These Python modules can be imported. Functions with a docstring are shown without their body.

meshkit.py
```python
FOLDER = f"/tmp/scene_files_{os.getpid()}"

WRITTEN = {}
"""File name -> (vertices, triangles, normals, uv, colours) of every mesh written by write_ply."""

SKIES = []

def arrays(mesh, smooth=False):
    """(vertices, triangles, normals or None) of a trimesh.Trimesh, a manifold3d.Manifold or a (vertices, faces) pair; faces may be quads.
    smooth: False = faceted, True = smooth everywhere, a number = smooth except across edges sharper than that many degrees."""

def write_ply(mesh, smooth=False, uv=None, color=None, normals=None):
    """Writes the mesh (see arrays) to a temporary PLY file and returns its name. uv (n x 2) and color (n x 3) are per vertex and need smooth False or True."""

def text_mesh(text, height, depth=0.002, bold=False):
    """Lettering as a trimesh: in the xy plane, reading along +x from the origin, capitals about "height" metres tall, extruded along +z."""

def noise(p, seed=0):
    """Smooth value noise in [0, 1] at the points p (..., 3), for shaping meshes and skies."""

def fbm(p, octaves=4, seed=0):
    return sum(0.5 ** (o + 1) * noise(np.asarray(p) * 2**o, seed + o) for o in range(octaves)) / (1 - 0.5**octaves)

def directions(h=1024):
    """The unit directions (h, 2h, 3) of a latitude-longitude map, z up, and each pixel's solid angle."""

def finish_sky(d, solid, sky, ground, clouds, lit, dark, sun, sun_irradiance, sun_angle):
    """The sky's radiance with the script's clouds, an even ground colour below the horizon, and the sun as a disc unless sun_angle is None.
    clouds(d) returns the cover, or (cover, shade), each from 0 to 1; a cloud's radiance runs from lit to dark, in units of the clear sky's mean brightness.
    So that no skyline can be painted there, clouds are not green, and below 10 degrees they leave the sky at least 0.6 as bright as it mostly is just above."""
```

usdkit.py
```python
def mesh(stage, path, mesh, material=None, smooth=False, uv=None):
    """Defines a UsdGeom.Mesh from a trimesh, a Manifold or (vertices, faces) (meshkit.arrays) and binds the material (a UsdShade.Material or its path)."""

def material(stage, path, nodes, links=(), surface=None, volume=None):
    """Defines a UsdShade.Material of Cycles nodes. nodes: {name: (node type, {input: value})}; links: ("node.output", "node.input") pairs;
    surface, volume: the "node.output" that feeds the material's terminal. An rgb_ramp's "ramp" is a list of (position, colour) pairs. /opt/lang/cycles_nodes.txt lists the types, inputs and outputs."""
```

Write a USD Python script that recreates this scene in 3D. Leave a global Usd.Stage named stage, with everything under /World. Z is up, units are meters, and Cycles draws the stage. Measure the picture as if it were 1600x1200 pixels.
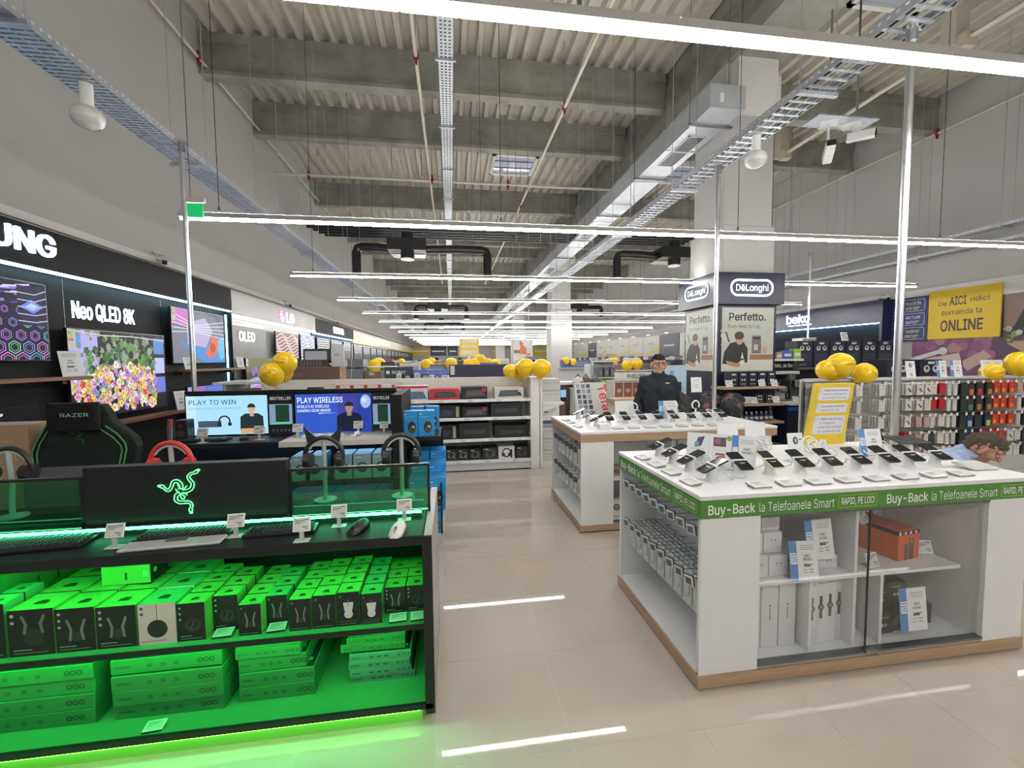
import math, random, numpy as np, trimesh, usdkit, meshkit
from pxr import Usd, UsdGeom, UsdShade, UsdLux, Gf, Sdf, Vt
from shapely.geometry import Polygon, Point, LineString, box as sbox
from shapely import affinity
from shapely.ops import unary_union
random.seed(7); np.random.seed(7)
stage = Usd.Stage.CreateInMemory()
UsdGeom.SetStageUpAxis(stage, UsdGeom.Tokens.z); UsdGeom.SetStageMetersPerUnit(stage, 1.0)
world = UsdGeom.Xform.Define(stage, '/World'); stage.SetDefaultPrim(world.GetPrim())
UsdGeom.Scope.Define(stage, '/World/Looks')
# ---------------------------------------------------------------- camera, light, exposure
F_PX, EYE = 661.5, np.array([0, 0, 1.65])
yaw, pit, rol = np.radians([8.15, -3.385, -.537])
fwd = np.array([math.sin(yaw)*math.cos(pit), math.cos(yaw)*math.cos(pit), math.sin(pit)])
r0 = np.array([math.cos(yaw), -math.sin(yaw), 0]); u0 = np.cross(r0, fwd)
rgt = r0*math.cos(rol)+u0*math.sin(rol); upv = u0*math.cos(rol)-r0*math.sin(rol)
cam = UsdGeom.Camera.Define(stage, '/World/camera')
cam.AddTransformOp().Set(Gf.Matrix4d(*rgt, 0, *upv, 0, *(-fwd), 0, *EYE, 1))
cam.CreateHorizontalApertureAttr(36.0); cam.CreateVerticalApertureAttr(27.0)
cam.CreateFocalLengthAttr(F_PX/1600*36); cam.CreateClippingRangeAttr(Gf.Vec2f(.02, 500))
cam.CreateExposureAttr(0.2)
BAR_POWER = 54.0      # the ceiling's linear lamps
BAR_COLOR = (1.0, .985, .95)
UP_POWER = 46.0
GREEN_POWER = 1.0

# ---------------------------------------------------------------- points from the survey of the place
def ray(x, y): return fwd+rgt*(x-800)/F_PX-upv*(y-600)/F_PX
def pz(x, y, z): d = ray(x, y); return EYE+d*(z-EYE[2])/d[2]
def py(x, y, Y): d = ray(x, y); return EYE+d*Y/d[1]
def px(x, y, X): d = ray(x, y); return EYE+d*X/d[0]

# ---------------------------------------------------------------- materials
MATS = {}
def mat(name, color=(.8,.8,.8), rough=.5, metal=0, emit=0, spec=.5, noise=None, bump=None, coat=0, trans=0, attr=False, emit_attr=0):
    """noise=(scale, dark factor, light factor[, stretch xyz]) varies the colour; bump=(scale, strength)"""
    nodes = {'p': ('principled_bsdf', {'base_color': color, 'roughness': rough, 'metallic': metal, 'specular_ior_level': spec, 'coat_weight': coat, 'transmission_weight': trans})}
    links = []
    if emit: nodes['p'][1].update(emission_color=color, emission_strength=emit)
    if attr:
        nodes['a'] = ('attribute', {'attribute': 'Cd'})
        if emit_attr: nodes['p'][1]['base_color'] = (.01,.01,.01)
        else: links.append(('a.color', 'p.base_color'))
        if emit_attr: nodes['p'][1]['emission_strength'] = emit_attr; links.append(('a.color', 'p.emission_color'))
    if noise or bump:
        nodes['t'] = ('texture_coordinate', {})
        nodes['m'] = ('mapping', {'scale': (noise[3] if noise and len(noise) > 3 else (1, 1, 1))}); links.append(('t.object', 'm.vector'))
    if noise:
        nodes['n'] = ('noise_texture', {'scale': noise[0], 'detail': 5., 'roughness': .6}); links.append(('m.vector', 'n.vector'))
        c = np.array(color); nodes['r'] = ('rgb_ramp', {'ramp': [(.25, tuple(c*noise[1])), (.75, tuple(np.minimum(c*noise[2], 1)))]})
        links += [('n.fac', 'r.fac'), ('r.color', 'p.base_color')]
    if bump:
        nodes['n2'] = ('noise_texture', {'scale': bump[0], 'detail': 4.}); nodes['b'] = ('bump', {'strength': bump[1], 'distance': .01})
        links += [('m.vector', 'n2.vector'), ('n2.fac', 'b.height'), ('b.normal', 'p.normal')]
    MATS[name] = usdkit.material(stage, '/World/Looks/'+name, nodes, links, surface='p.BSDF'); return name
def glass(name, color, rough=0.0, base=.04):
    nodes = {'l': ('layer_weight', {'blend': .5}), 'pw': ('math', {'math_type': 'power', 'value2': 5.}), 'ma': ('math', {'math_type': 'multiply_add', 'value2': .9, 'value3': base}), 't': ('transparent_bsdf', {'color': color}), 'g': ('glossy_bsdf', {'color': (1,1,1), 'roughness': rough}), 'x': ('mix_closure', {})}
    MATS[name] = usdkit.material(stage, '/World/Looks/'+name, nodes, [('l.facing','pw.value1'), ('pw.value','ma.value1'), ('ma.value','x.fac'), ('t.BSDF','x.closure1'), ('g.BSDF','x.closure2')], surface='x.closure'); return name
mat('card', attr=True, rough=.45)                    # printed card, paper, matt plastic: colour comes with the mesh
mat('plastic', attr=True, rough=.28)
mat('gloss', attr=True, rough=.08, coat=.3)
mat('fabric', attr=True, rough=.9, spec=.2, bump=(400, .25))
mat('metal', attr=True, rough=.3, metal=1.0)
mat('screen', attr=True, rough=.4, spec=.1, emit_attr=1.0)  # lit displays
mat('lit_sign', attr=True, rough=.3, emit_attr=2.0)
mat('led', attr=True, rough=.3, emit_attr=9.0)
mat('wall_paint', (.49,.475,.47), .75, noise=(1.3, .97, 1.03), bump=(60, .06))
mat('white_paint', (.74,.73,.71), .6)
mat('white_laminate', (.76,.76,.77), .35, noise=(3, .98, 1.02))
mat('oak', (.42,.28,.17), .45, noise=(6, .8, 1.15, (.6, .6, 9)))
mat('walnut', (.22,.09,.045), .42, noise=(6, .75, 1.2, (3, .5, 12)))
mat('black_laminate', (.014,.015,.016), .42, spec=.35, noise=(5, .85, 1.2))
mat('dark_panel', (.015,.015,.016), .65, spec=.2, noise=(2, .9, 1.15))
mat('grey_laminate', (.36,.35,.33), .4)
mat('galvanised', (.52,.55,.6), .42, metal=.75, noise=(14, .75, 1.15))
mat('zinc_duct', (.62,.65,.7), .38, metal=.55, noise=(5, .9, 1.08))
mat('chrome', (.8,.8,.82), .1, metal=1)
mat('concrete', (.31,.305,.275), .85, noise=(1.6, .62, 1.2), bump=(30, .25))
mat('deck', (.54,.51,.44), .5, noise=(.8, .9, 1.05))
mat('pipe_paint', (.6,.55,.45), .5)
mat('black_metal', (.012,.012,.013), .45)
mat('lamp_body', (.4,.39,.37), .4)
mat('lamp_up', BAR_COLOR, .4, emit=UP_POWER)
mat('lamp_tube', BAR_COLOR, .4, emit=BAR_POWER)
mat('tile', (.50,.445,.385), .02, noise=(2.2, .95, 1.05), spec=.55)
mat('grout', (.62,.58,.5), .6)
mat('rubber', (.02,.02,.02), .7)
mat('navy', (.014,.017,.045), .35)
glass('clear_glass', (.985,.99,.99)); glass('green_glass', (.4,.86,.6)); glass('acrylic', (.95,.96,.97))

# ---------------------------------------------------------------- mesh builder
_txt = {}
def text_shape(s, bold):
    if (s, bold) not in _txt:
        m = meshkit.text_mesh(s, 1.0, .1, bold); v, f = np.array(m.vertices), np.array(m.faces)
        _txt[(s, bold)] = (v, f, np.array(m.face_normals)[:, 2] > .5)
    return _txt[(s, bold)]
I4 = np.eye(4)
def fr(o, X=(1,0,0), Y=(0,0,1)):
    """Frame: local x along X, local y along Y, local z out of the face."""
    X = np.array(X, float); Y = np.array(Y, float); X /= np.linalg.norm(X); Y -= X*(X@Y); Y /= np.linalg.norm(Y)
    M = np.eye(4); M[:3,0], M[:3,1], M[:3,2], M[:3,3] = X, Y, np.cross(X, Y), o; return M
def TR(x=0, y=0, z=0): M = np.eye(4); M[:3,3] = x, y, z; return M
def RX(d): return trimesh.transformations.rotation_matrix(math.radians(d), (1,0,0))
def RY(d): return trimesh.transformations.rotation_matrix(math.radians(d), (0,1,0))
def RZ(d): return trimesh.transformations.rotation_matrix(math.radians(d), (0,0,1))
class B:
    def __init__(s, c=(.8,.8,.8)): s.c = c; s.V, s.F, s.N, s.C, s.n = [], [], [], [], 0; s.M = I4
    def add(s, v, f, c=None, smooth=False, M=None):
        v, f = np.asarray(v, float), np.asarray(f, int)
        M = s.M if M is None else s.M@M
        v = v@M[:3,:3].T+M[:3,3]
        if np.linalg.det(M[:3,:3]) < 0: f = f[:, ::-1]
        fn = np.cross(v[f[:,1]]-v[f[:,0]], v[f[:,2]]-v[f[:,0]])
        if smooth:
            n = np.zeros_like(v)
            for k in range(3): np.add.at(n, f[:,k], fn)
        else:
            v, n, f = v[f].reshape(-1,3), np.repeat(fn, 3, 0), np.arange(3*len(f)).reshape(-1,3)
        n = n/np.maximum(np.linalg.norm(n, axis=1, keepdims=True), 1e-20)
        c = s.c if c is None else c
        c = np.broadcast_to(np.asarray(c, float), (len(v), 3)) if np.ndim(c) == 1 else np.asarray(c)
        s.V.append(v); s.F.append(f+s.n); s.N.append(n); s.C.append(c); s.n += len(v); return s
    def quads(s, v, q, c=None, smooth=False, M=None):
        q = np.asarray(q); return s.add(v, np.vstack([q[:,[0,1,2]], q[:,[0,2,3]]]), c, smooth, M)
    def box(s, x0, x1, y0, y1, z0, z1, c=None, M=None):
        v = [(x,y,z) for x in (x0,x1) for y in (y0,y1) for z in (z0,z1)]
        return s.quads(v, [(0,1,3,2),(4,6,7,5),(0,4,5,1),(2,3,7,6),(0,2,6,4),(1,5,7,3)], c, M=M)
    def bev(s, x0, x1, y0, y1, z0, z1, r=.004, c=None, M=None):
        pts = []
        for x, sx in ((x0,1),(x1,-1)):
            for y, sy in ((y0,1),(y1,-1)):
                for z, sz in ((z0,1),(z1,-1)):
                    pts += [(x,y+sy*r,z+sz*r),(x+sx*r,y,z+sz*r),(x+sx*r,y+sy*r,z)]
        h = trimesh.convex.convex_hull(np.array(pts)); return s.add(h.vertices, h.faces, c, M=M)
    def rbox(s, x0, x1, y0, y1, z0, z1, r=.02, c=None, M=None, n=4):
        """box with rounded vertical edges"""
        p = sbox(x0+r, y0+r, x1-r, y1-r).buffer(r, quad_segs=n); return s.ext(p, z1-z0, c, (TR(0,0,z0) if M is None else M@TR(0,0,z0)))
    def ext(s, poly, depth, c=None, M=None):
        for g in getattr(poly, 'geoms', [poly]):
            if g.area < 1e-9: continue
            m = trimesh.creation.extrude_polygon(g, depth, engine='earcut'); s.add(m.vertices, m.faces, c, M=M)
        return s
    def flat(s, pts, c=None, M=None, off=0):
        """flat figure in a frame: points or a shapely polygon"""
        g0 = pts if hasattr(pts, 'geom_type') else Polygon(pts)
        if not g0.is_valid: g0 = g0.buffer(0)
        for g in getattr(g0, 'geoms', [g0]):
            if g.geom_type != 'Polygon' or g.area < 1e-10: continue
            v, f = trimesh.creation.triangulate_polygon(g, engine='earcut'); v = np.c_[v, np.full(len(v), off)]; f = np.array(f)
            a = v[f]; cr = np.cross(a[:,1]-a[:,0], a[:,2]-a[:,0])[:,2]; f[cr < 0] = f[cr < 0][:, ::-1]
            s.add(v, f, c, M=M)
        return s
    def rect(s, x0, y0, x1, y1, c=None, M=None, off=0):
        return s.quads([(x0,y0,off),(x1,y0,off),(x1,y1,off),(x0,y1,off)], [(0,1,2,3)], c, M=M)
    def disc(s, x, y, r, c=None, M=None, off=0, n=14, ry=None): 
        a = np.arange(n)*2*np.pi/n; v = np.c_[x+r*np.cos(a), y+(ry or r)*np.sin(a), np.full(n, off)]
        return s.add(v, [(0,i,i+1) for i in range(1,n-1)], c, M=M)
    def text(s, t, h, c=None, M=None, off=.0006, bold=False, align='l', wx=1.0, width=None, depth=0):
        v, f, up = text_shape(t, bold); v = v.copy(); w0 = v[:,0].max(); v *= h
        if width: wx = width/(w0*h)
        v[:,0] *= wx; w = w0*h*wx
        v[:,0] -= {'l':0, 'c':w/2, 'r':w}[align]
        if depth: v[:,2] *= depth/(.1*h); 
        else: f = f[up]; v[:,2] = 0
        v[:,2] += off
        return s.add(v, f, c, M=M)
    def rings(s, P, c=None, smooth=True, closed=False, caps=True, M=None):
        """P: list of rings (each n x 3) -> skin"""
        P = np.asarray(P, float); k, n = P.shape[:2]; q = []
        for i in range(k if closed else k-1):
            for j in range(n): a, b = i*n+j, i*n+(j+1)%n; d, e = ((i+1)%k)*n+j, ((i+1)%k)*n+(j+1)%n; q.append((a,b,e,d))
        s.quads(P.reshape(-1,3), q, c, smooth, M)
        if caps and not closed:
            s.add(P[0], [(0,i+1,i) for i in range(1,n-1)], c, M=M); s.add(P[-1], [(0,i,i+1) for i in range(1,n-1)], c, M=M)
        return s
    def cyl(s, a, b, r, r2=None, n=12, c=None, M=None, caps=True):
        a, b = np.array(a, float), np.array(b, float); r2 = r if r2 is None else r2
        t = (b-a)/np.linalg.norm(b-a); u = np.cross(t, (0,0,1) if abs(t[2]) < .9 else (1,0,0)); u /= np.linalg.norm(u); w = np.cross(t, u)
        an = np.arange(n)*2*np.pi/n; ring = np.cos(an)[:,None]*u+np.sin(an)[:,None]*w
        return s.rings([a+ring*r, b+ring*r2], c, M=M, caps=caps)
    def tube(s, pts, r, n=8, c=None, M=None, closed=False):
        p = np.asarray(pts, float); t = np.gradient(p, axis=0) if not closed else np.roll(p,-1,0)-np.roll(p,1,0)
        t /= np.linalg.norm(t, axis=1, keepdims=True)+1e-12; R = np.broadcast_to(r, (len(p),))
        u = np.cross(t[0], (0,0,1) if abs(t[0][2]) < .9 else (1,0,0)); out = []; an = np.arange(n)*2*np.pi/n
        for i in range(len(p)):
            u = u-t[i]*(u@t[i]); u /= np.linalg.norm(u)+1e-12; w = np.cross(t[i], u)
            out.append(p[i]+R[i]*(np.cos(an)[:,None]*u+np.sin(an)[:,None]*w))
        return s.rings(out, c, closed=closed, M=M)
    def lathe(s, prof, n=24, c=None, M=None, caps=True):
        a = np.arange(n)*2*np.pi/n
        return s.rings([np.c_[r*np.cos(a), r*np.sin(a), np.full(n, z)] for r, z in prof], c, M=M, caps=caps)
    def ell(s, o, rx, ry=None, rz=None, n=14, c=None, M=None):
        ry = rx if ry is None else ry; rz = rx if rz is None else rz
        th = np.linspace(.02, np.pi-.02, n//2+2)[::-1]
        a = np.arange(n)*2*np.pi/n
        return s.rings([np.c_[o[0]+rx*math.sin(t)*np.cos(a), o[1]+ry*math.sin(t)*np.sin(a), np.full(n, o[2]+rz*math.cos(t))] for t in th], c, M=M)
    def get(s): return np.vstack(s.V), np.vstack(s.F), np.vstack(s.N), np.vstack(s.C)

_names = {}
def free(path):
    k = _names.get(path, -1)+1; _names[path] = k
    return path if k == 0 else f'{path}_{k:03d}'
def put(path, b, m):
    v, f, n, c = b.get(); g = UsdGeom.Mesh.Define(stage, path)
    g.CreatePointsAttr(Vt.Vec3fArray.FromNumpy(v.astype(np.float32))); g.CreateFaceVertexCountsAttr(Vt.IntArray.FromNumpy(np.full(len(f), 3, np.int32)))
    g.CreateFaceVertexIndicesAttr(Vt.IntArray.FromNumpy(f.astype(np.int32).ravel())); g.CreateSubdivisionSchemeAttr('none')
    g.CreateNormalsAttr(Vt.Vec3fArray.FromNumpy(n.astype(np.float32))); g.SetNormalsInterpolation('vertex')
    UsdGeom.PrimvarsAPI(g).CreatePrimvar('Cd', Sdf.ValueTypeNames.Color3fArray, 'vertex').Set(Vt.Vec3fArray.FromNumpy(c.astype(np.float32)))
    UsdShade.MaterialBindingAPI.Apply(g.GetPrim()).Bind(MATS[m]); return g
def meta(p, **k):
    for a, b in k.items():
        if b: p.SetCustomDataByKey(a, b)
def thing(name, label, cat, loc=(0,0,0), rz=0, group=None, kind=None):
    p = free('/World/'+name); x = UsdGeom.Xform.Define(stage, p)
    x.AddTranslateOp().Set(Gf.Vec3d(*map(float, loc))); x.AddRotateZOp().Set(float(rz))
    meta(x.GetPrim(), label=label, category=cat, group=group, kind=kind); return p
def part(parent, name, b, m, label=None, kind=None):
    p = free(parent+'/'+name); g = put(p, b, m); meta(g.GetPrim(), label=label, kind=kind); return p
def solo(name, label, cat, b, m, loc=(0,0,0), rz=0, group=None, kind=None):
    p = free('/World/'+name); g = put(p, b, m); g.AddTranslateOp().Set(Gf.Vec3d(*map(float, loc))); g.AddRotateZOp().Set(float(rz))
    meta(g.GetPrim(), label=label, category=cat, group=group, kind=kind); return p
def dup(src, label, loc, rz=0, group=None):
    s = stage.GetPrimAtPath(src); was = s.GetCustomData()
    base = src.split('/')[-1]; base = base[:-4] if base[-3:].isdigit() and base[-4] == '_' else base
    p = free('/World/'+base); x = UsdGeom.Xform.Define(stage, p); x.GetPrim().GetReferences().AddInternalReference(Sdf.Path(src))
    x.GetPrim().SetInstanceable(True)
    x.ClearXformOpOrder(); x.AddTranslateOp().Set(Gf.Vec3d(*map(float, loc))); x.AddRotateZOp().Set(float(rz))
    meta(x.GetPrim(), label=label, category=was['category'], group=group or was.get('group')); return p
ORD = ['first','second','third','fourth','fifth','sixth','seventh','eighth','ninth','tenth','eleventh','twelfth','thirteenth','fourteenth','fifteenth','sixteenth','seventeenth','eighteenth','nineteenth','twentieth']
TENS = ['twenty','thirty','forty','fifty']
def nth(i): n = i+1; return ORD[i] if i < 20 else TENS[n//10-2][:-1]+'ieth' if n%10 == 0 else TENS[n//10-2]+'-'+ORD[n%10-1]
W, K, YEL = (.82,.82,.82), (.015,.015,.016), (.88,.62,.01)
# ================================================================ the shell
XL, XR, YB, ZC = -4.9, 12.6, 52.0, 8.24
def struct(name, b, m, kind='structure'):
    p = free('/World/'+name); g = put(p, b, m); meta(g.GetPrim(), kind=kind); return p
T = .583; TX0, TY0, NX, NY = .49-4*T, 1.646-2*.598, 14, 14
tx1, ty1 = TX0+NX*T, TY0+NY*.598
b = B()
for x0, x1, y0, y1 in ((XL,TX0,-9,YB),(tx1,XR,-9,YB),(TX0,tx1,-9,TY0),(TX0,tx1,ty1,YB)): b.rect(x0, y0, x1, y1)
usd_far = {'t': ('geometry', {}), 'm': ('mapping', {'location': (-.49+T*20, -1.646+.598*20, 0)}), 'k': ('brick_texture', {'offset': 0., 'squash': 1., 'scale': 1., 'mortar_size': .004, 'brick_width': T, 'row_height': .598, 'color1': (.5,.445,.385), 'color2': (.48,.43,.37), 'mortar': (.62,.58,.5)}), 'p': ('principled_bsdf', {'roughness': .07, 'specular_ior_level': .55})}
MATS['tile_far'] = usdkit.material(stage, '/World/Looks/tile_far', usd_far, [('t.position','m.vector'),('m.vector','k.vector'),('k.color','p.base_color')], surface='p.BSDF')
floor = struct('floor', b, 'tile_far')
part(floor, 'grout_bed', B().rect(TX0, TY0, tx1, ty1, off=-.0015), 'grout')
rr = random.Random(3)
for i in range(NX):
    for j in range(NY):
        x0, y0 = TX0+i*T, TY0+j*.598; g = .0012; bb = B(); e = .0006
        ta, tb = rr.gauss(0,.00025), rr.gauss(0,.00025)
        z = lambda x, y: ta*(x-x0-T/2)+tb*(y-y0-.3)
        X0, X1, Y0, Y1 = x0+g, x0+T-g, y0+g, y0+.598-g
        v = [(x,y,z(x,y)) for x,y in ((X0+e,Y0+e),(X1-e,Y0+e),(X1-e,Y1-e),(X0+e,Y1-e))]+[(x,y,-.0015) for x,y in ((X0,Y0),(X1,Y0),(X1,Y1),(X0,Y1))]
        bb.quads(v, [(0,1,2,3),(4,5,1,0),(5,6,2,1),(6,7,3,2),(7,4,0,3)]); part(floor, 'tile', bb, 'tile')
wl = struct('wall_left', B().box(XL-.2, XL, -9, YB, 0, ZC+.6), 'wall_paint')
part(wl, 'ledge', B().box(XL, XL+.03, -9, YB, 3.36, 3.41).box(XL, XL+.06, -9, YB, 3.3, 3.36), 'white_paint')
wr = struct('wall_right', B().box(XR, XR+.2, -9, YB, 0, ZC+.6), 'wall_paint')
part(wr, 'ledge', B().box(XR-.03, XR, -9, YB, 3.36, 3.42).box(XR-.05, XR, -9, YB, 3.02, 3.36), 'white_paint')
struct('wall_back', B().box(XL-.2, XR+.2, YB, YB+.2, 0, ZC+.6), 'wall_paint')
struct('wall_front', B().box(XL-.2, XR+.2, -9.2, -9, 0, ZC+.6), 'wall_paint')
# trapezoidal roof deck: ribs run along the hall
b = B(); P = .333; prof = []; x = XL-.1
while x < XR+.2: prof += [(x, .0), (x+.11, .0), (x+.145, .14), (x+.298, .14)]; x += P
prof = np.array(prof); n = len(prof)
v = np.vstack([np.c_[prof[:,0], np.full(n, -9), ZC+prof[:,1]], np.c_[prof[:,0], np.full(n, YB), ZC+prof[:,1]]])
b.quads(v, [(i, i+n, i+n+1, i+1) for i in range(n-1)])
b.box(XL-.3, XR+.3, -9.2, YB+.2, ZC+.5, ZC+.6)
ceil = struct('ceiling', b, 'deck')
GX0, GX1 = 5.07, 6.05
for y in (4.8, 9.62, 11.95, 16.9, 21.9, 24.3, 29.2, 34.2, 36.6, 41.5, 46.5):
    for a0, a1 in ((XL, GX0), (GX1, XR)):
        b = B().box(a0, a1, y+.05, y+.2, 7.5, 8.2).box(a0, a1, y, y+.25, 8.04, 8.24).box(a0, a1, y-.01, y+.26, 7.42, 7.5)
        part(ceil, 'beam', b, 'concrete')
b = B().box(GX0+.25, GX1-.25, -9, YB, 7.1, 8.24).box(GX0, GX1, -9, YB, 7.0, 7.35).box(GX0+.08, GX1-.08, -9, YB, 8.0, 8.3)
part(ceil, 'girder', b, 'concrete')
for k, y in enumerate((7.4, 21.0, 34.6, 48)):
    col = struct('column' if k == 0 else 'column', B().box(GX0, GX1, y, y+.98, 0, 7.0), 'wall_paint')
    part(col, 'casing', B().bev(GX0-.05, GX1+.05, y-.05, y+1.03, 0, 4.1, .02), 'wall_paint')
    part(col, 'cap', B().box(GX0+.1, GX1-.1, y-.2, y, 6.1, 7.0).box(GX1, GX1+.3, y+.2, y+.7, 6.5, 7.0), 'white_paint')
# roof windows between the beams
for k, (x, y) in enumerate(((8.2, 6.6), (2.2, 14.6), (8.2, 14.6), (2.2, 26.6))):
    b = B((.45,.5,.62)); b.box(x-.7, x+.7, y-.7, y+.7, ZC-.02, ZC+.0)
    w = struct('window_%d' % (k+1), b, 'gloss'); f = B()
    for a in (-.7, .7): f.box(x+a-.05, x+a+.05, y-.75, y+.75, ZC-.08, ZC).box(x-.75, x+.75, y+a-.05, y+a+.05, ZC-.08, ZC)
    part(w, 'window_frame', f, 'white_paint')
    part(w, 'bar', B((.2,.22,.26)).box(x-.7, x+.7, y-.25, y-.22, ZC-.04, ZC).box(x-.7, x+.7, y+.22, y+.25, ZC-.04, ZC), 'plastic')

# ================================================================ lamps and services under the roof
LAMPY = [1.94]+[4.97+3.08*i for i in range(14)]+[-1.12, -4.18]
LX0, LX1, LZ = -2.78, 10.15, 3.15
src = None
for i, y in enumerate(LAMPY):
    x0 = LX0 if i else -1.2
    if i >= 2 and src:
        dup(src, f'white linear ceiling lamp, {nth(i)} crossing bar counted from the camera' if i < 15 else f'white linear ceiling lamp behind the camera, {nth(i-15)} of two', (0, y, 0)); continue
    t = thing('linear_lamp', 'nearest white linear ceiling lamp, its glare running across the top of the picture' if i == 0 else 'second white linear ceiling lamp with chrome pole and green exit light at its left end', 'ceiling lamp', (0, y, 0), group='linear ceiling lamps')
    w = B()
    for k in range(5): w.box(x0+k*(LX1-x0)/5+.004, x0+(k+1)*(LX1-x0)/5-.004, -.035, .035, LZ+.014, LZ+.062)
    part(t, 'housing', w, 'lamp_body'); g = B()
    nseg = 45
    for k in range(nseg): g.cyl((x0+(k+.02)*(LX1-x0)/nseg, 0, LZ), (x0+(k+.98)*(LX1-x0)/nseg, 0, LZ), .017, n=8)
    part(t, 'tube', g, 'lamp_tube')
    part(t, 'side_fin', B().box(x0, LX1, -.042, -.035, LZ+.014, LZ+.05).box(x0, LX1, .035, .042, LZ+.014, LZ+.05), 'lamp_body')
    part(t, 'uplight', B().box(x0+.05, LX1-.05, -.022, .022, LZ+.063, LZ+.067), 'lamp_up')
    for xx in (-2.4, .6, 3.6, 6.6, 9.7):
        if xx < x0: continue
        part(t, 'hanger', B().cyl((xx, 0, LZ+.06), (xx, 0, ZC+.02), .0035, n=5).cyl((xx,0,LZ+.08),(xx,0,LZ+.13),.012,n=6), 'black_metal')
    if i == 1: src = t
def tray(name, label, x0, x1, z, y0, y1, side=.07, rungs=None, mesh=False, group=None):
    t = thing(name, label, 'cable tray', ((x0+x1)/2, 0, z)); h = (x1-x0)/2; b = B()
    for sx in (-1, 1):
        b.box(sx*h-.002, sx*h+.002, y0, y1, 0, side).box(min(sx*h, sx*h-sx*.015), max(sx*h, sx*h-sx*.015), y0, y1, side-.003, side)
    part(t, 'side_rail', b, 'galvanised'); b = B()
    if rungs:
        y = y0
        while y < min(y1, 14): b.box(-h, h, y, y+.028, .002, .016); y += rungs
        if y1 > 14: b.box(-h, h, 14, y1, .002, .006)
        for k in (-.33, 0, .33): b.box(k*2*h-.004, k*2*h+.004, y0, y1, .0, .006)
        part(t, 'rung', b, 'galvanised', kind='stuff'); c = B((.03,.03,.035))
        for k in range(3 if rungs < .08 else 1): c.tube([(-h*.6+k*h*.55+.012*math.sin(3*y+k), y, .03+.006*math.sin(5*y+k)) for y in np.linspace(y0, min(y1,20), 60)], .007+.002*k, 5)
        part(t, 'cable', c, 'plastic')
    else:
        b.box(-h, h, y0, y1, 0, .003); part(t, 'floor_plate', b, 'galvanised'); d = B((.03,.03,.035))
        y = y0
        while y < min(y1, 13):
            for k in range(3): d.rect(-h*.55+k*h*.55-.018, -y-.035, -h*.55+k*h*.55+.018, -y, off=.0005, M=RX(180))
            y += .075
        part(t, 'slot', d, 'plastic', kind='stuff')
    y = 1.2
    while y < min(y1, 26):
        part(t, 'hanger', B().box(-h-.05, h+.05, y, y+.04, -.03, 0).cyl((-h-.03, y+.02, -.03), (-h-.03, y+.02, ZC-z), .005, n=5).cyl((h+.03, y+.02, -.03), (h+.03, y+.02, ZC-z), .005, n=5), 'galvanised'); y += 2.05
    e = B((.75,.77,.8)); y = y0                                        # perforation of the rails
    while y < min(y1, 12):
        for sx in (-1, 1):
            e.rect(y, side*.55, y+.022, side*.75, M=fr((sx*(h+.0025), 0, 0), (0, sx, 0)) if sx > 0 else fr((-h-.0025, 2*y+.022, 0), (0,-1,0)))
            e.rect(y, side*.2, y+.022, side*.36, M=fr((-sx*(-h+.0025), 0, 0), (0, 1, 0)) if sx > 0 else fr((h-.0025, 2*y+.022, 0), (0,-1,0)))
        y += .06
    part(t, 'perforation', e, 'card', kind='stuff'); return t
tray('cable_tray', 'galvanised perforated cable tray running along the left wall above the lamp ends', -2.99, -2.7, 3.85, -.5, 46, rungs=.045)
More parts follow.
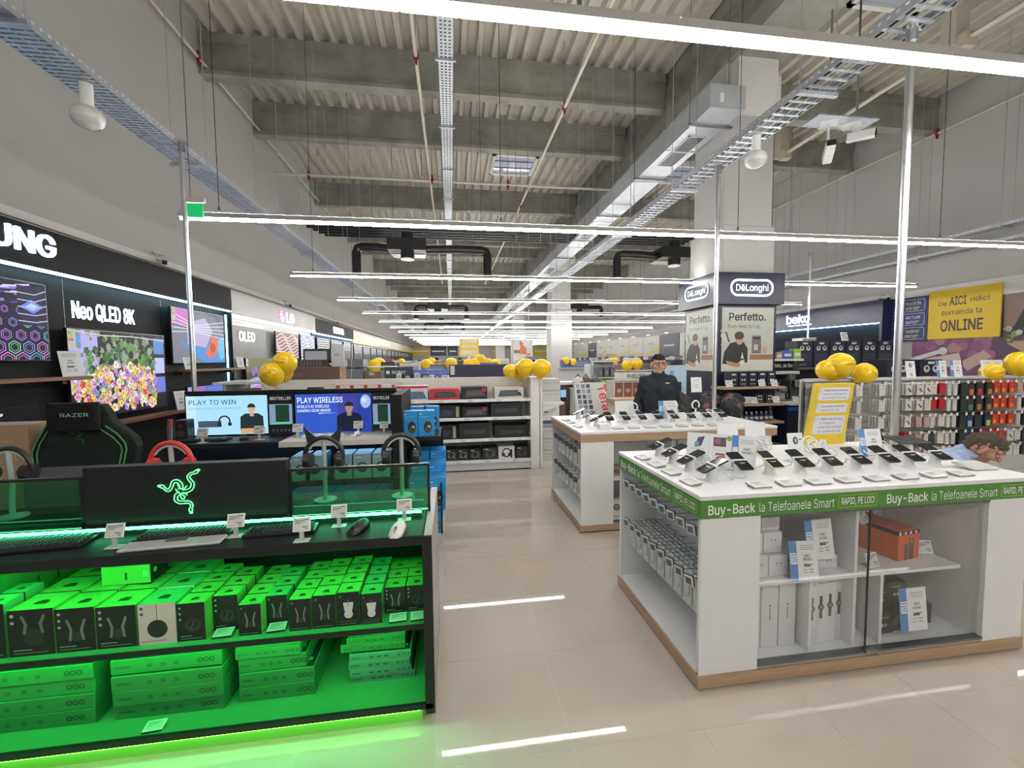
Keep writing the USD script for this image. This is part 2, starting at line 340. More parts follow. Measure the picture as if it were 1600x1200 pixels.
tray('cable_tray', 'galvanised cable ladder over the two phone islands with chrome poles hanging below', 2.93, 3.2, 3.85, -.5, 46, rungs=.1)
tray('cable_tray', 'high galvanised cable tray crossing below the concrete beams mid-picture', -.12, .12, 6.6, 1.0, 48)
tray('cable_tray', 'upper of two grey cable trays along the right wall', 11.27, 11.52, 4.29, -1, 46)
tray('cable_tray', 'lower of two grey cable trays along the right wall', 11.88, 12.12, 4.11, -1, 46)
for (x, y, z0, z1, lab) in ((-2.68, 4.88, .9, 3.9, 'chrome power pole at the left lamp ends behind the gaming displays'), (3.1, 2.56, .96, 3.87, 'thick chrome power pole rising from the nearest phone island'), (3.1, 4.64, .94, 3.87, 'chrome power pole rising from the second phone island before the coffee tower'), (9.1, 9.75, 0, 4.3, 'thin chrome pole in front of the navy appliance wall display')):
    t = thing('power_pole', lab, 'pole', (x, y, z0)); b = B((.75,.76,.78)).cyl((0,0,0), (0,0,z1-z0), .024, n=14)
    part(t, 'tube', b, 'metal'); part(t, 'foot', B((.6,.6,.62)).cyl((0,0,0),(0,0,.012),.05,n=16), 'metal'); part(t, 'clamp', B((.5,.5,.52)).cyl((0,0,z1-z0-.12),(0,0,z1-z0-.02),.034,n=14).box(-.06,.06,-.012,.012,z1-z0-.05,z1-z0-.02), 'metal')
def pipe(label, pts, r=.03, fit=(), name='sprinkler_pipe'):
    t = thing(name, label, 'pipe'); part(t, 'tube', B().tube(pts, r, 8), 'pipe_paint')
    for p in fit:
        p = np.array(p); part(t, 'clamp', B((.22,.01,.012)).cyl(p-(0,.03,0), p+(0,.03,0), r*1.5, n=10).cyl(p, p+(0,0,.12), r*.7, n=8).box(p[0]-.02,p[0]+.02,p[1]-.02,p[1]+.02,p[2]-.13,p[2]), 'plastic')
        part(t, 'hanger', B((.2,.2,.2)).cyl(p, (p[0],p[1],ZC), .006, n=5), 'plastic')
def line(a, c, n=9): return [np.array(a)+(np.array(c)-a)*k/(n-1) for k in range(n)]
z = 6.9
def pzl(x, y): return pz(x, y, z)
a, c = pzl(641,20), pzl(676,300); a, c = a, a+(c-a)*2.4
pipe('cream sprinkler pipe along the hall just left of the high cable tray', line((a[0], -2, z), (a[0]+.02, 30, z)), .035, [pzl(650,88), pzl(675,280)])
a, c = pzl(995,60), pzl(873,290)
pipe('cream sprinkler pipe along the hall right of the middle, under the roof ribs', line((2.45,-2,z), (2.45,30,z)), .035, [(2.45,8.95,z), (2.45,14.6,z)])
yq = pz(675, 283, 6.9)[1]
pipe('cream crosswise sprinkler pipe with red clamps between the concrete beams', line((XL+.1, yq, 6.9), (GX0+.1, yq, 6.9)), .04, [(XL+1.0, yq, 6.9), (pz(793,291,6.9)[0], yq, 6.9)])
pipe('thin cream pipe running up the left wall under the roof edge', line((XL+.15, 2, 7.55), (XL+.15, 24, 7.55)), .03, [(XL+.15, px(308,57,XL+.15)[1], 7.55)])
pipe('thin pipe high along the right wall with a red clamp', line((XR-.2, 3, 7.3), (XR-.2, 26, 7.3)), .03, [(XR-.2, px(1467,157,XR-.2)[1], 7.3)])
# air duct with grilles
t = thing('air_duct', 'long rectangular galvanised air duct with a slotted grille beside the white column', 'air duct', (0, 0, 5.85)); dx0, dx1, dy = 4.39, 5.04, 6.83
y = dy
while y < 46: part(t, 'duct_section', B().box(dx0, dx1, y, y+1.48, 0, .39).box(dx0-.015, dx1+.015, y+1.48, y+1.5, -.015, .405), 'zinc_duct'); y += 1.5
for y in (7.75, 13.5, 19.5, 25.5):
    g = part(t, 'grille', B((.04,.04,.045)).box(dx0+.17, dx1-.17, y, y+1.2, -.012, 0), 'plastic'); b = B((.6,.62,.66))
    for xx in (dx0+.15, dx1-.17): b.box(xx, xx+.02, y-.02, y+1.22, -.02, 0)
    for yy in (y-.02, y+.59, y+1.2): b.box(dx0+.15, dx1-.15, yy, yy+.02, -.02, 0)
    part(g, 'grille_frame', b, 'plastic'); b = B((.22,.23,.25))
    for k in range(6): xx = dx0+.2+k*.045; b.box(xx, xx+.012, y, y+1.2, -.016, -.012)
    part(g, 'louvre', b, 'plastic', kind='stuff')
for y in (7.3, 9.6, 12.2, 14.8, 17.4): part(t, 'hanger', B((.3,.31,.33)).box(dx0-.1, dx1+.1, y, y+.04, -.05, -.015).cyl((dx0-.08,y+.02,-.05),(dx0-.08,y+.02,ZC-5.85),.006,n=5).cyl((dx1+.02,y+.02,-.05),(dx1+.02,y+.02,ZC-5.85),.006,n=5), 'metal')
part(t, 'sticker', B((.8,.8,.78)).rect(0,0,.07,.15, M=fr((dx0+.18, dy-.001, .1))), 'card')
part(t, 'sticker', B((.8,.8,.78)).rect(-.1,-.1,.1,.04,M=fr((dx0+.35,dy+.5,-.001),(1,0,0),(0,-1,0))), 'card')
# black air units: a body and drooping round ducts
def unit(label, cx, y, z, arms, w=.55):
    t = thing('air_unit', label, 'air conditioner', (cx, y, z)); part(t, 'body', B().box(-w, w, -.35, .6, -.05, .28).cyl((0,-.05,-.25),(0,-.05,.5),.2,.17,n=16), 'black_metal')
    part(t, 'outlet_ring', B((.75,.75,.74)).cyl((0,-.05,-.28),(0,-.05,-.25),.2,n=16), 'plastic'); b = B((.3,.28,.24))
    b.box(-w*.9, w*.9, .2, .7, -.06, -.05); part(t, 'drip_tray', b, 'plastic')
    for sx in (-.4, .4): part(t, 'rod', B((.3,.3,.3)).cyl((w*sx*2,.3,.28),(w*sx*2,.3,ZC-z+.05),.008,n=5), 'metal')
    for (dx, drop) in arms:
        s = 1 if dx > 0 else -1; r = .13
        pts = [(s*w, .1, .06), (dx*.6, .1, .1), (dx-s*.18, .1, .1), (dx-s*.05, .1, .06), (dx, .1, -.06), (dx, .1, -.06-drop)]
        part(t, 'flexible_duct', B((.012,.012,.013)).tube(pts, r, 12), 'plastic')
        part(t, 'outlet_ring', B((.75,.75,.74)).cyl((dx,.1,-.09-drop),(dx,.1,-.06-drop),r*1.25,n=14), 'plastic')
    return t
uy = 13.2
for lab, x, y, arms in (('black air unit with three drooping round ducts, left of the air duct', 637, 397, [(-1.5,.75),(2.4,.65)]), ('black air unit with drooping ducts beside the white column', 1052, 408, [(-1.9,.6)])):
    p = py(x, y, uy); unit(lab, p[0], uy, p[2]+.1, arms)
for k, (x, y) in enumerate(((684,482),(905,482),(690,508))):
    p = py(x, y, uy+11+k*4); unit(['small black air unit far down the hall on the left','small black air unit far down the hall near the air duct','farthest small black air unit above the lamp rows'][k], p[0], uy+11+k*4, p[2], [(-1.2,.5),(1.6,.5)])
b = B()
bx0, bx1 = py(478,362,uy+1.6)[0], py(1078,375,uy+1.6)[0]; bz = py(800,366,uy+1.6)[2]
t = thing('pipe_rack', 'long dark rack of black insulated pipes crossing above the second lamp', 'pipe rack', (0, uy+1.1, bz))
for k in range(5): part(t, 'insulated_pipe', B((.014,.014,.015)).cyl((bx0+.1*k, k*.3, .0), (bx1, k*.3, 0), .07, n=10), 'plastic')
# domes and cameras
def dome(label, p, r):
    t = thing('dome_sensor', label, 'ceiling sensor', p); part(t, 'neck', B((.78,.78,.76)).cyl((0,0,r*.7),(0,0,3.85-p[2]),r*.42,n=16), 'plastic')
    part(t, 'dome', B((.72,.72,.7)).ell((0,0,0), r, r, r*.85, n=24), 'plastic'); part(t, 'lens_band', B((.6,.6,.6)).lathe([(r*.97,-.25*r),(r*.9,-.45*r),(r*.7,-.66*r)], 24, caps=False), 'plastic')
dome('white dome sensor hanging below the left cable tray', px(137,183,-2.82), .105)
dome('white dome sensor hanging below the cable ladder by the white column', px(1181,249,3.06), .1)
def cctv(label, p, az, el, s=1.0, bh=0):
    bh = bh or .14*s
    t = thing('security_camera', label, 'security camera', p, az); M = RX(el)
    part(t, 'body', B((.7,.7,.69)).rbox(-.045*s,.045*s,-.13*s,.13*s,-.04*s,.04*s,.012*s, M=M), 'plastic')
    part(t, 'lens', B(K).box(-.042*s,.042*s,-.14*s,-.131*s,-.037*s,.037*s, M=M).cyl((0,-.139*s,0),(0,-.145*s,0),.022*s,n=12,M=M), 'gloss')
    part(t, 'bracket', B((.68,.68,.67)).cyl((0,.05*s,.02*s),(0,.09*s,bh),.015*s,n=8).box(-.09*s,.09*s,.0,.18*s,bh,bh+.02), 'plastic')
p = py(1345,212,6.0); cctv('white security camera with black lens facing right on the hanging plate', p, 40, 5, 1.35)
p2 = py(1295,238,6.0); cctv('white security camera pointing down left below the hanging plate', p2, -35, -25, 1.35, p[2]+.14*1.35-p2[2])
t = thing('camera_plate', 'grey metal plate on two rods carrying two security cameras', 'bracket', ((p[0]+p2[0])/2, (p[1]+p2[1])/2+.05, p[2]+.14*1.35+.02)); part(t, 'plate', B().box(-.55,.5,-.15,.2,0,.02), 'galvanised')
for s in (-.2,.3): part(t, 'rod', B((.4,.4,.4)).cyl((s,.05,0),(s,.05,ZC-p[2]-.215),.015,n=6), 'metal')
for lab, x, y, X in (('small wall camera above the black television portal', 250,409,XL+.1), ('small wall camera above the lit round brand mark on the left', 449,477,XL+.1), ('small wall camera above the second black portal', 524,504,XL+.1)):
    cctv(lab, px(x, y, X), 60, 10, .9)
for lab, x, y in (('small wall camera above the navy portal on the right wall', 1390,466), ('small dark-lensed wall camera left of the other on the right wall', 1377,468)): cctv(lab, px(x, y, XR-.15), -60, 10, .8)
t = thing('exit_sign', 'small green lit emergency exit sign at the left end of the second lamp', 'exit sign', py(295,326,4.75)); part(t, 'rod', B((.4,.4,.4)).cyl((.02,0,.1),(.02,0,ZC-4),.005,n=5), 'metal'); part(t, 'panel', B((.01,.42,.12)).box(-.01,.13,-.012,.012,-.08,.05), 'screen'); part(t, 'housing', B((.6,.6,.58)).box(-.02,.15,-.02,.02,.06,.1), 'plastic')

for k, (a, c) in enumerate((((1228,240),(1425,112)), ((1508,62),(1640,-20)))):
    A, C_ = px(*a, 9.6), px(*c, 9.6); t = thing('roof_brace', ['cream steel roof brace behind the hanging security cameras','cream steel roof brace at the top right corner'][k], 'steel brace', A); d = C_-A
    part(t, 'tube', B().cyl((0,0,0), d, .06, n=4), 'pipe_paint'); part(t, 'bracket', B().box(-.12,.12,-.1,.12,-.16,.1), 'pipe_paint'); part(t, 'plate', B().box(-.15,.15,.05,.3,-.05,7.42-A[2]+.1) if A[2] < 7.4 else B().box(-.15,.15,.05,.3,-.05,ZC-A[2]), 'pipe_paint')
# ================================================================ the green-lit gaming counter
RX0, RX1, RY0, RY1, RTOP, SZ, BZ = -2.75, -.108, 1.885, 2.6, .868, .455, .09
GRN = (.02,.19,.05)
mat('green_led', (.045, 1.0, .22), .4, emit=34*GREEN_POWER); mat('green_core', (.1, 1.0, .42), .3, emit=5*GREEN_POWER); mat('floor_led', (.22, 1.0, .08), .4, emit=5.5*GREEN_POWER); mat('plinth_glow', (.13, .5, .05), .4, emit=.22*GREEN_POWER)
t = counter = thing('gaming_counter', 'black display counter glowing green with a lit snake emblem on its backboard', 'display counter', (RX0, RY0, 0))
o = lambda x: x-RX0
L, D = RX1-RX0, RY1-RY0
part(t, 'worktop', B().bev(0, L-.03, 0, D, RTOP-.045, RTOP, .003), 'black_laminate')
part(t, 'side_panel', B((.38,.37,.35)).box(L-.026, L+.01, -.004, D, .04, RTOP+.002), 'grey_laminate'); part(t, 'side_edge', B((.02,.02,.02)).box(L-.034, L+.008, -.012, -.004, .04, RTOP), 'black_laminate')
part(t, 'inner_panel', B().box(L-.034, L-.026, 0, D, BZ, RTOP-.045), 'black_laminate')
part(t, 'back_panel', B().box(0, L, D-.03, D, .04, RTOP-.045), 'black_laminate')
part(t, 'side_panel', B().box(0, .03, 0, D, .04, RTOP-.045), 'black_laminate')
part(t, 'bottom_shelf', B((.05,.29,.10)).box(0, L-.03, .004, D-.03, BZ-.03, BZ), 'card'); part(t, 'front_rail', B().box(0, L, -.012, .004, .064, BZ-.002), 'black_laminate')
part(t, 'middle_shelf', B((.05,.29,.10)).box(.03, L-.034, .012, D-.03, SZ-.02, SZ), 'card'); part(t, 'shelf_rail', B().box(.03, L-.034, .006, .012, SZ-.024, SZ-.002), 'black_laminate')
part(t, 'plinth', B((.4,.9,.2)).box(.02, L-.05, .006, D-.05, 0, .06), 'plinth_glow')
part(t, 'floor_light', B().box(.02, L-.06, -.008, .004, .058, .063), 'floor_led')
part(t, 'shelf_light', B().box(.05, L-.06, .03, .05, RTOP-.056, RTOP-.045), 'green_led')
part(t, 'shelf_light', B().box(.05, L-.06, .03, .045, SZ-.03, SZ-.02), 'green_led')
# light tube on the worktop, mounted on its own foot rail
lt = thing('light_tube', 'glowing green light tube lying across the worktop before the backboard', 'light tube', (RX0, 2.11, RTOP)); part(lt, 'tube', B().cyl((.05,0,.03), (o(-.158),0,.03), .0075, n=10), 'green_core'); part(lt, 'mounting_rail', B((.01,.05,.02)).box(.05,o(-.16),.006,.02,0,.02).cyl((.05,.012,.03),(o(-.158),.012,.03),.008,n=8), 'plastic')
# backboard with the three-headed snake
bY = 2.15
def snake(M, h, c, tube=.07, b=None):
    """three intertwined snakes, drawn as swept curves in a frame"""
    b = b or B(c)
    arms = [[(-.02,.08),(.02,.25),(-.1,.42),(-.27,.40),(-.33,.2),(-.42,.06),(-.52,.1),(-.60,.22),(-.74,.26)],
            [(.05,.0),(.22,.02),(.36,.1),(.42,.3),(.30,.45),(.26,.58),(.36,.68),(.50,.70),(.62,.80)],
            [(-.05,-.05),(-.18,-.12),(-.22,-.3),(-.08,-.42),(.12,-.40),(.28,-.42),(.34,-.56),(.28,-.66),(.30,-.82)],
            [(-.12,.3),(-.05,.12),(.1,.1),(.2,.22)],[(.02,-.3),(-.06,-.12),(.06,-.02),(.2,-.14)],[(-.2,.12),(-.12,-.02),(0,-.1),(.12,-.2),(.06,-.3)]]
    for i, a in enumerate(arms):
        a = np.array(a)*h*.62; tt = np.linspace(0, len(a)-1, 5*len(a)); q = np.c_[np.interp(tt, range(len(a)), a[:,0]), np.interp(tt, range(len(a)), a[:,1])]
        for _ in range(3): q[1:-1] = (q[:-2]+2*q[1:-1]+q[2:])/4
        w = np.linspace(1.0, .55, len(q)); w[-6:-2] *= 1.5
        for off in ((-1,1) if i < 3 else (0,)):
            d = np.gradient(q, axis=0); d /= np.linalg.norm(d, axis=1, keepdims=True)+1e-9; nn = np.c_[-d[:,1], d[:,0]]
            p = q+nn*off*h*tube*.55*w[:,None]; b.tube(np.c_[p, np.full(len(p), .002)], h*.014, 5, M=M)
        if i < 3: e = q[-1]; b.ell((e[0], e[1], .002), h*.045, h*.035, h*.015, 8, M=M)
    return b
p0, p1 = py(128,735,bY), py(446,716,bY); zt = (p0[2]+p1[2])/2
p1b = p1
bb = thing('backboard', 'black backboard panel with the glowing green snake emblem', 'sign panel', (p0[0], bY, RTOP)); bw, bh = p1[0]-p0[0], zt-RTOP
part(bb, 'panel', B().bev(0, bw, 0, .06, 0, bh, .002), 'black_laminate')
e = py(284,768,bY-.002); part(bb, 'emblem', snake(fr((e[0]-p0[0], -.003, e[2]-RTOP)), .2, (.12,.85,.25)), 'lit_sign')
for lab, xa, xb, ya, yb in (('green-tinted glass screen in a black frame at the right end of the counter', 449, 671, 733, 724), ('green-tinted glass screen in a black frame left of the backboard', -150, 127, 757, 746)):
    a, c = py(xa,ya,bY+.03), py(xb,yb,bY+.03); w, h = c[0]-a[0], (a[2]+c[2])/2-RTOP; f = .012
    g = thing('glass_screen', lab, 'glass screen', (a[0], bY+.03, RTOP))
    part(g, 'frame', B(K).box(0,f,0,.02,0,h).box(w-f,w,0,.02,0,h).box(f,w-f,0,.02,h-f,h), 'plastic'); part(g, 'glass', B().box(f,w-f,.008,.012,0,h-f), 'green_glass')
    part(g, 'edge_light', B((.08,.8,.2)).box(f,w-f,.002,.008,.012,.019), 'lit_sign')
# price tags on little stands
def tag_face(b, w, h, M, red=False):
    b.bev(-w/2, w/2, -.0035, .0035, 0, h, .002, (.82,.82,.8), M=M); F = M@fr((0,-.0037,0))
    b.rect(-w*.43,h*.08,w*.43,h*.92,(.62,.62,.6),F,.0002)
    for k,(a,c) in enumerate(((-.38,.1),(-.38,.2),(-.38,-.02))): b.rect(w*a,h*(.78-.1*k),w*c,h*(.80-.1*k)+.0015,(.16,.16,.16),F,.0005)
    b.rect(w*.1,h*.8,w*.4,h*.86,(.1,.1,.1),F,.0005); b.rect(w*.05,h*.3,w*.36,h*.36,(.12,.12,.12),F,.0005); b.rect(w*.2,h*.17,w*.36,h*.22,(.5,.05,.05),F,.0005)
def stand_tag(name, label, loc, rz=0, s=1.0, group=None):
    t = thing(name, label, 'price tag', loc, rz, group)
    part(t, 'foot', B((.55,.58,.57)).rbox(-.032*s,.032*s,-.022*s,.022*s,0,.003,.006), 'plastic'); part(t, 'stem', B((.5,.53,.52)).box(-.009*s,.009*s,-.004,.004,.003,.055*s), 'plastic')
    b = B(); tag_face(b, .072*s, .06*s, TR(0,-.004,.042*s)@RX(-18)); part(t, 'card', b, 'card'); return t
st = None
for lab, x, y in (('price tag on a stand before the wide keyboard at the left',180,855),('price tag on a stand at the middle of the backboard',369,838),('price tag on a stand right of the backboard, largest and nearest the edge',472,845),('price tag on a stand behind the black mouse',530,822),('price tag on a stand behind the white mouse',632,812)):
    p = pz(x,y,RTOP); st = stand_tag('stand_tag', lab, p, 0 if st is None else -4) if st is None else dup(st, lab, p, 4) if 0 else stand_tag('stand_tag', lab, p, 3)
# keyboards and mice
def keyboard(name, label, loc, w=.44, d=.14, rz=0, c=(.02,.02,.022), kc=(.035,.035,.04), rest=None, group=None, rows=6, cols=18):
    t = thing(name, label, 'keyboard', loc, rz, group); part(t, 'case', B(c).bev(-w/2,w/2,-d/2,d/2,0,.016,.004), 'plastic'); b = B(kc)
    kw, kd = (w-.03)/cols, (d-.025)/rows
    for r in range(rows):
        i = 0
        while i < cols:
            n = 6 if (r == rows-1 and i == 4) else 1
            x0 = -w/2+.015+i*kw; y1 = d/2-.012-r*kd; v = [(x0+.001,y1-kd+.001,.016),(x0+n*kw-.001,y1-kd+.001,.016),(x0+n*kw-.001,y1-.001,.016),(x0+.001,y1-.001,.016),(x0+.003,y1-kd+.003,.025),(x0+n*kw-.003,y1-kd+.003,.025),(x0+n*kw-.003,y1-.003,.025),(x0+.003,y1-.003,.025)]
            b.quads(v, [(4,5,6,7),(0,1,5,4),(1,2,6,5),(2,3,7,6),(3,0,4,7)]); i += n
    part(t, 'keys', b, 'plastic', kind='stuff')
    if rest: part(t, 'wrist_rest', B(rest).bev(-w/2,w/2,-d/2-.09,-d/2-.004,0,.014,.005).bev(-.04,.04,-d/2-.04,-d/2-.002,.014,.018,.001,(.1,.1,.1)), 'plastic')
    return t
p = pz(50,858,RTOP); keyboard('keyboard', 'wide black keyboard at the left end of the green-lit counter', p+(-.06,.03,0), .5, .15, 5)
p = pz(283,843,RTOP); keyboard('keyboard', 'black keyboard with silver wrist rest below the snake emblem', p+(0,.045,0), .38, .11, 4, rest=(.5,.5,.5))
p = pz(440,835,RTOP); keyboard('keyboard', 'compact black keyboard behind the nearest price tag', p+(-.01,.03,0), .3, .1, 3, cols=14)
def mouse(name, label, loc, rz, c, s=1.0, wire=False):
    t = thing(name, label, 'computer mouse', loc, rz); r = []
    for v in np.linspace(-.06,.062,11):
        w = .031*(1-.25*((v-.01)/.06)**2)*(1 if v < .03 else 1.02)*(.55 if abs(v) > .055 else 1); h = .038*(1-((v+.015)/.09)**2)*(.6 if abs(v) > .057 else 1)
        a = np.linspace(0, np.pi, 9); r.append(np.c_[w*np.cos(a), np.full(9,v), np.maximum(h*np.sin(a)**.7, .0)])
    r = np.array(r)*s; part(t, 'shell', B(c).rings(r), 'plastic'); k = np.array(c)*.35
    part(t, 'button_gap', B(k).box(-.0012*s,.0012*s,.02*s,.056*s,.02*s,.0335*s), 'plastic'); part(t, 'wheel', B((.06,.06,.06)).cyl((-.003*s,.032*s,.029*s),(.003*s,.032*s,.029*s),.008*s,n=12), 'plastic')
    if wire: part(t, 'cable', B((.75,.75,.75)).tube([(0,.06,.01),(0,.085,.012),(-.02,.11,.014),(-.05,.12,.03),(-.06,.12,.01)], .003, 6), 'plastic')
p = pz(561,828,RTOP); mouse('mouse', 'black gaming mouse lying on the counter', p, 160, (.025,.026,.027), 1.1)
p = pz(622,832,RTOP); mouse('mouse', 'white gaming mouse with a white cable', p, 172, (.72,.72,.72), 1.1)
mouse_done = True
# headsets on stands behind the glass
def headset(label, loc, rz=0, R=.09, c=(.03,.03,.032), pad=(.55,.56,.56), ears=False, stand=True, name='headset'):
    t = thing(name, label, 'headset', loc, rz); zc = .25 if stand else R
    a = np.linspace(-.15, np.pi+.15, 22); arc = np.c_[R*np.cos(a), np.zeros(22), zc+R*1.05*np.sin(a)]
    part(t, 'headband', B(c).tube(arc, .013, 8), 'plastic'); part(t, 'band_pad', B(pad).tube(np.c_[arc[:,0]*.86, arc[:,1], zc+(arc[:,2]-zc)*.84][4:-4], .007, 6), 'plastic')
    for s in (-1,1): q = part(t, 'ear_cup', B(c).cyl((s*R*1.02,0,zc-.02),(s*R*.72,0,zc-.02),.045,n=18), 'plastic'); part(q, 'ear_pad', B(np.array(c)*.6+.02).cyl((s*R*.72,0,zc-.02),(s*R*.6,0,zc-.02),.042,.034,n=18), 'fabric')
    if ears:
        for s in (-1,1): part(t, 'cat_ear', B(c).flat([(0,0),(.06*s,.0),(.07*s,.07)], M=fr((s*.03,-.004,zc+R))).ext(Polygon([(0,0),(.06*s,-.02),(.075*s,.065)]), .012, M=fr((s*.025,.006,zc+R))), 'plastic')
    if stand: part(t, 'stand', B((.5,.52,.52)).tube([(0,0,.0),(0,0,.08),(0,.01,.18),(0,0,zc+R*.86)], .012, 8).cyl((0,0,0),(0,0,.008),.06,n=18), 'plastic')
hY = 2.46
for lab, x, y, ears, c in (('dark headset with cat-ear points seen behind the right glass screen',506,703,True,(.03,.03,.032)),('black headset on a stand at the right end behind the glass screen',627,700,False,(.03,.03,.032)),('red-banded headset peeking over the backboard',267,715,False,(.75,.05,.05)),('black headset peeking over the left glass screen',15,742,False,(.03,.02,.022))):
    p = py(x,y,hY); headset(lab, (p[0], hY, RTOP), 0, .1, c, ears=ears)
    # the stand height follows from where the band is seen
# ---- boxed mice in rows on the middle shelf
def art(kind, b, w, h, F):
    """what the front of a box shows"""
    g = (.10,.11,.11)
    if kind != 'pink': b.rect(0,0,w,h,(.012,.014,.013),F,.0003)
    else:
        b.rect(0,0,w,h,(.66,.55,.54),F,.0003); b.disc(w*.5,h*.38,w*.27,(.02,.025,.024),F,.0012,20); b.rect(w*.49,h*.6,w*.505,h,(.1,.1,.1),F,.0008); b.rect(0,h*.5,w*.25,h*.505,(.3,.25,.25),F,.0008); b.rect(w*.75,h*.5,w,h*.505,(.3,.25,.25),F,.0008)
        for k in range(2): b.disc(w*.1,h*(.9-.14*k),w*.045,(.08,.08,.08),F,.0008)
        b.rect(w*.06,h*.07,w*.75,h*.09,(.5,.2,.2),F,.0008); return
    if kind in ('dark','hands','round'):
        for k in range(2 if kind == 'hands' else 3): b.disc(w*.1,h*(.88-.15*k),w*.045,(.42,.45,.42),F,.0008,10)
        b.rect(w*.08,h*.12,w*.5,h*.145,(.25,.3,.26),F,.0008)
    else: b.disc(w*.14,h*.88,w*.06,(.08,.2,.08),F,.0008,10)
    b.rect(w*.08,h*.055,w*.85,h*.075,(.2,.22,.2),F,.0008)
    if kind == 'white':
        c = (.7,.7,.68); b.flat(unary_union([Point(w*.5,h*.35).buffer(w*.2), Point(w*.5,h*.5).buffer(w*.19), Polygon([(w*.26,h*.7),(w*.74,h*.7),(w*.69,h*.5),(w*.31,h*.5)])]), c, F, .0008)
        b.rect(w*.485,h*.6,w*.515,h*.78,(.25,.25,.25),F,.0012); b.rect(w*.06,h*.13,w*.9,h*.15,(.12,.13,.12),F,.0008)
    elif kind == 'hands':
        for s in (-1,1):
            b.flat(LineString([(w*(.55+s*.24),h*.85),(w*(.55+s*.16),h*.68),(w*(.55+s*.2),h*.5)]).buffer(w*.035), (.16,.18,.17), F, .0008)
        b.flat(Point(w*.55,h*.4).buffer(w*.22), (.03,.035,.033), F, .0007)
    elif kind == 'round': b.disc(w*.55,h*.42,w*.29,(.04,.05,.048),F,.0007,20); b.disc(w*.55,h*.45,w*.2,(.015,.02,.018),F,.001,20); b.flat(LineString([(w*.47,h*.32),(w*.6,h*.52)]).buffer(w*.03), (.07,.08,.08), F, .0013)
    else:
        for s in (-1,1):
            b.flat(LineString([(w*(.52+s*.22),h*.72),(w*(.52+s*.13),h*.5),(w*(.52+s*.17),h*.28)]).buffer(w*.035), (.2,.22,.21), F, .0008)
        b.flat(Point(w*.52,h*.34).buffer(w*.14), (.035,.04,.038), F, .0007)
def pbox(name, label, loc, w, d, h, kind, body=GRN, rz=0, group=None, cat='boxed mouse'):
    t = thing(name, label, cat, loc, rz, group); part(t, 'carton', B(body).bev(0,w,0,d,0,h,.0015), 'card')
    b = B(); art(kind, b, w, h, fr((0,0,0))); part(t, 'front_print', b, 'card')
    c = B((.015,.05,.02)); F = fr((0,0,h), (1,0,0), (0,1,0)); c.rect(w*.36,d*.3,w*.66,d*.48,off=.0005,M=F); c.rect(w*.42,d*.48,w*.6,d*.56,off=.0005,M=F); part(t, 'hang_hole', c, 'card'); return t
cols = [(-30,12,945,1022,'dark',2),(15,88,952,1017,'hands',3),(89,152,950,1014,'dark',3),(153,216,947,1011,'dark',3),(218,278,943,1006,'pink',3),(279,323,942,1001,'round',4),(335,374,930,984,'round',3),(374,410,944,996,'mouse',4),(417,451,930,982,'mouse',3),(453,488,936,987,'mouse',4),(490,526,930,982,'mouse',4),(528,563,925,976,'white',4),(565,598,927,979,'white',4),(602,635,917,968,'dark',3),(636,668,914,962,'round',3)]
say = {'dark':'black-fronted mouse box with pale badges','hands':'wide black mouse box with two pale hands printed','pink':'pale pink-grey mouse box with a black mouse','round':'black box printed with a dark round mouse','mouse':'black box printed with a pale-edged mouse','white':'black box printed with a white mouse'}
for i,(xa,xb,ya,yb,kind,n) in enumerate(cols):
    Yf = 1.93 if i not in (6, 8) else 1.985
    if i >= 13: Yf = 2.0
    a, c = pz(xa,yb,SZ), pz(xb,yb,SZ); s = Yf/a[1]; a0 = py(xa,yb,Yf); c0 = py(xb,yb,Yf)
    w = c0[0]-a0[0]-.002; h = py((xa+xb)/2,ya,Yf)[2]-SZ; d = .13 if w > .14 else .095 if w > .11 else .085
    src = pbox('mouse_box', f'{say[kind]}, {nth(i)} from left in the front row', (a0[0], Yf, SZ), w, d, h, kind, (.11,.40,.07) if i%4 else (.07,.36,.12), group='boxed mice')
    for k in range(1, n):
        if Yf+k*(d+.006)+d > RY1-.05: break
        dup(src, f'green-topped mouse box, {nth(k)} place behind the {nth(i)} front-row box', (a0[0]+random.uniform(-.003,.003), Yf+k*(d+.006), SZ))
def on_top(xa, xb, ya, yb, Y): a, c = py(xa,yb,Y), py(xb,yb,Y); return a, c[0]-a[0], py(xa,ya,Y)[2]-a[2]
zt = SZ+.2
t = thing('mouse_box', 'plain green box lying on its side on top of the wide mouse boxes', 'boxed mouse', (py(160,930,2.1)[0], 2.1, zt-.012)); part(t, 'carton', B((.11,.40,.07)).bev(0,.2,0,.12,0,.085,.002), 'card'); part(t, 'hang_hole', B((.02,.1,.03)).rect(.095,.02,.105,.055,M=fr((0,-.0006,0))), 'card'); part(t, 'label', B((.25,.6,.25)).rect(.17,.03,.188,.06,M=fr((0,-.0006,0))), 'card'); part(t, 'end_print', B((.012,.014,.013)).rect(0,0,.12,.085,M=fr((.2006,0,0),(0,1,0))).disc(.03,.05,.012,(.4,.45,.4),fr((.2006,0,0),(0,1,0)),.001), 'card')
t = thing('mouse_box', 'tall green-sided headset box standing at the far left of the middle shelf', 'boxed mouse', (-2.28, 1.98, SZ)); part(t, 'carton', B((.07,.34,.07)).bev(0,.33,0,.5,0,.31,.002), 'card'); part(t, 'front_print', B((.012,.014,.016)).rect(0,0,.33,.31,M=fr((0,-.0008,0))), 'card')
for k in range(4): part(t, 'side_slot', B((.01,.06,.02)).rect(.06+.1*k,.10+.012*k,.072+.1*k,.17+.012*k,M=fr((.3308,0,0),(0,1,0))), 'card')
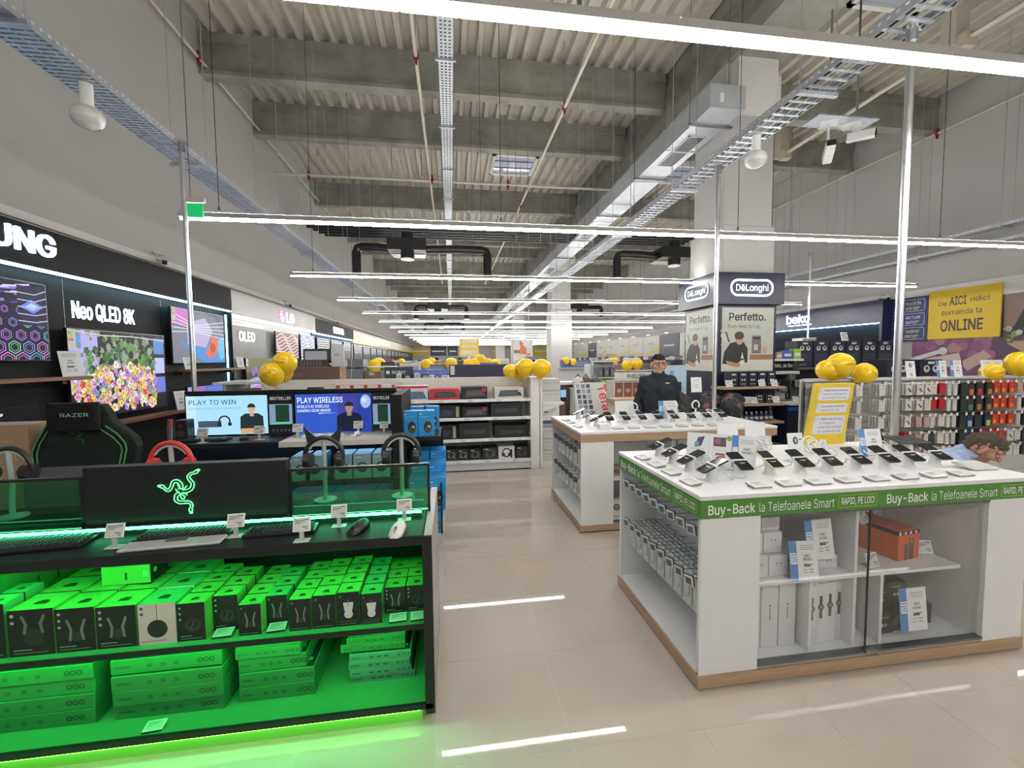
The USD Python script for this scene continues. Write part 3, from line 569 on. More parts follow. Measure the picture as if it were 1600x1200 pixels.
# flat tags on both shelves
def flat_tag(label, loc, rz=0, w=.075, d=.05, c=(.3,.62,.45), tilt=12, name='flat_tag', group=None, src=None):
    if src: return dup(src, label, loc, rz)
    t = thing(name, label, 'price tag', loc, rz, group); M = TR(0,0,.003)@RX(tilt)
    part(t, 'case', B((.75,.77,.76) if c[0] > .35 else (.5,.8,.62)).bev(-w/2,w/2,0,d,0,.006,.0015,M=M), 'plastic'); b = B(c); F = M@fr((0,0,.0062),(1,0,0),(0,1,0)); b.rect(-w*.42,d*.1,w*.42,d*.9,M=F,off=.0002)
    for k in range(3): b.rect(-w*.36,d*(.74-.16*k),w*(.3-.2*k),d*(.78-.16*k),(.05,.12,.09),F,.0005)
    part(t, 'display', b, 'card'); part(t, 'edge', B((.02,.02,.022)).box(-w/2,w/2,-.0012,0,0,.006,M=M), 'plastic'); return t
ft = None
for lab, x, y in (('flat price tag below the hands-printed mouse box',50,1020),('flat price tag in the gap left of the round mouse box',348,995),('flat price tag below the ninth mouse box',432,986),('flat price tag, left of the pair at the right end of the middle shelf',622,971),('flat price tag, right of the pair at the right end of the middle shelf',655,968)):
    p = pz(x,y,SZ); p[1] = max(p[1]-.01, RY0+.014); ft = flat_tag(lab, p, 4, src=ft) 
p = pz(237,1145,BZ); flat_tag('flat price tag on the bottom shelf before the keyboard boxes', p, 4, src=ft)
# keyboard cartons stacked on the bottom shelf
def carton(label, loc, w, d, h, body=GRN, rz=0, src=None, grp='keyboard cartons'):
    if src: return dup(src, label, loc, rz)
    t = thing('keyboard_carton', label, 'keyboard box', loc, rz, grp); part(t, 'carton', B(body).bev(0,w,0,d,0,h,.0015), 'card')
    b = B((.014,.018,.016)); F = fr((0,0,h),(1,0,0),(0,1,0)); b.rect(.006,.008,w-.006,d-.006,off=.0005,M=F); b.rect(w*.05,d*.15,w*.6,d*.8,(.03,.045,.035),F,.0008); b.disc(w*.9,d*.14,.012,(.2,.5,.3),F,.0008); part(t, 'top_print', b, 'card')
    F = fr((0,-.0006,0))
    for k in range(3): q = Point(w*.8+k*.024*min(1,w/.3),h*.5); part(t, 'badge', B((.008,.05,.02)).flat(q.buffer(h*.17).difference(q.buffer(h*.1)), M=F), 'card'); part(t, 'symbol', B((.015,.11,.035)).rect(w*(.32+.12*k),h*.35,w*(.32+.12*k)+.02,h*.6,M=F), 'card')
    part(t, 'lettering', B((.015,.11,.035)).rect(w*.04,h*.4,w*.18,h*.55,M=F), 'card'); return t
DK = (.07,.25,.15)
stacks = [('first stack from left', -60, 152, 1143, [(0,.42,1)]*4, 1.99, .066), ('second stack from left', 178, 352, 1126, [(0,.42,1)]*4, 1.99, .066), ('third stack from left', 374, 492, 1106, [(0,.42,1)]*2+[(.0,.4,.9)]+[(-.01,.36,.86)]*2, 2.01, .066), ('small stack at right end', 547, 648, 1083, [(0,.3,1)]+[(0,.29,.95)]*3+[(-.04,.27,1)]+[(-.01,.25,.9)]*2+[(.0,.2,.8)], 2.05, .037)]
for sn, xa, xb, yb, boxes, Y, h in stacks:
    a, c = py(xa,yb,Y), py(xb,yb,Y); w = c[0]-a[0]; z = BZ; seen = {}
    for k, (dx, d, s) in enumerate(boxes):
        hh = h*(.72 if sn.startswith('third') and k >= 3 else 1)
        if z+hh > SZ-.035: break
        small = sn.startswith('small'); body = DK if small and k in (0,1,2,3) else GRN; key = (d, s, hh, body)
        lab = f'{"flat teal" if body == DK else "flat green"} keyboard carton, {nth(k)} from bottom, {sn}'
        seen[key] = carton(lab, (a[0]+dx+random.uniform(-.004,.006), Y+random.uniform(-.012,.012)*(k > 0), z), w*s, d, hh, body, random.uniform(-1.5,1.5) if small else random.uniform(-.6,.6), seen.get(key)); z += hh+.0008
# ================================================================ left wall: television displays
PX = -4.4
LF = lambda y, z, x=PX: fr((x, y, z), (0,1,0), (0,0,1))           # a frame on the left wall, reading towards +y
rs = random.Random(11)
def P_hex(b, w, h, F):
    b.rect(0,0,w,h,(.012,.01,.03),F); s = .085
    for j in range(16):
        for i in range(14):
            cx, cy = w-(i+.5*(j%2))*s*1.75, j*s*1.5+.0
            if cx < -.1 or cy > h*.72: continue
            k = 1-cy/(h*.72)*.6
            c = [(.5,.2,.9),(.15,.8,.3),(.25,.3,.9),(.7,.25,.6),(.1,.5,.7)][rs.randrange(5)]; a = [Polygon([(cx+r*math.cos(math.pi/6+m*math.pi/3), cy+r*math.sin(math.pi/6+m*math.pi/3)) for m in range(6)]) for r in (s*.95*k, s*.82*k, s*.6*k, s*.52*k)]
            fl = sbox(0,0,w,h); b.flat(a[0].difference(a[1]).intersection(fl), c, F, .0004); b.flat(a[2].difference(a[3]).intersection(fl), np.array(c)*.5+.2, F, .0004)
    for k in range(60):
        y = h*(.7+.3*rs.random()); x = w*rs.random()*.95; l = rs.uniform(.03,.25); b.flat([(x,y),(min(x+l,w),y+.03*rs.random()),(min(x+l,w),min(y+.04,h)),(x,min(y+.012,h))], [(.6,.5,.9),(.2,.2,.7),(.75,.6,.8),(.05,.05,.2)][k%4], F, .0006)
    b.rect(w*.83,h*.45,w,h*.95,(.02,.02,.05),F,.0008); b.flat([(w*.84,h*.68),(w*.91,h*.78),(w*.98,h*.7),(w*.92,h*.6)],(.15,.25,.75),F,.001); b.flat([(w*.87,h*.68),(w*.91,h*.74),(w*.95,h*.7),(w*.92,h*.64)],(.4,.6,.95),F,.0013)
    for k in range(5): b.flat(LineString([(w*.83,h*(.5+.09*k)),(w*.93,h*(.49+.09*k)),(w,h*(.52+.1*k))]).buffer(.006), (.45,.4,.6), F, .0015)
def P_flowers(b, w, h, F):
    b.rect(0,0,w,h,(.02,.018,.022),F); b.rect(0,h*.3,w*.25,h,(.42,.38,.75),F,.0003); b.rect(0,h*.8,w*.1,h*.98,(.08,.3,.65),F,.0005)
    for k in range(3): b.rect(w*.86,h*(.2+.27*k),w*.99,h*(.42+.27*k),[(.15,.2,.6),(.45,.5,.8),(.1,.25,.6)][k],F,.0004)
    def blob(x, y, r, c, o):
        n = 10; b.flat([(min(max(x+r*(1+.3*(m%2)-.2*rs.random())*math.cos(m*2*math.pi/n+r*90)*.85,0),w), min(max(y+r*(1+.3*(m%2)-.2*rs.random())*math.sin(m*2*math.pi/n+r*90),0),h)) for m in range(n)], c, F, o)
    for k in range(420):
        x, y = w*(.55+.24*rs.gauss(0,1)), h*(.62+.2*rs.gauss(0,1))
        if 0 < x < w*.86 and 0 < y < h: blob(x, y, rs.uniform(.02,.06), [(.12,.28,.06),(.2,.25,.2),(.05,.12,.04),(.3,.32,.28),(.07,.2,.08),(.02,.03,.02)][k%6], .0008+k*1e-6)
    pal = [(.75,.05,.05),(.8,.4,.05),(.8,.72,.6),(.55,.2,.6),(.85,.65,.15),(.75,.3,.5),(.8,.8,.78),(.35,.2,.6),(.6,.5,.1),(.9,.5,.6),(.15,.35,.4)]
    for k in range(420):
        x, y = w*rs.uniform(.0,.88), h*rs.uniform(.04,.6)
        if (x-w*.45)**2/(w*.5)**2+(y-h*.28)**2/(h*.34)**2 > 1: continue
        c = pal[rs.randrange(11)]; r = rs.uniform(.02,.055); blob(x, y, r, c, .0012+k*2e-6); blob(x+.004, y+.004, r*.5, np.array(c)*.6+.1, .0012+k*2e-6+1e-6); blob(x, y, r*.2, np.array(c)*.3, .0022)
    b.flat(LineString([(0,h*.99),(w*.3,h*.95),(w*.6,h*.96),(w,h*.93)]).buffer(.008), (.6,.55,.5), F, .002)
def P_guitar(b, w, h, F):
    b.rect(0,0,w,h,(.16,.17,.22),F); b.rect(0,h*.72,w*.35,h,(.55,.15,.5),F,.0004); b.flat([(w*.1,h*.4),(w*.5,h*.3),(w,h*.5),(w,0),(w*.55,0)],(.05,.25,.6),F,.0005); b.flat([(w*.25,h*.75),(w*.6,h*.9),(w*.75,h*.65),(w*.6,h*.3),(w*.25,h*.35)],(.4,.38,.55),F,.0006); b.flat([(w*.5,h),(w*.8,h*.95),(w,h*.6),(w,h),(w*.7,h)],(.1,.09,.16),F,.0007)
    b.flat([(w*.58,h*.2),(w*.72,h*.42),(w*.7,h*.52),(w*.84,h*.5),(w*.88,h*.36),(w*.8,h*.15),(w*.66,h*.08)],(.7,.12,.04),F,.0009); b.disc(w*.74,h*.3,w*.06,(.35,.05,.03),F,.0012); b.flat([(w*.8,h*.45),(w,h*.55),(w,h*.1),(w*.9,h*.05)],(.1,.45,.75),F,.0008)
    for k in range(5): b.flat(LineString([(0,h*(.92-.09*k)),(w*.4,h*(.72-.03*k)),(w,h*(.86-.09*k))]).buffer(.006),(.7,.72,.78),F,.0014)
def P_dark(b, w, h, F):
    b.rect(0,0,w,h,(.005,.005,.008),F); b.flat(LineString([(0,h*.55),(w*.75,h*.92)]).buffer(.014),(.8,.45,.6),F,.0005); b.flat([(w*.3,h*.35),(w*.6,h*.48),(w*.98,h*.2),(w*.9,h*.05),(w*.5,h*.1)],(.42,.3,.75),F,.0005)
    b.flat([(w*.45,h*.5),(w*.6,h*.62),(w*.88,h*.4),(w*.85,h*.32),(w*.6,h*.45)],(.012,.012,.05),F,.0008)
    for k in range(6): b.disc(w*(.55+.05*k),h*(.58-.04*k),.022,(.6,.5,.85),F,.001,7)
def P_violet(b, w, h, F):
    b.rect(0,0,w,h,(.12,.13,.5),F); b.rect(0,0,w*.22,h,(.4,.3,.6),F,.0003); b.disc(w*.1,h*.8,w*.07,(.6,.55,.65),F,.0006,10); b.flat([(w*.02,0),(w*.2,0),(w*.17,h*.65),(w*.05,h*.6)],(.35,.12,.5),F,.0005); b.rect(w*.25,h*.3,w*.45,h,(.3,.15,.5),F,.0004); b.rect(w*.5,h*.5,w*.97,h*.95,(.1,.2,.6),F,.0004); b.rect(w*.85,h*.65,w*.96,h*.85,(.03,.03,.15),F,.0006)
def P_wave(bg, ln):
    def f(b, w, h, F):
        b.rect(0,0,w,h,bg,F)
        for k in range(8):
            y = h*(.1+.11*k); b.flat(LineString([(x*w/14, min(max(y+.05*math.sin(x*.9+k*.7),.01),h-.01)) for x in range(15)]).buffer(.016).intersection(sbox(0,0,w,h)), ln, F, .0006)
    return f
def P_purpleflower(b, w, h, F):
    b.rect(0,0,w,h,(.06,.06,.03),F); b.rect(0,h*.6,w,h,(.13,.14,.03),F,.0003); b.flat([(w*.1,0),(w*.12,h*.42),(w*.5,h*.5),(w*.98,h*.42),(w,0)],(.4,.35,.75),F,.0005)
    for k in range(5): b.flat(LineString([(w*.1,h*(.05+.07*k)),(w*.5,h*(.15+.07*k)),(w*.9,h*(.08+.06*k))]).buffer(.02),(.6,.2,.3) if k%2 else (.5,.45,.85),F,.0008)
    for k in range(9): b.disc(w*(.2+.08*k),h*(.6+.1*math.sin(k*2)),.09,(.22,.12,.42),F,.0007,8)
def P_bw(b, w, h, F):
    b.rect(0,0,w,h,(.02,.02,.022),F)
    for k in range(4): b.rect(w*.06,h*(.62+.09*k),w*.94,h*(.65+.09*k),(.5,.5,.52),F,.0005)
    b.rect(0,0,w,h*.4,(.025,.03,.028),F,.0005)
def television(label, M, w, h, painter, sticker=True, name='television', legs=False):
    o = M[:3,3]; t = thing(name, label, 'television', o); R = M.copy(); R[:3,3] = 0
    part(t, 'bezel', B((.012,.012,.013)).box(-.012,w+.012,-.012,h+.012,-.035,.0, M=R), 'plastic'); b = B(); painter(b, w, h, R@TR(0,0,.001)); part(t, 'picture', b, 'screen')
    if sticker:
        b = B((.72,.72,.7)).rect(-.01,h*.78,.1,h*1.0,M=R,off=.004)
        for k, c in enumerate(((.05,.45,.1),(.4,.6,.05),(.85,.7,.05),(.85,.35,.05),(.7,.05,.05))): b.rect(0,h*(.955-.02*k),.04+.008*k,h*(.968-.02*k),c,R,.0055)
        part(t, 'energy_label', b, 'card')
    return t
def wall_tv(label, ya, yb, za, zb, painter, x=PX, **k): return television(label, LF(ya, za, x), yb-ya, zb-za, painter, **k)
t = thing('television_portal', 'black television display wall with glowing brand letters and a pale blue light strip', 'wall display', (XL, 1.2, 0)); w = 9.4-1.2
part(t, 'back_panel', B().box(0, .38, 0, w, 0, 2.66), 'dark_panel'); part(t, 'header', B().box(0, .5, 0, w, 2.68, 3.12), 'dark_panel')
part(t, 'end_panel', B().box(0, .5, w-.02, w, 0, 2.68), 'black_laminate')
part(t, 'light_strip', B((.45,.82,1.0)).box(.44, .505, 0, w, 2.655, 2.68), 'led')
part(t, 'light_strip', B((.45,.82,1.0)).box(.385, .42, w-.05, w-.03, .6, 2.6), 'lit_sign')
for y in (2.2, 4.0, 5.75, 7.45): part(t, 'panel_joint', B((.008,.008,.008)).box(.375, .382, y-1.2-.006, y-1.2+.006, .3, 2.64), 'plastic')
part(t, 'letters', B((.55,.72,1.0)).text('SAMSUNG', .225, M=fr((.502, 5.52-1.2, 2.825),(0,1,0)), bold=True, align='r', width=1.62, depth=.03), 'lit_sign')
part(t, 'lettering', B((.72,.85,.98)).text('Neo QLED 8K', .2, M=fr((.385, 5.83-1.2, 2.2),(0,1,0)), bold=True, width=1.03, depth=.012), 'lit_sign')
wall_tv('large television showing glowing violet and green hexagons', 3.55, 5.38, 1.69, 2.5, P_hex, sticker=False)
wall_tv('television showing a dense bouquet of colourful flowers', 5.62, 7.28, .98, 2.05, P_flowers)
wall_tv('television showing a red guitar shape and white curved lines', 7.5, 9.05, 1.64, 2.53, P_guitar)
wall_tv('low black television showing a violet gloved hand and a pink bar', 3.7, 5.2, .5, 1.2, P_dark, sticker=False)
wall_tv('low television showing a blue and violet scene behind the lit gaming displays', 7.82, 8.96, .45, 1.22, P_violet, sticker=False)
def wall_shelf(label, ya, yb, z, d=.22): 
    t = thing('wall_shelf', label, 'shelf', (PX+.02, ya, z)); part(t, 'board', B().bev(0,d,0,yb-ya,-.04,0,.003), 'walnut'); part(t, 'bracket', B(K).box(-.12,.02,.1,.16,-.09,-.04), 'black_metal'); part(t, 'bracket', B(K).box(-.12,.02,yb-ya-.16,yb-ya-.1,-.09,-.04), 'black_metal')
wall_shelf('walnut wall shelf below the hexagon television', 3.3, 5.62, 1.50); wall_shelf('walnut wall shelf below the flower television', 5.9, 7.78, .9); wall_shelf('walnut wall shelf below the red guitar television', 7.55, 9.36, 1.53)
def card_face(b, w, h, M, blue=True, deep=False):
    """the price leaflet: text lines in grey, price in dark figures"""
    b.box(0,w,-.002,.0,0,h,(.78,.79,.8),M=M); F = M@fr((0,-.0023,0)); g = (.3,.31,.33); x0 = 0
    if blue:
        x0 = w*.27; b.rect(0,0,x0,h,(.10,.25,.58),F,.0002); b.rect(w*.03,h*.42,w*.25,h*.7,(.8,.82,.84),F,.0004); b.text('ȚIE!', h*.13, (.10,.25,.58), F@TR(w*.14,h*.47,0), .0006, True, 'c', width=w*.19); b.rect(w*.05,h*.64,w*.23,h*.665,(.10,.25,.58),F,.0006)
    W_ = w-x0; c = x0+W_/2
    for k in range(3): b.rect(c-W_*.33,h*(.88-.05*k),c+W_*.33,h*(.895-.05*k),g,F,.0004)
    b.text('PREȚ', h*.06, (.12,.12,.13), F@TR(c,h*.59,0), .0004, True, 'c', .8); b.text('PROMO', h*.06, (.12,.12,.13), F@TR(c,h*.50,0), .0004, True, 'c', .8)
    b.rect(c-W_*.2,h*.35,c+W_*.12,h*.42,(.15,.15,.16),F,.0004); b.rect(c+W_*.15,h*.39,c+W_*.24,h*.42,(.15,.15,.16),F,.0004)
    for k in range(2): b.rect(c-W_*.25,h*(.27-.07*k),c-W_*.05,h*(.285-.07*k),g,F,.0004); b.rect(c+W_*.05,h*(.27-.07*k),c+W_*.25,h*(.295-.07*k),g,F,.0004)
def leaflet(label, loc, w, h, rz=0, tilt=-12, blue=True, face=None, group=None):
    t = thing('price_card', label, 'price card', loc, rz, group); b = B(); M = RX(tilt); (face or card_face)(b, w, h, M, blue) if face is None else face(b, w, h, M); part(t, 'sheet', b, 'card'); part(t, 'acrylic_foot', B((.75,.77,.78)).box(0,w,-.001,.055,0,.003).quads([(0,.055,.003),(w,.055,.003),(w,.0-math.sin(math.radians(tilt))*h*.5,h*.5),(0,.0-math.sin(math.radians(tilt))*h*.5,h*.5)],[(0,1,2,3)]), 'acrylic'); return t
leaflet('white price card on the shelf below the hexagon television', (PX+.16, 5.32, 1.5), .2, .29, 70, blue=False)
leaflet('white price card on the shelf by the flower television', (PX+.16, 7.25, .9), .19, .3, 70, blue=False)
leaflet('small white price card at the near end of the guitar television shelf', (PX+.16, 7.5, 1.53), .17, .2, 70, blue=False); leaflet('small white price card at the far end of the guitar television shelf', (PX+.16, 9.2, 1.53), .17, .22, 70, blue=False)
# second portal: light grey with a round brand mark
t = thing('television_portal', 'light grey television display wall with a lit round brand mark and white light strip', 'wall display', (XL, 9.42, 0)); w = 14.8-9.42
part(t, 'back_panel', B((.42,.42,.42)).box(0, .34, 0, w, 0, 2.6), 'card'); part(t, 'header', B((.5,.5,.5)).box(0, .5, 0, w, 2.62, 3.1), 'card'); part(t, 'light_strip', B((1,1,.97)).box(.34, .505, 0, w, 2.575, 2.62), 'lit_sign')
part(t, 'grey_panel', B((.17,.17,.17)).box(.34, .42, -.02, 1.75, .3, 2.42), 'card'); part(t, 'panel_light', B((1,1,.97)).box(.34, .40, 0, 1.75, 2.42, 2.435), 'lit_sign')
part(t, 'lettering', B((.8,.92,.98)).text('OLED', .2, M=fr((.425, 9.8-9.42, 2.1),(0,1,0)), bold=True, width=.76, depth=.012), 'lit_sign')
lm = fr((.505, 12.0-9.42, 2.82),(0,1,0)); b = B((.65,.03,.18)); b.flat(Point(0,.02).buffer(.17), (.62,.03,.18), lm, .004); b.flat(Point(0,.02).buffer(.135).difference(Point(0,.02).buffer(.11)).difference(sbox(0,.03,.3,.3)), (.9,.9,.92), lm, .008); b.rect(-.012,-.05,.012,.1,(.9,.9,.92),lm,.008); b.rect(-.012,-.05,.05,-.027,(.9,.9,.92),lm,.008); b.disc(-.07,.06,.018,(.9,.9,.92),lm,.008)
part(t, 'brand_mark', b, 'lit_sign'); part(t, 'letters', B((.8,.86,.95)).text('LG', .26, M=lm@TR(.25,-.12,0), bold=True, width=.6, depth=.02), 'lit_sign')
wall_tv('television with a dark red picture of pale waves', 11.62, 13.2, 1.72, 2.41, P_wave((.16,.02,.025),(.55,.5,.48)), x=-4.42, sticker=False); wall_tv('television with a grey-blue picture of white waves', 13.42, 14.7, 1.6, 2.44, P_wave((.2,.24,.34),(.62,.66,.72)), x=-4.42, sticker=False)
wall_tv('television showing purple flowers over lavender folds, behind the balloons', 9.8, 11.44, .95, 1.71, P_purpleflower, x=-4.35)
# third portal and the yellow header beyond
t = thing('television_portal', 'black television display wall with a small lit white sign and blue light strip', 'wall display', (XL, 14.85, 0)); w = 20.3-14.85
part(t, 'back_panel', B().box(0, .36, 0, w, 0, 2.56), 'dark_panel'); part(t, 'header', B().box(0,.5,0,w,2.58,3.05), 'dark_panel'); part(t, 'light_strip', B((.12,.35,1.0)).box(.36,.505,0,w,2.545,2.58), 'led'); part(t, 'sign', B((.75,.85,.95)).box(.5,.52,2.1,3.6,2.7,2.94), 'lit_sign'); part(t, 'sign_band', B((.25,.4,.6)).box(.52,.523,2.25,3.45,2.78,2.82), 'card')
for k, (ya, yb) in enumerate(((15.1,16.6),(16.8,18.4),(18.7,19.9))): wall_tv(f'television with black and white stripes, {nth(k)} on the third portal', ya, yb, 1.55, 2.42, P_bw, x=-4.45, sticker=False)
t = thing('wall_header', 'yellow wall header running far down the left wall above rows of televisions', 'wall sign', (XL, 20.4, 2.45)); part(t, 'panel', B((.72,.5,.06)).box(0,.45,0,31,0,.62), 'card'); part(t, 'curve', B((.6,.56,.5)).flat([(0,.62),(0,.3),(6,.12),(14,.2),(31,.1),(31,0),(31,.62)],M=fr((.452,0,0),(0,1,0))).rect(0,0,31,.03,(.8,.6,.1),fr((.455,0,0),(0,1,0))), 'card')
for k in range(12): wall_tv(f'far television in the yellow-headed row, {nth(k)} from the near end', 20.8+k*2.1, 22.5+k*2.1, 1.45, 2.35, P_bw, x=-4.5, sticker=False)
t = thing('wall_backing', 'dark backing wall behind the far row of televisions', 'wall panel', (XL, 20.4, 0)); part(t, 'panel', B((.1,.1,.1)).box(0,.37,0,31,0,2.44), 'card')

# ================================================================ gaming chair and carton behind the counter
cy = 2.98
def gx(x): return py(x, 690, cy)[0]
def gz(y, x=140): return py(x, y, cy)[2]
t = thing('gaming_chair', 'black high-backed gaming chair with green piping and an embroidered headrest pillow', 'chair', (gx(140), cy, 0)); cx = gx(140); Q = lambda x, y: (gx(x)-cx, gz(y, x))
outl = np.array([Q(*p) for p in ((100,640),(90,655),(70,683),(59,700),(58,722),(66,745),(72,775),(82,830),(200,830),(204,775),(207,745),(209,725),(215,697),(211,684),(196,672),(180,660),(173,645),(165,634),(112,634))])
def blow(poly, y0, y1, r, c, M=None):
    b = B(c); g = Polygon(poly).buffer(.012).buffer(0)
    for k in range(8): a = k*math.pi/16; q = g.buffer(-r*(1-math.cos(a))); th = (y1-y0)*(math.cos(a)*0+1-.1*k if 0 else .2+.8*math.sin(a+.1)); b.ext(g.buffer(-r*(1-math.cos(a)) if k else 0), (y1-y0)*(.35+.65*math.sin(math.acos(max(0,1-(1-math.cos(a)))) )), M=fr((0,(y0+y1)/2+(y1-y0)*(.35+.65*math.sin(a))/2,0)))
    return b
part(t, 'backrest', blow(outl, -.06, .06, .05, (.022,.028,.024)), 'fabric')
for pts in (((100,645),(93,658),(72,690),(66,704),(66,722),(74,748),(80,775)), ((106,650),(98,662),(78,692),(73,706),(73,722),(81,748),(88,775)), ((180,663),(196,674),(208,688),(210,698),(203,725),(200,745),(198,775)), ((172,668),(190,680),(201,692),(203,700),(197,725),(193,745),(191,775))):
    part(t, 'piping', B((.12,.33,.16)).tube([(a[0], -.068, a[1]) for a in (Q(*p) for p in pts)], .0045, 6), 'fabric')
a, c = Q(103,648), Q(177,632); part(t, 'headrest_pillow', B((.012,.013,.013)).rbox(a[0],c[0],-.14,-.06,gz(668)-0,gz(627),.035), 'fabric')
part(t, 'embroidery', B((.45,.6,.48)).text('RAZER', .022, M=fr((Q(150,644)[0], -.143, gz(647))), align='c', wx=1.6), 'card')
part(t, 'emblem', snake(fr((Q(139,0)[0], -.066, gz(676))), .11, (.04,.2,.07)), 'plastic')
part(t, 'seat', B((.1,.1,.105)).rbox(-.27,.25,-.5,.02,.42,.54,.08), 'fabric'); part(t, 'lumbar_cushion', B((.16,.16,.165)).rbox(-.24,.22,-.2,-.06,.55,gz(724),.07), 'fabric')
part(t, 'gas_column', B(K).cyl((0,-.2,.08),(0,-.2,.42),.03,n=12), 'plastic')
for k in range(5): part(t, 'base_leg', B(K).cyl((0,-.2,.09),(.3*math.cos(k*1.257),-.2+.3*math.sin(k*1.257),.06),.028,.018,n=8).ell((.3*math.cos(k*1.257),-.2+.3*math.sin(k*1.257),.03),.03,n=8), 'plastic')
a = py(42,663,2.9); t = thing('carton', 'tall brown cardboard carton at the left edge with printed lines and a 43 mark', 'box', (a[0]-.75, 2.9, 0)); part(t, 'carton', B((.36,.24,.14)).bev(0,.75,0,.16,0,a[2],.004), 'card'); b = B((.46,.33,.21)); F = fr((0,-.001,0)); h = a[2]
for k in range(5): b.rect(.3,h-.1-.075*k,.68-.02*(k%2),h-.106-.075*k,M=F)
b.text('43', .04, (.5,.38,.26), F@TR(.62,h-.22,0)); b.rect(.25,h-.33,.6,h-.28,(.5,.38,.28),F,.0004); b.rect(.3,h-.52,.57,h-.36,(.52,.42,.33),F,.0004); part(t, 'print', b, 'card'); part(t, 'tape', B((.45,.33,.2)).rect(.3,0,.45,.16,M=fr((0,0,h+.0006),(1,0,0),(0,1,0))), 'card')

# ================================================================ lit gaming displays and their desks
GY, DY, DZ = 4.35, 3.92, None
DZ = py(500,688,DY)[2]
gl, gr_ = py(248,690,DY)[0], py(612,686,DY)[0]
t = gg = thing('gaming_shelf', 'long black shelving unit with lit gaming panels, desks and open shelves of boxes', 'shelving unit', (gl, DY, 0)); Lg = gr_-gl
gtop = py(450,612,GY)[2]
part(t, 'back_panel', B().box(0, Lg, GY-DY, GY-DY+.06, 0, gtop+.01), 'black_laminate')
q0, q1 = py(611,617,DY+.05), py(627,617,DY+.05); part(t, 'end_post', B().box(q0[0]-gl, q1[0]-gl, .05, .95, 0, q0[2]), 'dark_panel')
part(t, 'top_rail', B().box(0, Lg, GY-DY-.05, GY-DY, gtop-.01, gtop+.02), 'dark_panel')
wd0 = py(436,690,DY)[0]
part(t, 'dark_desk', B().bev(0, wd0-gl-.004, 0, GY-DY, DZ-.035, DZ, .003), 'black_laminate'); part(t, 'pale_desk', B((.62,.58,.5)).bev(wd0-gl, Lg, -.02, GY-DY, DZ-.05, DZ, .003), 'card')
for z in (.28, .58): part(t, 'shelf', B().box(0, Lg+.1, .02, GY-DY, z-.025, z), 'dark_panel')
part(t, 'shelf_light', B((.35,.65,1.0)).box(.1, Lg-.05, .2, .215, DZ-.058, DZ-.051), 'led'); part(t, 'shelf_light', B((.25,.55,1.0)).box(.1, Lg-.05, .2, .215, .547, .554), 'lit_sign')
part(t, 'plinth', B().box(.02, Lg, .05, GY-DY, 0, .25), 'black_laminate')
def fig(b, F, x, y, s, skin, top, hair):
    """printed person: head and shoulders"""
    b.flat(unary_union([Polygon([(-.62,-.9),(-.6,-.15),(-.35,.02),(.35,.02),(.6,-.15),(.62,-.9)]).buffer(.05)]), top, F@TR(x,y,0)@np.diag([s,s,1,1]), .0012); D = F@TR(x,y,0)@np.diag([s,s,1,1])
    b.flat([(-.12,-.1),(-.12,.15),(.12,.15),(.12,-.1)], np.array(skin)*.85, D, .0014); b.flat(affinity.scale(Point(0,.36).buffer(.24),.85,1.12), skin, D, .0016); b.flat(affinity.scale(Point(0,.45).buffer(.25),.92,.95).difference(sbox(-.5,-.5,.5,.44)), hair, D, .0018)
    for k in (-.08,.08): b.disc(k,.38,.022,(.1,.07,.06),D,.0019,6)
    b.rect(-.07,.22,.07,.245,np.array(skin)*.6,D,.0019)
def lit_panel(label, xa, xb, ya, yb, painter, Y=GY-.03, name='lit_panel', cat='lit poster'):
    a, c = py(xa,yb,Y), py(xb,ya,Y); w, h = c[0]-a[0], c[2]-a[2]; t = thing(name, label, cat, (a[0], Y, a[2])); part(t, 'frame', B(K).box(-.01,w+.01,0,.025,-.01,h+.01), 'plastic'); b = B(); painter(b, w, h, fr((0,-.001,0))); part(t, 'picture', b, 'screen')
def P_win(b, w, h, F):
    b.rect(0,0,w,h,(.38,.68,.86),F); b.rect(0,0,w*.12,h,(.5,.74,.88),F,.0003); b.text('PLAY TO WIN', h*.115, (.03,.06,.12), F@TR(w*.03,h*.78,0), .0008, width=w*.58); b.text('ESPORT GEAR FOR CHAMPIONS', h*.055, (.2,.42,.6), F@TR(w*.03,h*.65,0), .0008, width=w*.64)
    b.rect(w*.14,h*.2,w*.42,h*.36,(.03,.04,.07),F,.0008); [b.rect(w*(.15+.028*k),h*(.215+.035*j),w*(.172+.028*k),h*(.24+.035*j),(.09,.12,.2),F,.0011) for k in range(9) for j in range(4)]
    b.flat(Point(w*.46,h*.35).buffer(w*.075).difference(Point(w*.46,h*.35).buffer(w*.055)).difference(sbox(0,0,w,h*.3)), (.03,.03,.04), F, .0012); [b.disc(w*(.46+s*.065),h*.27,w*.025,(.02,.02,.03),F,.0014) for s in (-1,1)]
    fig(b, F, w*.8, h*.5, h*.42, (.62,.42,.3), (.015,.03,.035), (.03,.025,.02)); b.rect(w*.66,h*.02,w*.97,h*.15,(.6,.33,.18),F,.002)
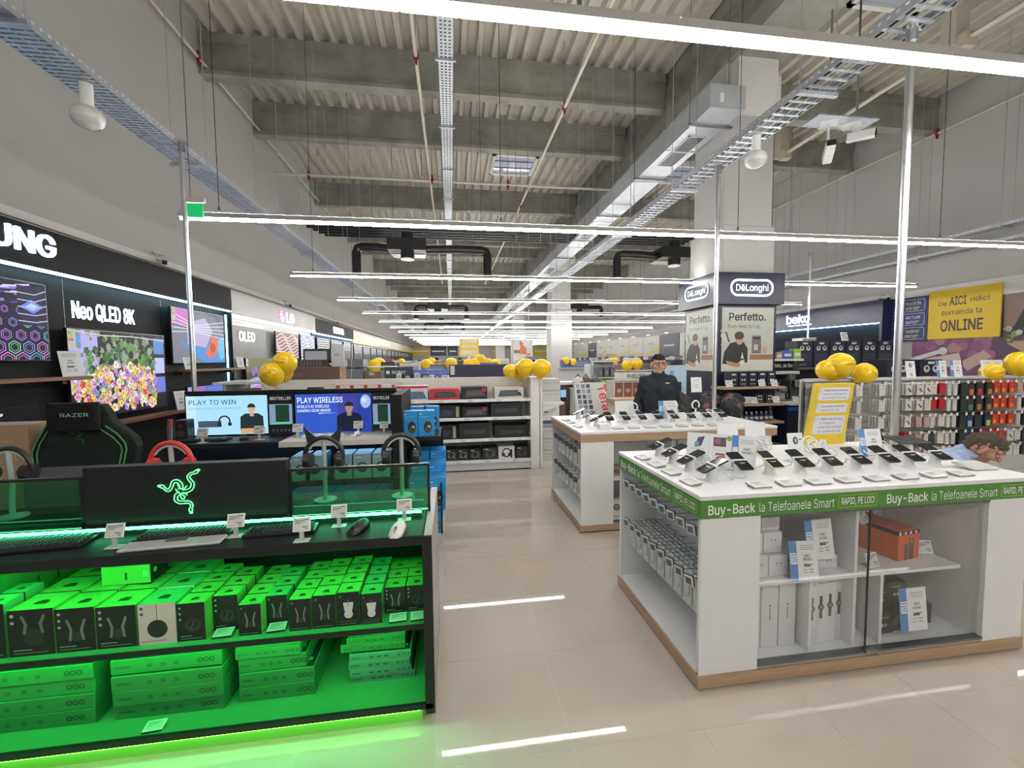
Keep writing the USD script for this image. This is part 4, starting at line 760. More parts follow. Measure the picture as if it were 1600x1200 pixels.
def P_wireless(b, w, h, F):
    b.rect(0,0,w,h,(.02,.05,.33),F); b.rect(0,0,w*.55,h,(.03,.09,.5),F,.0003); b.rect(w*.55,h*.5,w*.8,h,(.05,.05,.32),F,.0003); b.text('PLAY WIRELESS', h*.13, (.8,.85,.9), F@TR(w*.02,h*.79,0), .0008, True, width=w*.6); b.text("WORLD'S #1 WIRELESS", h*.065, (.7,.78,.9), F@TR(w*.02,h*.67,0), .0008, True, width=w*.42); b.text('GAMING GEAR BRAND', h*.065, (.7,.78,.9), F@TR(w*.02,h*.57,0), .0008, True, width=w*.44)
    fig(b, F, w*.7, h*.5, h*.44, (.35,.24,.2), (.008,.012,.03), (.015,.015,.02)); b.disc(w*.92,h*.8,w*.07,(.35,.45,.75),F,.0009,12,h*.17); b.disc(w*.9,h*.84,w*.035,(.6,.68,.9),F,.0013,9,h*.07); b.flat([(w*.3,h*.52),(w*.55,h*.535),(w*.3,h*.545)],(.5,.7,.9),F,.001)
def P_best(b, w, h, F):
    b.rect(0,0,w,h,(.008,.008,.009),F); b.text('BESTSELLER', h*.07, (.6,.62,.6), F@TR(w*.5,h*.86,0), .0008, False, 'c', width=w*.8); b.rect(w*.06,h*.28,w*.94,h*.76,(.2,.28,.42),F,.0005); b.rect(w*.3,h*.34,w*.82,h*.74,(.01,.04,.02),F,.001); b.rect(w*.1,h*.28,w*.9,h*.33,(.1,.5,.3),F,.0012); [b.disc(w*(.2+.15*k),h*.14,w*.05,(.05,.055,.06),F,.001) for k in range(5)]
lit_panel('pale blue lit poster reading PLAY TO WIN with a young man in black', 293, 417, 617, 681, P_win); lit_panel('deep blue lit poster reading PLAY WIRELESS with a man in dark clothes', 463, 580, 614, 681, P_wireless)
lit_panel('narrow black bestseller panel between the two lit gaming posters', 420, 458, 615, 682, P_best); lit_panel('narrow black bestseller panel right of the deep blue poster', 582, 611, 614, 682, P_best)
p = py(232,652,GY); t = None
p = pz(330,690,DZ); p[1] = 4.1; keyboard('keyboard', 'black keyboard on the dark desk below the pale blue poster', (py(318,684,4.1)[0],4.1,DZ), .42, .13); mouse('mouse', 'black mouse on the dark desk beside the keyboard', (py(381,684,4.1)[0],4.1,DZ), 10, (.02,.02,.022))
keyboard('keyboard', 'white keyboard on the pale desk below the deep blue poster', (py(505,678,4.12)[0],4.12,DZ), .36, .12, c=(.7,.7,.7), kc=(.78,.78,.78)); mouse('mouse', 'white mouse on the pale desk below the deep blue poster', (py(556,677,4.1)[0],4.1,DZ), 160, (.75,.75,.75))
for lab, x, Y, s in (('price tag on a stand before the keyboard picture of the pale blue poster',316,4.0,1.25),('price tag on a stand before the young man of the pale blue poster',405,4.05,1.25),('price tag on a stand at the left edge of the pale desk',465,4.1,1.25),('price tag on a stand before the man of the deep blue poster',560,4.22,1.2)):
    stand_tag('stand_tag', lab, (py(x,680,Y)[0], Y, DZ), 0, s)
stand_tag('stand_tag', 'square price tag at the right end of the pale desk', (py(600,676,4.2)[0],4.2,DZ), 0, 1.1); p = py(238,705,3.98)
t = thing('speaker', 'black desktop speaker at the left end of the dark desk', 'speaker', (py(290,690,4.15)[0],4.15,DZ)); part(t, 'cabinet', B((.015,.015,.017)).bev(-.05,.05,-.06,.06,0,.19,.008), 'plastic'); part(t, 'cone', B((.05,.05,.055)).cyl((0,-.06,.07),(0,-.064,.07),.036,n=16), 'plastic'); part(t, 'tweeter', B((.05,.05,.055)).cyl((0,-.06,.14),(0,-.064,.14),.018,n=14), 'plastic')
t = thing('spray_can', 'slim can with a red cap standing left of the gaming displays', 'can', (py(268,690,4.1)[0],4.1,DZ)); part(t, 'body', B((.55,.55,.58)).cyl((0,0,0),(0,0,.14),.026,n=14), 'metal'); part(t, 'cap', B((.4,.06,.05)).cyl((0,0,.14),(0,0,.2),.025,.02,n=14), 'plastic')
# blue and white boxes on the shelf below the desks
def hbox(label, loc, w, d, h, c, front, src=None, group='headset boxes below the desks', name='headset_box', top=None):
    if src: return dup(src, label, loc)
    t = thing(name, label, 'headset box', loc, 0, group); part(t, 'carton', B(c).bev(0,w,0,d,0,h,.002), 'card'); b = B(); F = fr((0,0,0)); front(b, w, h, F); part(t, 'front_print', b, 'card')
    if top is not None: part(t, 'top_print', B(top).rect(.004,.004,w-.004,d-.004,M=fr((0,0,h),(1,0,0),(0,1,0)),off=.0008), 'card')
    return t
def f_head(bg, fg=(.02,.02,.02)):
    def f(b, w, h, F): b.rect(0,0,w,h,bg,F,.0005); b.flat(Point(w*.5,h*.45).buffer(w*.3).difference(Point(w*.5,h*.45).buffer(w*.22)), fg, F, .001); b.disc(w*.5,h*.4,w*.17,fg,F,.0012); b.rect(w*.1,h*.85,w*.5,h*.89,(.5,.55,.58),F,.001)
    return f
src = None
for i in range(5):
    x = 455+i*22 if i < 2 else 522+(i-2)*30; a = py(x,725,3.96); src = hbox(f'pale-topped headset box, {nth(i)} from the left on the upper lit shelf', (a[0],3.96,.58), .155, .25, .22, (.12,.28,.40), f_head((.2,.34,.36)), src, top=(.55,.68,.8))
src = None
for i in range(7): a = py(450+i*23,780,3.98); src = hbox(f'blue-topped headset box, {nth(i)} from the left on the lower shelf behind the glass', (a[0],3.98,.28), .125, .25, .17, (.1,.22,.4), f_head((.12,.25,.28),(.3,.35,.35)), src, top=(.3,.42,.75))
for k, (x, w, h) in enumerate(((205,.3,.13),(243,.34,.16),(300,.2,.14))):
    a = py(x,725,3.9); hbox(f'long dark blue box with white top, {nth(k)} from the left below the dark desk', (a[0],3.9-.02*k,.58), w, .3, h, (.04,.06,.26), lambda b,w,h,F: (b.rect(0,0,w,h,(.04,.06,.28),F,.0005), b.rect(w*.2,h*.2,w*.26,h*.8,(.4,.45,.6),F,.001), b.rect(w*.4,h*.2,w*.46,h*.7,(.3,.35,.55),F,.001)), None, top=(.6,.63,.7))
stand_tag('stand_tag', 'price tag on a stand on the long dark blue boxes', (py(238,705,3.98)[0], 3.98, .712), 0, 1.15)
for k in range(5):
    a = py(345+k*22,722,4.0); t = thing('flat_box', f'flat blue-white box lying on the dark desk shelf, {nth(k)} from the left', 'box', (a[0],4.0,.58), 0, 'flat boxes'); part(t, 'carton', B((.12,.3,.36)).bev(0,.125,0,.22,0,.13+.02*(k%2),.002), 'card'); part(t, 'lid', B((.55,.68,.8)).box(.01,.115,.01,.2,.13+.02*(k%2),.145+.02*(k%2)), 'card')
# end cap right of the post: bright blue headset boxes
ex0, ex1 = q1[0]+.005, -.1
t = thing('end_shelf', 'black end shelf carrying bright blue headset boxes right of the black post', 'shelving unit', (ex0, 3.78, 0)); we = ex1-ex0; za = py(650,681,4.15)[2]
part(t, 'shelf', B().box(0,we*.95,.3,.85,za-.04,za), 'black_laminate'); part(t, 'back_panel', B().box(0,we,.85,.88,0,za), 'black_laminate'); part(t, 'base', B((.6,.62,.62)).box(0,we,0,.9,0,.09), 'card'); part(t, 'side_edge', B().box(we-.012,we,-.01,.02,.09,.55), 'black_laminate')
BLU = (.015,.24,.62)
def f_blue(b, w, h, F): b.rect(0,0,w,h,(.02,.30,.68),F,.0005); b.disc(w*.62,h*.36,w*.26,(.03,.035,.03),F,.001,12,h*.24); b.flat(Point(w*.66,h*.3).buffer(w*.2).difference(Point(w*.66,h*.3).buffer(w*.12)),(.12,.11,.04),F,.0014); b.disc(w*.7,h*.38,w*.1,(.4,.45,.45),F,.0016,9); b.rect(w*.08,h*.86,w*.3,h*.89,(.6,.75,.85),F,.001); b.rect(w*.08,h*.76,w*.7,h*.775,(.4,.6,.8),F,.001)
src = None
for i,(x,Y,yb) in enumerate(((628,4.12,681),(653,4.12,681),(642,4.5,667),(663,4.5,667))):
    a = py(x,yb,Y); w = .155 if i < 2 else .15; src = hbox(['left bright blue headset box on the black end shelf','right bright blue headset box on the black end shelf','blue headset box behind the left one on the end shelf','blue headset box behind the right one on the end shelf'][i], (a[0],Y,za), w, .12, py(x,643,4.12)[2]-za, BLU, f_blue, src if i else None, 'bright blue headset boxes')
src = None
for j in range(3):
    for i in range(2):
        a = ex0+.06+i*.165; src = hbox(f'tall blue headset box, {nth(i)} from left, {nth(j)} row of the lower end shelf', (a, 3.8+.26*j, .30+.07*j), .155, .22, .29, BLU, f_blue, src, 'tall blue headset boxes')
for i in range(2): hbox(f'slim blue box at the floor of the end shelf, {nth(i)} of two', (ex1-.13+.0*i, 3.79+.25*i, .09), .12, .2, .2, BLU, f_blue, None, 'slim blue boxes')
# ================================================================ the phone islands
mat('band_green', (.075,.24,.035), .4)
SOFT = (.74,.74,.75)
def island(name, label, X0, X1, Y0, Y1, zb, zp, zt, band, glass_on=True):
    t = thing(name, label, 'display counter', (X0, Y0, 0)); L, D = X1-X0, Y1-Y0; p0, p1 = .325, L-.32
    part(t, 'base', B().box(-.005, L+.005-.06, -.005, D, .012, zb), 'oak'); part(t, 'foot_rail', B((.03,.03,.03)).box(.05, L-.1, .06, D-.05, 0, .012), 'plastic')
    part(t, 'top', B().bev(-.004, L, -.004, D+.004, zt-.022, zt, .002), 'white_laminate')
    part(t, 'band', B().box(0, L-.002, .0, .02, zp, zt-.022).box(0, .02, .02, D, zp, zt-.022).box(.02, L-.002, D-.02, D, zp, zt-.022).box(L-.022,L-.002,.02,D-.02,zp,zt-.022), band)
    wl = 'white_laminate'; lx = L-.06
    part(t, 'front_panel', B().box(.005, p0, .004, .024, zb, zp), wl); part(t, 'front_panel', B().box(p1, lx, .004, .024, zb, zp), wl)
    part(t, 'niche_wall', B().box(.28, .3, .024, D-.024, zb, zp), wl); part(t, 'niche_side', B().box(.005, .28, D-.03, D-.005, zb, zp), wl)
    part(t, 'end_panel', B().box(lx-.02, lx, .024, D-.02, zb, zp), wl); part(t, 'back_panel', B().box(.3, lx-.02, D-.03, D-.01, zb, zp), wl); part(t, 'floor_board', B().box(.005, lx, .01, D-.03, zb-.003, zb+.012), wl)
    part(t, 'cabinet_wall', B((.7,.7,.69)).box(.3, lx-.02, .62, .64, zb+.012, zp), wl); part(t, 'cabinet_side', B().box(p0-.02, p0, .024, .62, zb+.012, zp), wl); part(t, 'cabinet_side', B().box(p1, p1+.02, .024, .62, zb+.012, zp), wl)
    zs = .49; part(t, 'shelf', B().box(p0, p1-.1, .05, .62, zs-.018, zs), wl); part(t, 'divider', B().box(.33*L, .33*L+.018, .06, .62, zb+.012, zs-.018), wl); part(t, 'divider', B().box(.462*L, .462*L+.018, .06, .62, zb+.012, zp), wl); part(t, 'divider', B().box(.545*L, .545*L+.018, .06, .62, zb+.012, zs-.018), wl)
    part(t, 'lower_track', B((.2,.21,.22)).box(p0, p1, .0, .04, zb+.012, zb+.024), 'metal'); part(t, 'upper_track', B((.2,.21,.22)).box(p0, p1, .0, .04, zp-.012, zp), 'metal')
    pm = .475*L
    for a, c, y in ((p0, pm+.01, .012), (pm-.01, p1, .026)):
        g = part(t, 'glass_door', B().box(a, c, y, y+.005, zb+.024, zp-.012), 'clear_glass')
    part(t, 'door_edge', B((.012,.014,.015)).box(pm-.004, pm+.006, .008, .012, zb+.024, zp-.012), 'plastic'); part(t, 'lock', B((.35,.36,.37)).box(pm-.012,pm+.05,-.012,.01,zb+.02,zb+.036).cyl((pm+.045,-.008,zb+.028),(pm+.07,-.016,zb+.012),.007,n=8), 'metal')
    return t
C1 = (1.18, 3.19, 1.855, 2.86, .072, .866, .98)
c1 = island('phone_island', 'nearest white phone display island with a green lettered band and glass cabinet', *C1, 'band_green'); L1, D1 = C1[1]-C1[0], C1[3]-C1[2]
def buyback(M, w, parent):
    b = B((.78,.8,.78)); h = .046; b.text('Buy-Back', h, M=M@TR(w*.02,.02,0), bold=True, width=w*.26); b.text('la Telefoanele Smart', h, M=M@TR(w*.3,.02,0), width=w*.43)
    part(parent, 'lettering', b, 'card'); f = affinity.translate(sbox(0,0,w*.23,.064).buffer(-.008).buffer(.008), w*.755, .0135); part(parent, 'lettering_frame', B((.42,.55,.06)).flat(f.difference(f.buffer(-.003)), M=M, off=.0008), 'card')
    part(parent, 'lettering', B((.78,.8,.78)).text('RAPID, PE LOC!', .034, M=M@TR(w*.87,.029,0), bold=True, align='c', width=w*.2), 'card')
for k in range(2): buyback(fr((.015+k*1.0, -.0006, .866)), .98, c1)
buyback(fr((-.0006, D1-.01, .866), (0,-1,0)), .98, c1)
C2 = (1.184, 3.22, 3.783, 4.95, .068, .862, .958)
c2 = island('phone_island', 'farther white phone display island with an oak band below its top', *C2, 'oak'); L2, D2 = C2[1]-C2[0], C2[3]-C2[2]
# phones on stands, tags, hooks
def phone(label, loc, rz=0, c=(.02,.02,.022), tilt=24, src=None, group=None, w=.076, h=.158):
    if src: return dup(src, label, loc, rz, group)
    t = thing('phone', label, 'phone', loc, rz, group); M = TR(0,0,.088)@RX(tilt)
    part(t, 'stand', B(SOFT).lathe([(.036,0),(.036,.004),(.029,.012),(.026,.07),(.03,.08)], 18), 'plastic')
    part(t, 'body', B(c).rbox(-w/2,w/2,-h/2,h/2,-.008,0,.009,M=M), 'plastic'); part(t, 'screen', B((.008,.008,.01)).flat(sbox(-w/2+.003,-h/2+.003,w/2-.003,h/2-.003).buffer(-.006).buffer(.006), M=M, off=.0006), 'gloss')
    part(t, 'holder', B((.75,.75,.76)).box(-w/2-.004,w/2+.004,-.004,.006,.0,.004,M=M).box(-w/2-.006,-w/2,-.006,.008,-.012,.004,M=M).box(w/2,w/2+.006,-.006,.008,-.012,.004,M=M), 'plastic')
    s = loc[0]*7; pts = [(0,.03,.05),(.02+.01*math.sin(s),.07,.05),(.035,.1,.02),(.01,.12,.006),(-.03,.13,.004)]; part(t, 'cable', B(SOFT).tube(np.array([np.array(pts)[:,k] for k in range(3)]).T, .004, 6), 'plastic'); return t
def ptag(label, loc, rz=0, src=None, group=None):
    if src: return dup(src, label, loc, rz, group)
    t = thing('price_tag', label, 'price tag', loc, rz, group); M = RX(7)
    part(t, 'base', B((.33,.33,.34)).bev(-.053,.053,-.035,.035,.004,.012,.002,M=M).box(-.04,.04,-.02,.03,0,.006), 'plastic'); part(t, 'face', B((.74,.74,.74)).bev(-.053,.053,-.035,.035,.0125,.016,.0015,M=M), 'plastic')
    b = B((.55,.56,.56)); F = M@fr((0,0,.0162),(1,0,0),(0,1,0)); b.rect(-.043,-.026,.043,.026,M=F); [b.rect(-.036,.014-.012*k,.02-.012*k,.018-.012*k,(.15,.15,.16),F,.0004) for k in range(3)]; part(t, 'display', b, 'card'); return t
gs = 'phones on the nearest island'; src = None; dk = None
for k, x in enumerate((1.60,1.79,1.98,2.16,2.35,2.54,2.71,2.90)):
    y = 2.15
    if k == 1: phone('yellow phone on a white stand, the only yellow-framed one in the front row', (x, y, .98), 0, (.78,.68,.36)); continue
    src = phone(f'black phone on a white stand, {nth(k)} from the left in the near island\'s front row', (x, y, .98), 0, src=src)
for k, (y, x) in enumerate(((2.69,1.40),(2.48,1.385),(2.29,1.385),(2.09,1.39))):
    phone(f'aisle-facing dark phone, {nth(3-k)} from the near corner of the green-banded island', (x, y, .98), -90, (.03,.03,.06) if k == 0 else (.02,.02,.022))
ts = None
for k, x in enumerate((1.56,1.73,1.9,2.08,2.26,2.44,2.62,2.8)): ts = ptag(f'flat price tag, {nth(k)} from the left along the near island\'s front edge', (x, 1.95, .98), 2, ts)
for k, y in enumerate((2.63,2.44,2.26,2.06)): ptag(f'flat price tag on the near island\'s aisle edge, {nth(3-k)} from the corner', (1.25, y, .98), -88, ts)
t = thing('tablet', 'slim dark tablet tilted on a stand at the right end of the near island', 'tablet', (3.06, 2.44, .98), -8); M = TR(0,0,.1)@RX(9); part(t, 'stand', B(SOFT).lathe([(.045,0),(.045,.004),(.032,.015),(.03,.085)], 18), 'plastic'); part(t, 'body', B((.03,.03,.032)).rbox(-.1,.1,-.07,.07,-.008,0,.01,M=M), 'plastic'); part(t, 'screen', B((.01,.01,.012)).rect(-.094,-.064,.094,.064,M=M,off=.0006), 'rubber')
t = thing('tablet', 'white tablet lying almost flat near the right end of the near island', 'tablet', (3.06, 2.06, .98)); M = TR(0,0,.02)@RX(8); part(t, 'body', B((.6,.6,.6)).rbox(-.09,.09,-.06,.06,-.008,0,.01,M=M), 'plastic'); part(t, 'screen', B((.5,.5,.47)).rect(-.083,-.053,.083,.053,M=M,off=.0006), 'card'); part(t, 'foot', B(SOFT).box(-.03,.03,-.03,.05,0,.014), 'plastic')
sp = None
for k, x in enumerate((1.62,1.8,1.98,2.16,2.34,2.53,2.71,2.89)): src = phone(f'black phone on a stand, {nth(k)} from the left on the far oak-banded island', (x, 4.21, .958), 0, src=src)
for k, (x, y) in enumerate(((1.45,4.38),(1.46,4.12),(1.43,4.65))): phone(f'dark phone facing the aisle on the far island, {["middle","nearest","farthest"][k]} of three', (x, y, .958), -90, src=src)
for k, x in enumerate((1.6,1.77,1.94,2.11,2.28,2.45,2.62,2.8)): ptag(f'flat price tag, {nth(k)} from the left along the far island\'s front edge', (x, 3.93, .958), 2, ts)
for k, y in enumerate((4.57,4.37,4.11)): ptag(f'flat price tag on the far island\'s aisle edge, {["farthest","middle","nearest"][k]} of three', (1.26, y, .958), -88, ts)
t = thing('white_block', 'small white box standing among the phones at the far island\'s corner', 'box', (1.42, 3.93, .958)); part(t, 'carton', B((.76,.76,.76)).bev(0,.11,0,.08,0,.05,.004), 'card'); part(t, 'lid_seam', B((.5,.5,.5)).box(-.0006,.1106,-.0006,.0806,.034,.036), 'card')
# loops of white cable and watch stands on both tops
def cable_heap(label, loc, seed, n=7, s=1.0):
    r = random.Random(seed); t = thing('cable_coil', label, 'cable', loc)
    for k in range(n):
        o = np.array([r.uniform(-.12,.12), r.uniform(-.06,.06), .02+.05*r.random()])*s; R = r.uniform(.025,.06)*s; a = np.linspace(0, 2*np.pi*r.uniform(.8,1.6), 24); tl = r.uniform(.2,1.2)
        part(t, 'loop', B((.74,.74,.75)).tube(np.c_[o[0]+R*np.cos(a), o[1]+R*np.sin(a)*math.cos(tl), np.maximum(o[2]+R*np.sin(a)*math.sin(tl), .005)], .0045*s, 6), 'plastic')
    for k in range(2): part(t, 'stand', B(SOFT).lathe([(.03,0),(.03,.004),(.02,.012),(.018,.06+.03*k)], 14, M=TR(-.08+.17*k,.02,0)), 'plastic')
for k, (x, y, lab) in enumerate(((1.75,2.62,'left heap of white anti-theft cables and stands on the near island'),(2.1,2.66,'second heap of white anti-theft cables behind the smartwatch card'),(2.45,2.55,'third heap of white anti-theft cables beside the yellow leaning board'),(2.78,2.45,'fourth heap of white anti-theft cables behind the promo card'),(1.62,2.35,'white coiled cable behind the aisle-facing phones'))): cable_heap(lab, (x, y, .98), k+1, 9)
for k, (x, y, lab) in enumerate(((2.0,4.6,'left heap of white cables on the far island'),(2.5,4.62,'middle heap of white cables on the far island'),(2.95,4.5,'right heap of white cables on the far island'))): cable_heap(lab, (x, y, .958), k+21, 7)
def loopstand(label, loc, M=None):
    t = thing('cable_stand', label, 'cable stand', loc); a = np.linspace(-.6, np.pi+.9, 20); part(t, 'loop', B((.76,.76,.77)).tube(np.c_[.045*np.cos(a), 0*a, .12+.05*np.sin(a)], .009, 8), 'plastic'); part(t, 'stem', B((.76,.76,.77)).cyl((0,0,0),(0,0,.08),.014,.011,n=10).cyl((0,0,0),(0,0,.006),.035,n=14), 'plastic')
for lab, x, y, z in (('white ring stand on the far island before the dark bags, left',2.62,4.7,.958),('white ring stand on the far island before the dark bags, right',2.9,4.7,.958),('white ring stand beside the man in the dark jacket',2.08,4.62,.958)): loopstand(lab, (x,y,z))
# price cards on the islands
def watch_face(b, w, h, M):
    b.box(0,w,-.002,0,0,h,(.78,.79,.8),M=M); F = M@fr((0,-.0023,0)); b.flat(affinity.scale(Point(w*.5,h*.74).buffer(w*.17),1,1.25), (.1,.1,.11), F, .0002); b.flat(affinity.scale(Point(w*.52,h*.74).buffer(w*.09),.7,1.3), (.5,.5,.5), F, .0005); b.rect(w*.72,h*.76,w*.92,h*.79,(.1,.1,.1),F,.0002)
    for k in range(3): b.rect(w*.25,h*(.46-.04*k),w*.75,h*(.47-.04*k),(.45,.46,.48),F,.0002)
    b.rect(w*.42,h*.22,w*.66,h*.26,(.1,.1,.1),F,.0002); b.rect(w*.42,h*.1,w*.68,h*.2,(.6,.08,.1),F,.0002); b.rect(w*.46,h*.14,w*.64,h*.165,(.8,.75,.75),F,.0004)
def triple_face(b, w, h, M):
    b.box(0,w,-.002,0,0,h,(.78,.79,.8),M=M); F = M@fr((0,-.0023,0)); q = w/3
    b.flat([(q*.35,h*.55),(q*.65,h*.6),(q*.8,h*.9),(q*.5,h*.86)],(.07,.06,.16),F,.0002); b.rect(q*.35,h*.6,q*.55,h*.72,(.15,.35,.4),F,.0004); b.rect(q*1.2,h*.62,q*1.75,h*.9,(.12,.08,.1),F,.0002); b.rect(q*1.26,h*.7,q*1.5,h*.87,(.35,.12,.2),F,.0004); b.disc(q*1.88,h*.88,q*.12,(.2,.4,.08),F,.0002,10)
    for k in range(2): b.rect(q*(.3+k),h*.36,q*(.7+k),h*.41,(.1,.1,.1),F,.0002); b.rect(q*(.3+k),h*.25,q*(.72+k),h*.35,(.62,.07,.09),F,.0002); b.rect(q*(.2+k),h*.5,q*(.8+k),h*.515,(.45,.46,.48),F,.0002)
    b.rect(q*2,0,q*2.28,h,(.08,.24,.6),F,.0002); b.rect(q*2.03,h*.35,q*2.25,h*.65,(.8,.82,.84),F,.0004); [b.rect(q*2.36,h*(.86-.05*k),q*2.9,h*(.875-.05*k),(.3,.31,.33),F,.0002) for k in range(3)]; b.text('PREȚ', h*.07, (.12,.12,.13), F@TR(q*2.64,h*.56,0), .0004, True, 'c', .8); b.text('PROMO', h*.07, (.12,.12,.13), F@TR(q*2.64,h*.46,0), .0004, True, 'c', .8); b.rect(q*0.99,0,q*1.005,h,(.6,.6,.62),F,.0003)
a = py(1080,735,2.33); leaflet('wide price card with two phone pictures leaning behind the aisle-facing phones', (1.46,2.46,.98), .38, .2, -38, -14, face=triple_face)
leaflet('white card with a smartwatch picture standing in the near island\'s middle', (py(1234,728,2.36)[0], 2.36, .98), .115, .185, 3, -10, face=watch_face)
leaflet('blue-edged promo card standing behind the phones right of the yellow board', (py(1346,728,2.4)[0], 2.4, .98), .17, .185, 0, -12)
for k, (x, lab) in enumerate(((1122,'left blank white card back at the near island\'s rear edge'),(1165,'right blank white card back at the near island\'s rear edge'))):
    leaflet(lab, (py(x,735,2.72)[0], 2.72, .98), .16, .2, 0, -8, face=lambda b,w,h,M: (b.box(0,w,-.002,0,0,h,(.72,.73,.75),M=M), b.rect(w*.05,h*.05,w*.95,h*.95,(.76,.77,.79),M@fr((0,-.0023,0)))))
leaflet('blue-edged promo card on the far island in front of the dark-jacketed man', (py(1030,655,4.5)[0], 4.5, .958), .22, .2, 0, -8)
leaflet('plain white card back on the far island left of the man', (py(962,655,4.6)[0], 4.6, .958), .24, .2, 8, -8, face=lambda b,w,h,M: b.box(0,w,-.002,0,0,h,(.72,.73,.72),M=M))
leaflet('promo card on the far island right of the dark-jacketed man', (py(1042,655,4.45)[0], 4.45, .958), .13, .17, 0, -8, blue=False)
leaflet('small white sign with a clock drawing on the dark bags', (py(1080,624,5.5)[0], 5.5, 1.16), .16, .21, 0, -6, face=lambda b,w,h,M: (b.box(0,w,-.002,0,0,h,(.76,.77,.77),M=M), b.flat(Point(w*.5,h*.42).buffer(w*.15).difference(Point(w*.5,h*.42).buffer(w*.12)),(.2,.2,.2),M@fr((0,-.0023,0)),.0003), [b.rect(w*.25,h*(.8-.06*k),w*.75,h*(.815-.06*k),(.35,.35,.35),M@fr((0,-.0023,0)),.0003) for k in range(2)]))
# yellow leaning board
t = thing('yellow_board', 'yellow information board leaning above the near island with three white text boxes', 'sign board', (2.637, 2.82, .98)); M = fr((0,0,0),(1,0,0),(.15,.1,1)); M[:3,1] *= 1; w, h = .325, .465; S = np.eye(4); S[0,1] = .17; Mx = fr((0,0,0))@S
b = B((.72,.52,.03)); b.box(0,w,-.006,.03,0,h,(.72,.52,.03), M=S @ np.eye(4) if 0 else np.array([[1,0,.17,0],[0,1,0,0],[0,0,1,0],[0,0,0,1.]])); part(t, 'board', b, 'card')
SM = np.array([[1,0,.17,0],[0,1,0,0],[0,0,1,0],[0,0,0,1.]])@fr((0,-.0066,0))
for (y0, y1, lines) in ((.72,.93,('Asigurare produse','împotriva distrugerilor','accidentale și furtului')), (.52,.67,('Garanție Extinsă','până la 4 ani')), (.17,.47,('• Rate fixe pe loc,','  în magazin','• Rate fără dobândă','  prin cardurile de credit'))):
    f = affinity.translate(sbox(.03,0,w-.03,(y1-y0)*h).buffer(-.012).buffer(.012), 0, y0*h); q = part(t, 'text_box', B((.7,.7,.76)).flat(f, M=SM, off=.0005), 'card'); c = B((.16,.15,.2)); n = len(lines); dh = (y1-y0)*h/(n+.5)
    for k, s in enumerate(lines): c.text(s, dh*.5, M=SM@TR(.065,y1*h-dh*(k+1),0), off=.001, bold=k<1, width=min(.21,.0125*len(s)))
    part(q, 'lettering', c, 'card'); part(q, 'ring', B((.3,.3,.32)).flat(Point(.04,y1*h-.022).buffer(.013).difference(Point(.04,y1*h-.022).buffer(.010)), M=SM, off=.0012), 'card')
# hooks with tags and blister packs in the niches
def hookrow(X0, Y0, n, z, y0, dy, lab, pk, tagc, packed, gname):
    TGM = TR(.002,0,-.008)@RZ(24)@RY(-12)
    for k in range(n):
        t = thing('hook_pack', f'{lab}, {nth(k)} from the near corner', 'hanging pack', (X0, y0+k*dy, z), 0, gname)
        part(t, 'hook', B((.5,.5,.52)).tube([(.278,0,0),(.06,0,0),(.012,0,.006)], .0025, 6), 'metal'); q = part(t, 'tag', B(tagc[k%len(tagc)]).bev(-.004,.004,-.025,.025,-.026,.03,.002,M=TGM), 'plastic'); part(q, 'tag_face', B((.12,.12,.13)).rect(-.016,-.018,.016,.018,M=TGM@fr((-.0046,0,.002),(0,-1,0),(0,0,1))), 'card'); part(q, 'tag_back', B((.04,.04,.04)).box(.004,.01,-.025,.025,-.026,.03,M=TGM), 'plastic')
        for j in range(packed):
            x = .05+.033*j; part(t, 'blister_pack', B(pk if j%2 == 0 else np.array(pk)*.85).bev(x,x+.016,-.04,.04,-.19+.01*(j%2),.0,.003), 'card'); part(t, 'blister_bubble', B((.55,.57,.58)).ell((x-.004,0,-.1),.012,.03,.05,10), 'gloss')
hookrow(1.18, 0, 9, .79, 1.94, .098, 'tagged bare hook, upper niche row', (.6,.6,.6), [(.6,.6,.6)]*3+[(.4,.55,.75)]+[(.6,.6,.6),(.5,.6,.75)], 0, 'upper niche hooks')
hookrow(1.18, 0, 9, .52, 1.95, .097, 'clear packs on a tagged hook, lower niche row', (.50,.53,.53), [(.62,.62,.62)], 6, 'lower niche hooks')
hookrow(C2[0], 0, 6, .76, 4.0, .15, 'pale packs, far island niche upper row', (.72,.73,.74), [(.1,.1,.1)], 4, 'far niche upper hooks'); hookrow(C2[0], 0, 6, .46, 4.0, .15, 'pale packs, far island niche lower row', (.72,.73,.74), [(.1,.1,.1)], 4, 'far niche lower hooks')
# goods in the glass cabinet
zS = .49; zB = .085
def gbox(name, label, cat, x, y, z, w, d, h, c, prints, rz=0, group=None, src=None):
    if src: return dup(src, label, (x,y,z), rz)
    t = thing(name, label, cat, (x,y,z), rz, group); part(t, 'carton', B(c).bev(0,w,0,d,0,h,.002), 'card'); b = B(); prints(b, w, h, fr((0,-.0004,0))); part(t, 'front_print', b, 'card'); return t
def f_bud(b, w, h, F): b.rect(.002,.002,w-.002,h-.002,(.72,.72,.73),F); [ (b.disc(w*(.42+.2*k),h*.62,w*.05,(.3,.3,.32),F,.0006,9), b.rect(w*(.42+.2*k)-.0015,h*.38,w*(.42+.2*k)+.0015,h*.6,(.6,.6,.62),F,.0006)) for k in range(2)]
src = None; i = 0
for r in range(3):
    for c in range(2): src = gbox('earbud_box', f'white earbud box, {["bottom","middle","top"][r]} of the stack, {["left","right"][c]} column', 'earbud box', 1.53+.112*c-.01*(r==1), 1.96+.03*r, zS+.112*r, .108, .1, .11, (.72,.72,.73), f_bud, 0, 'white earbud boxes', src); i += 1
src = None
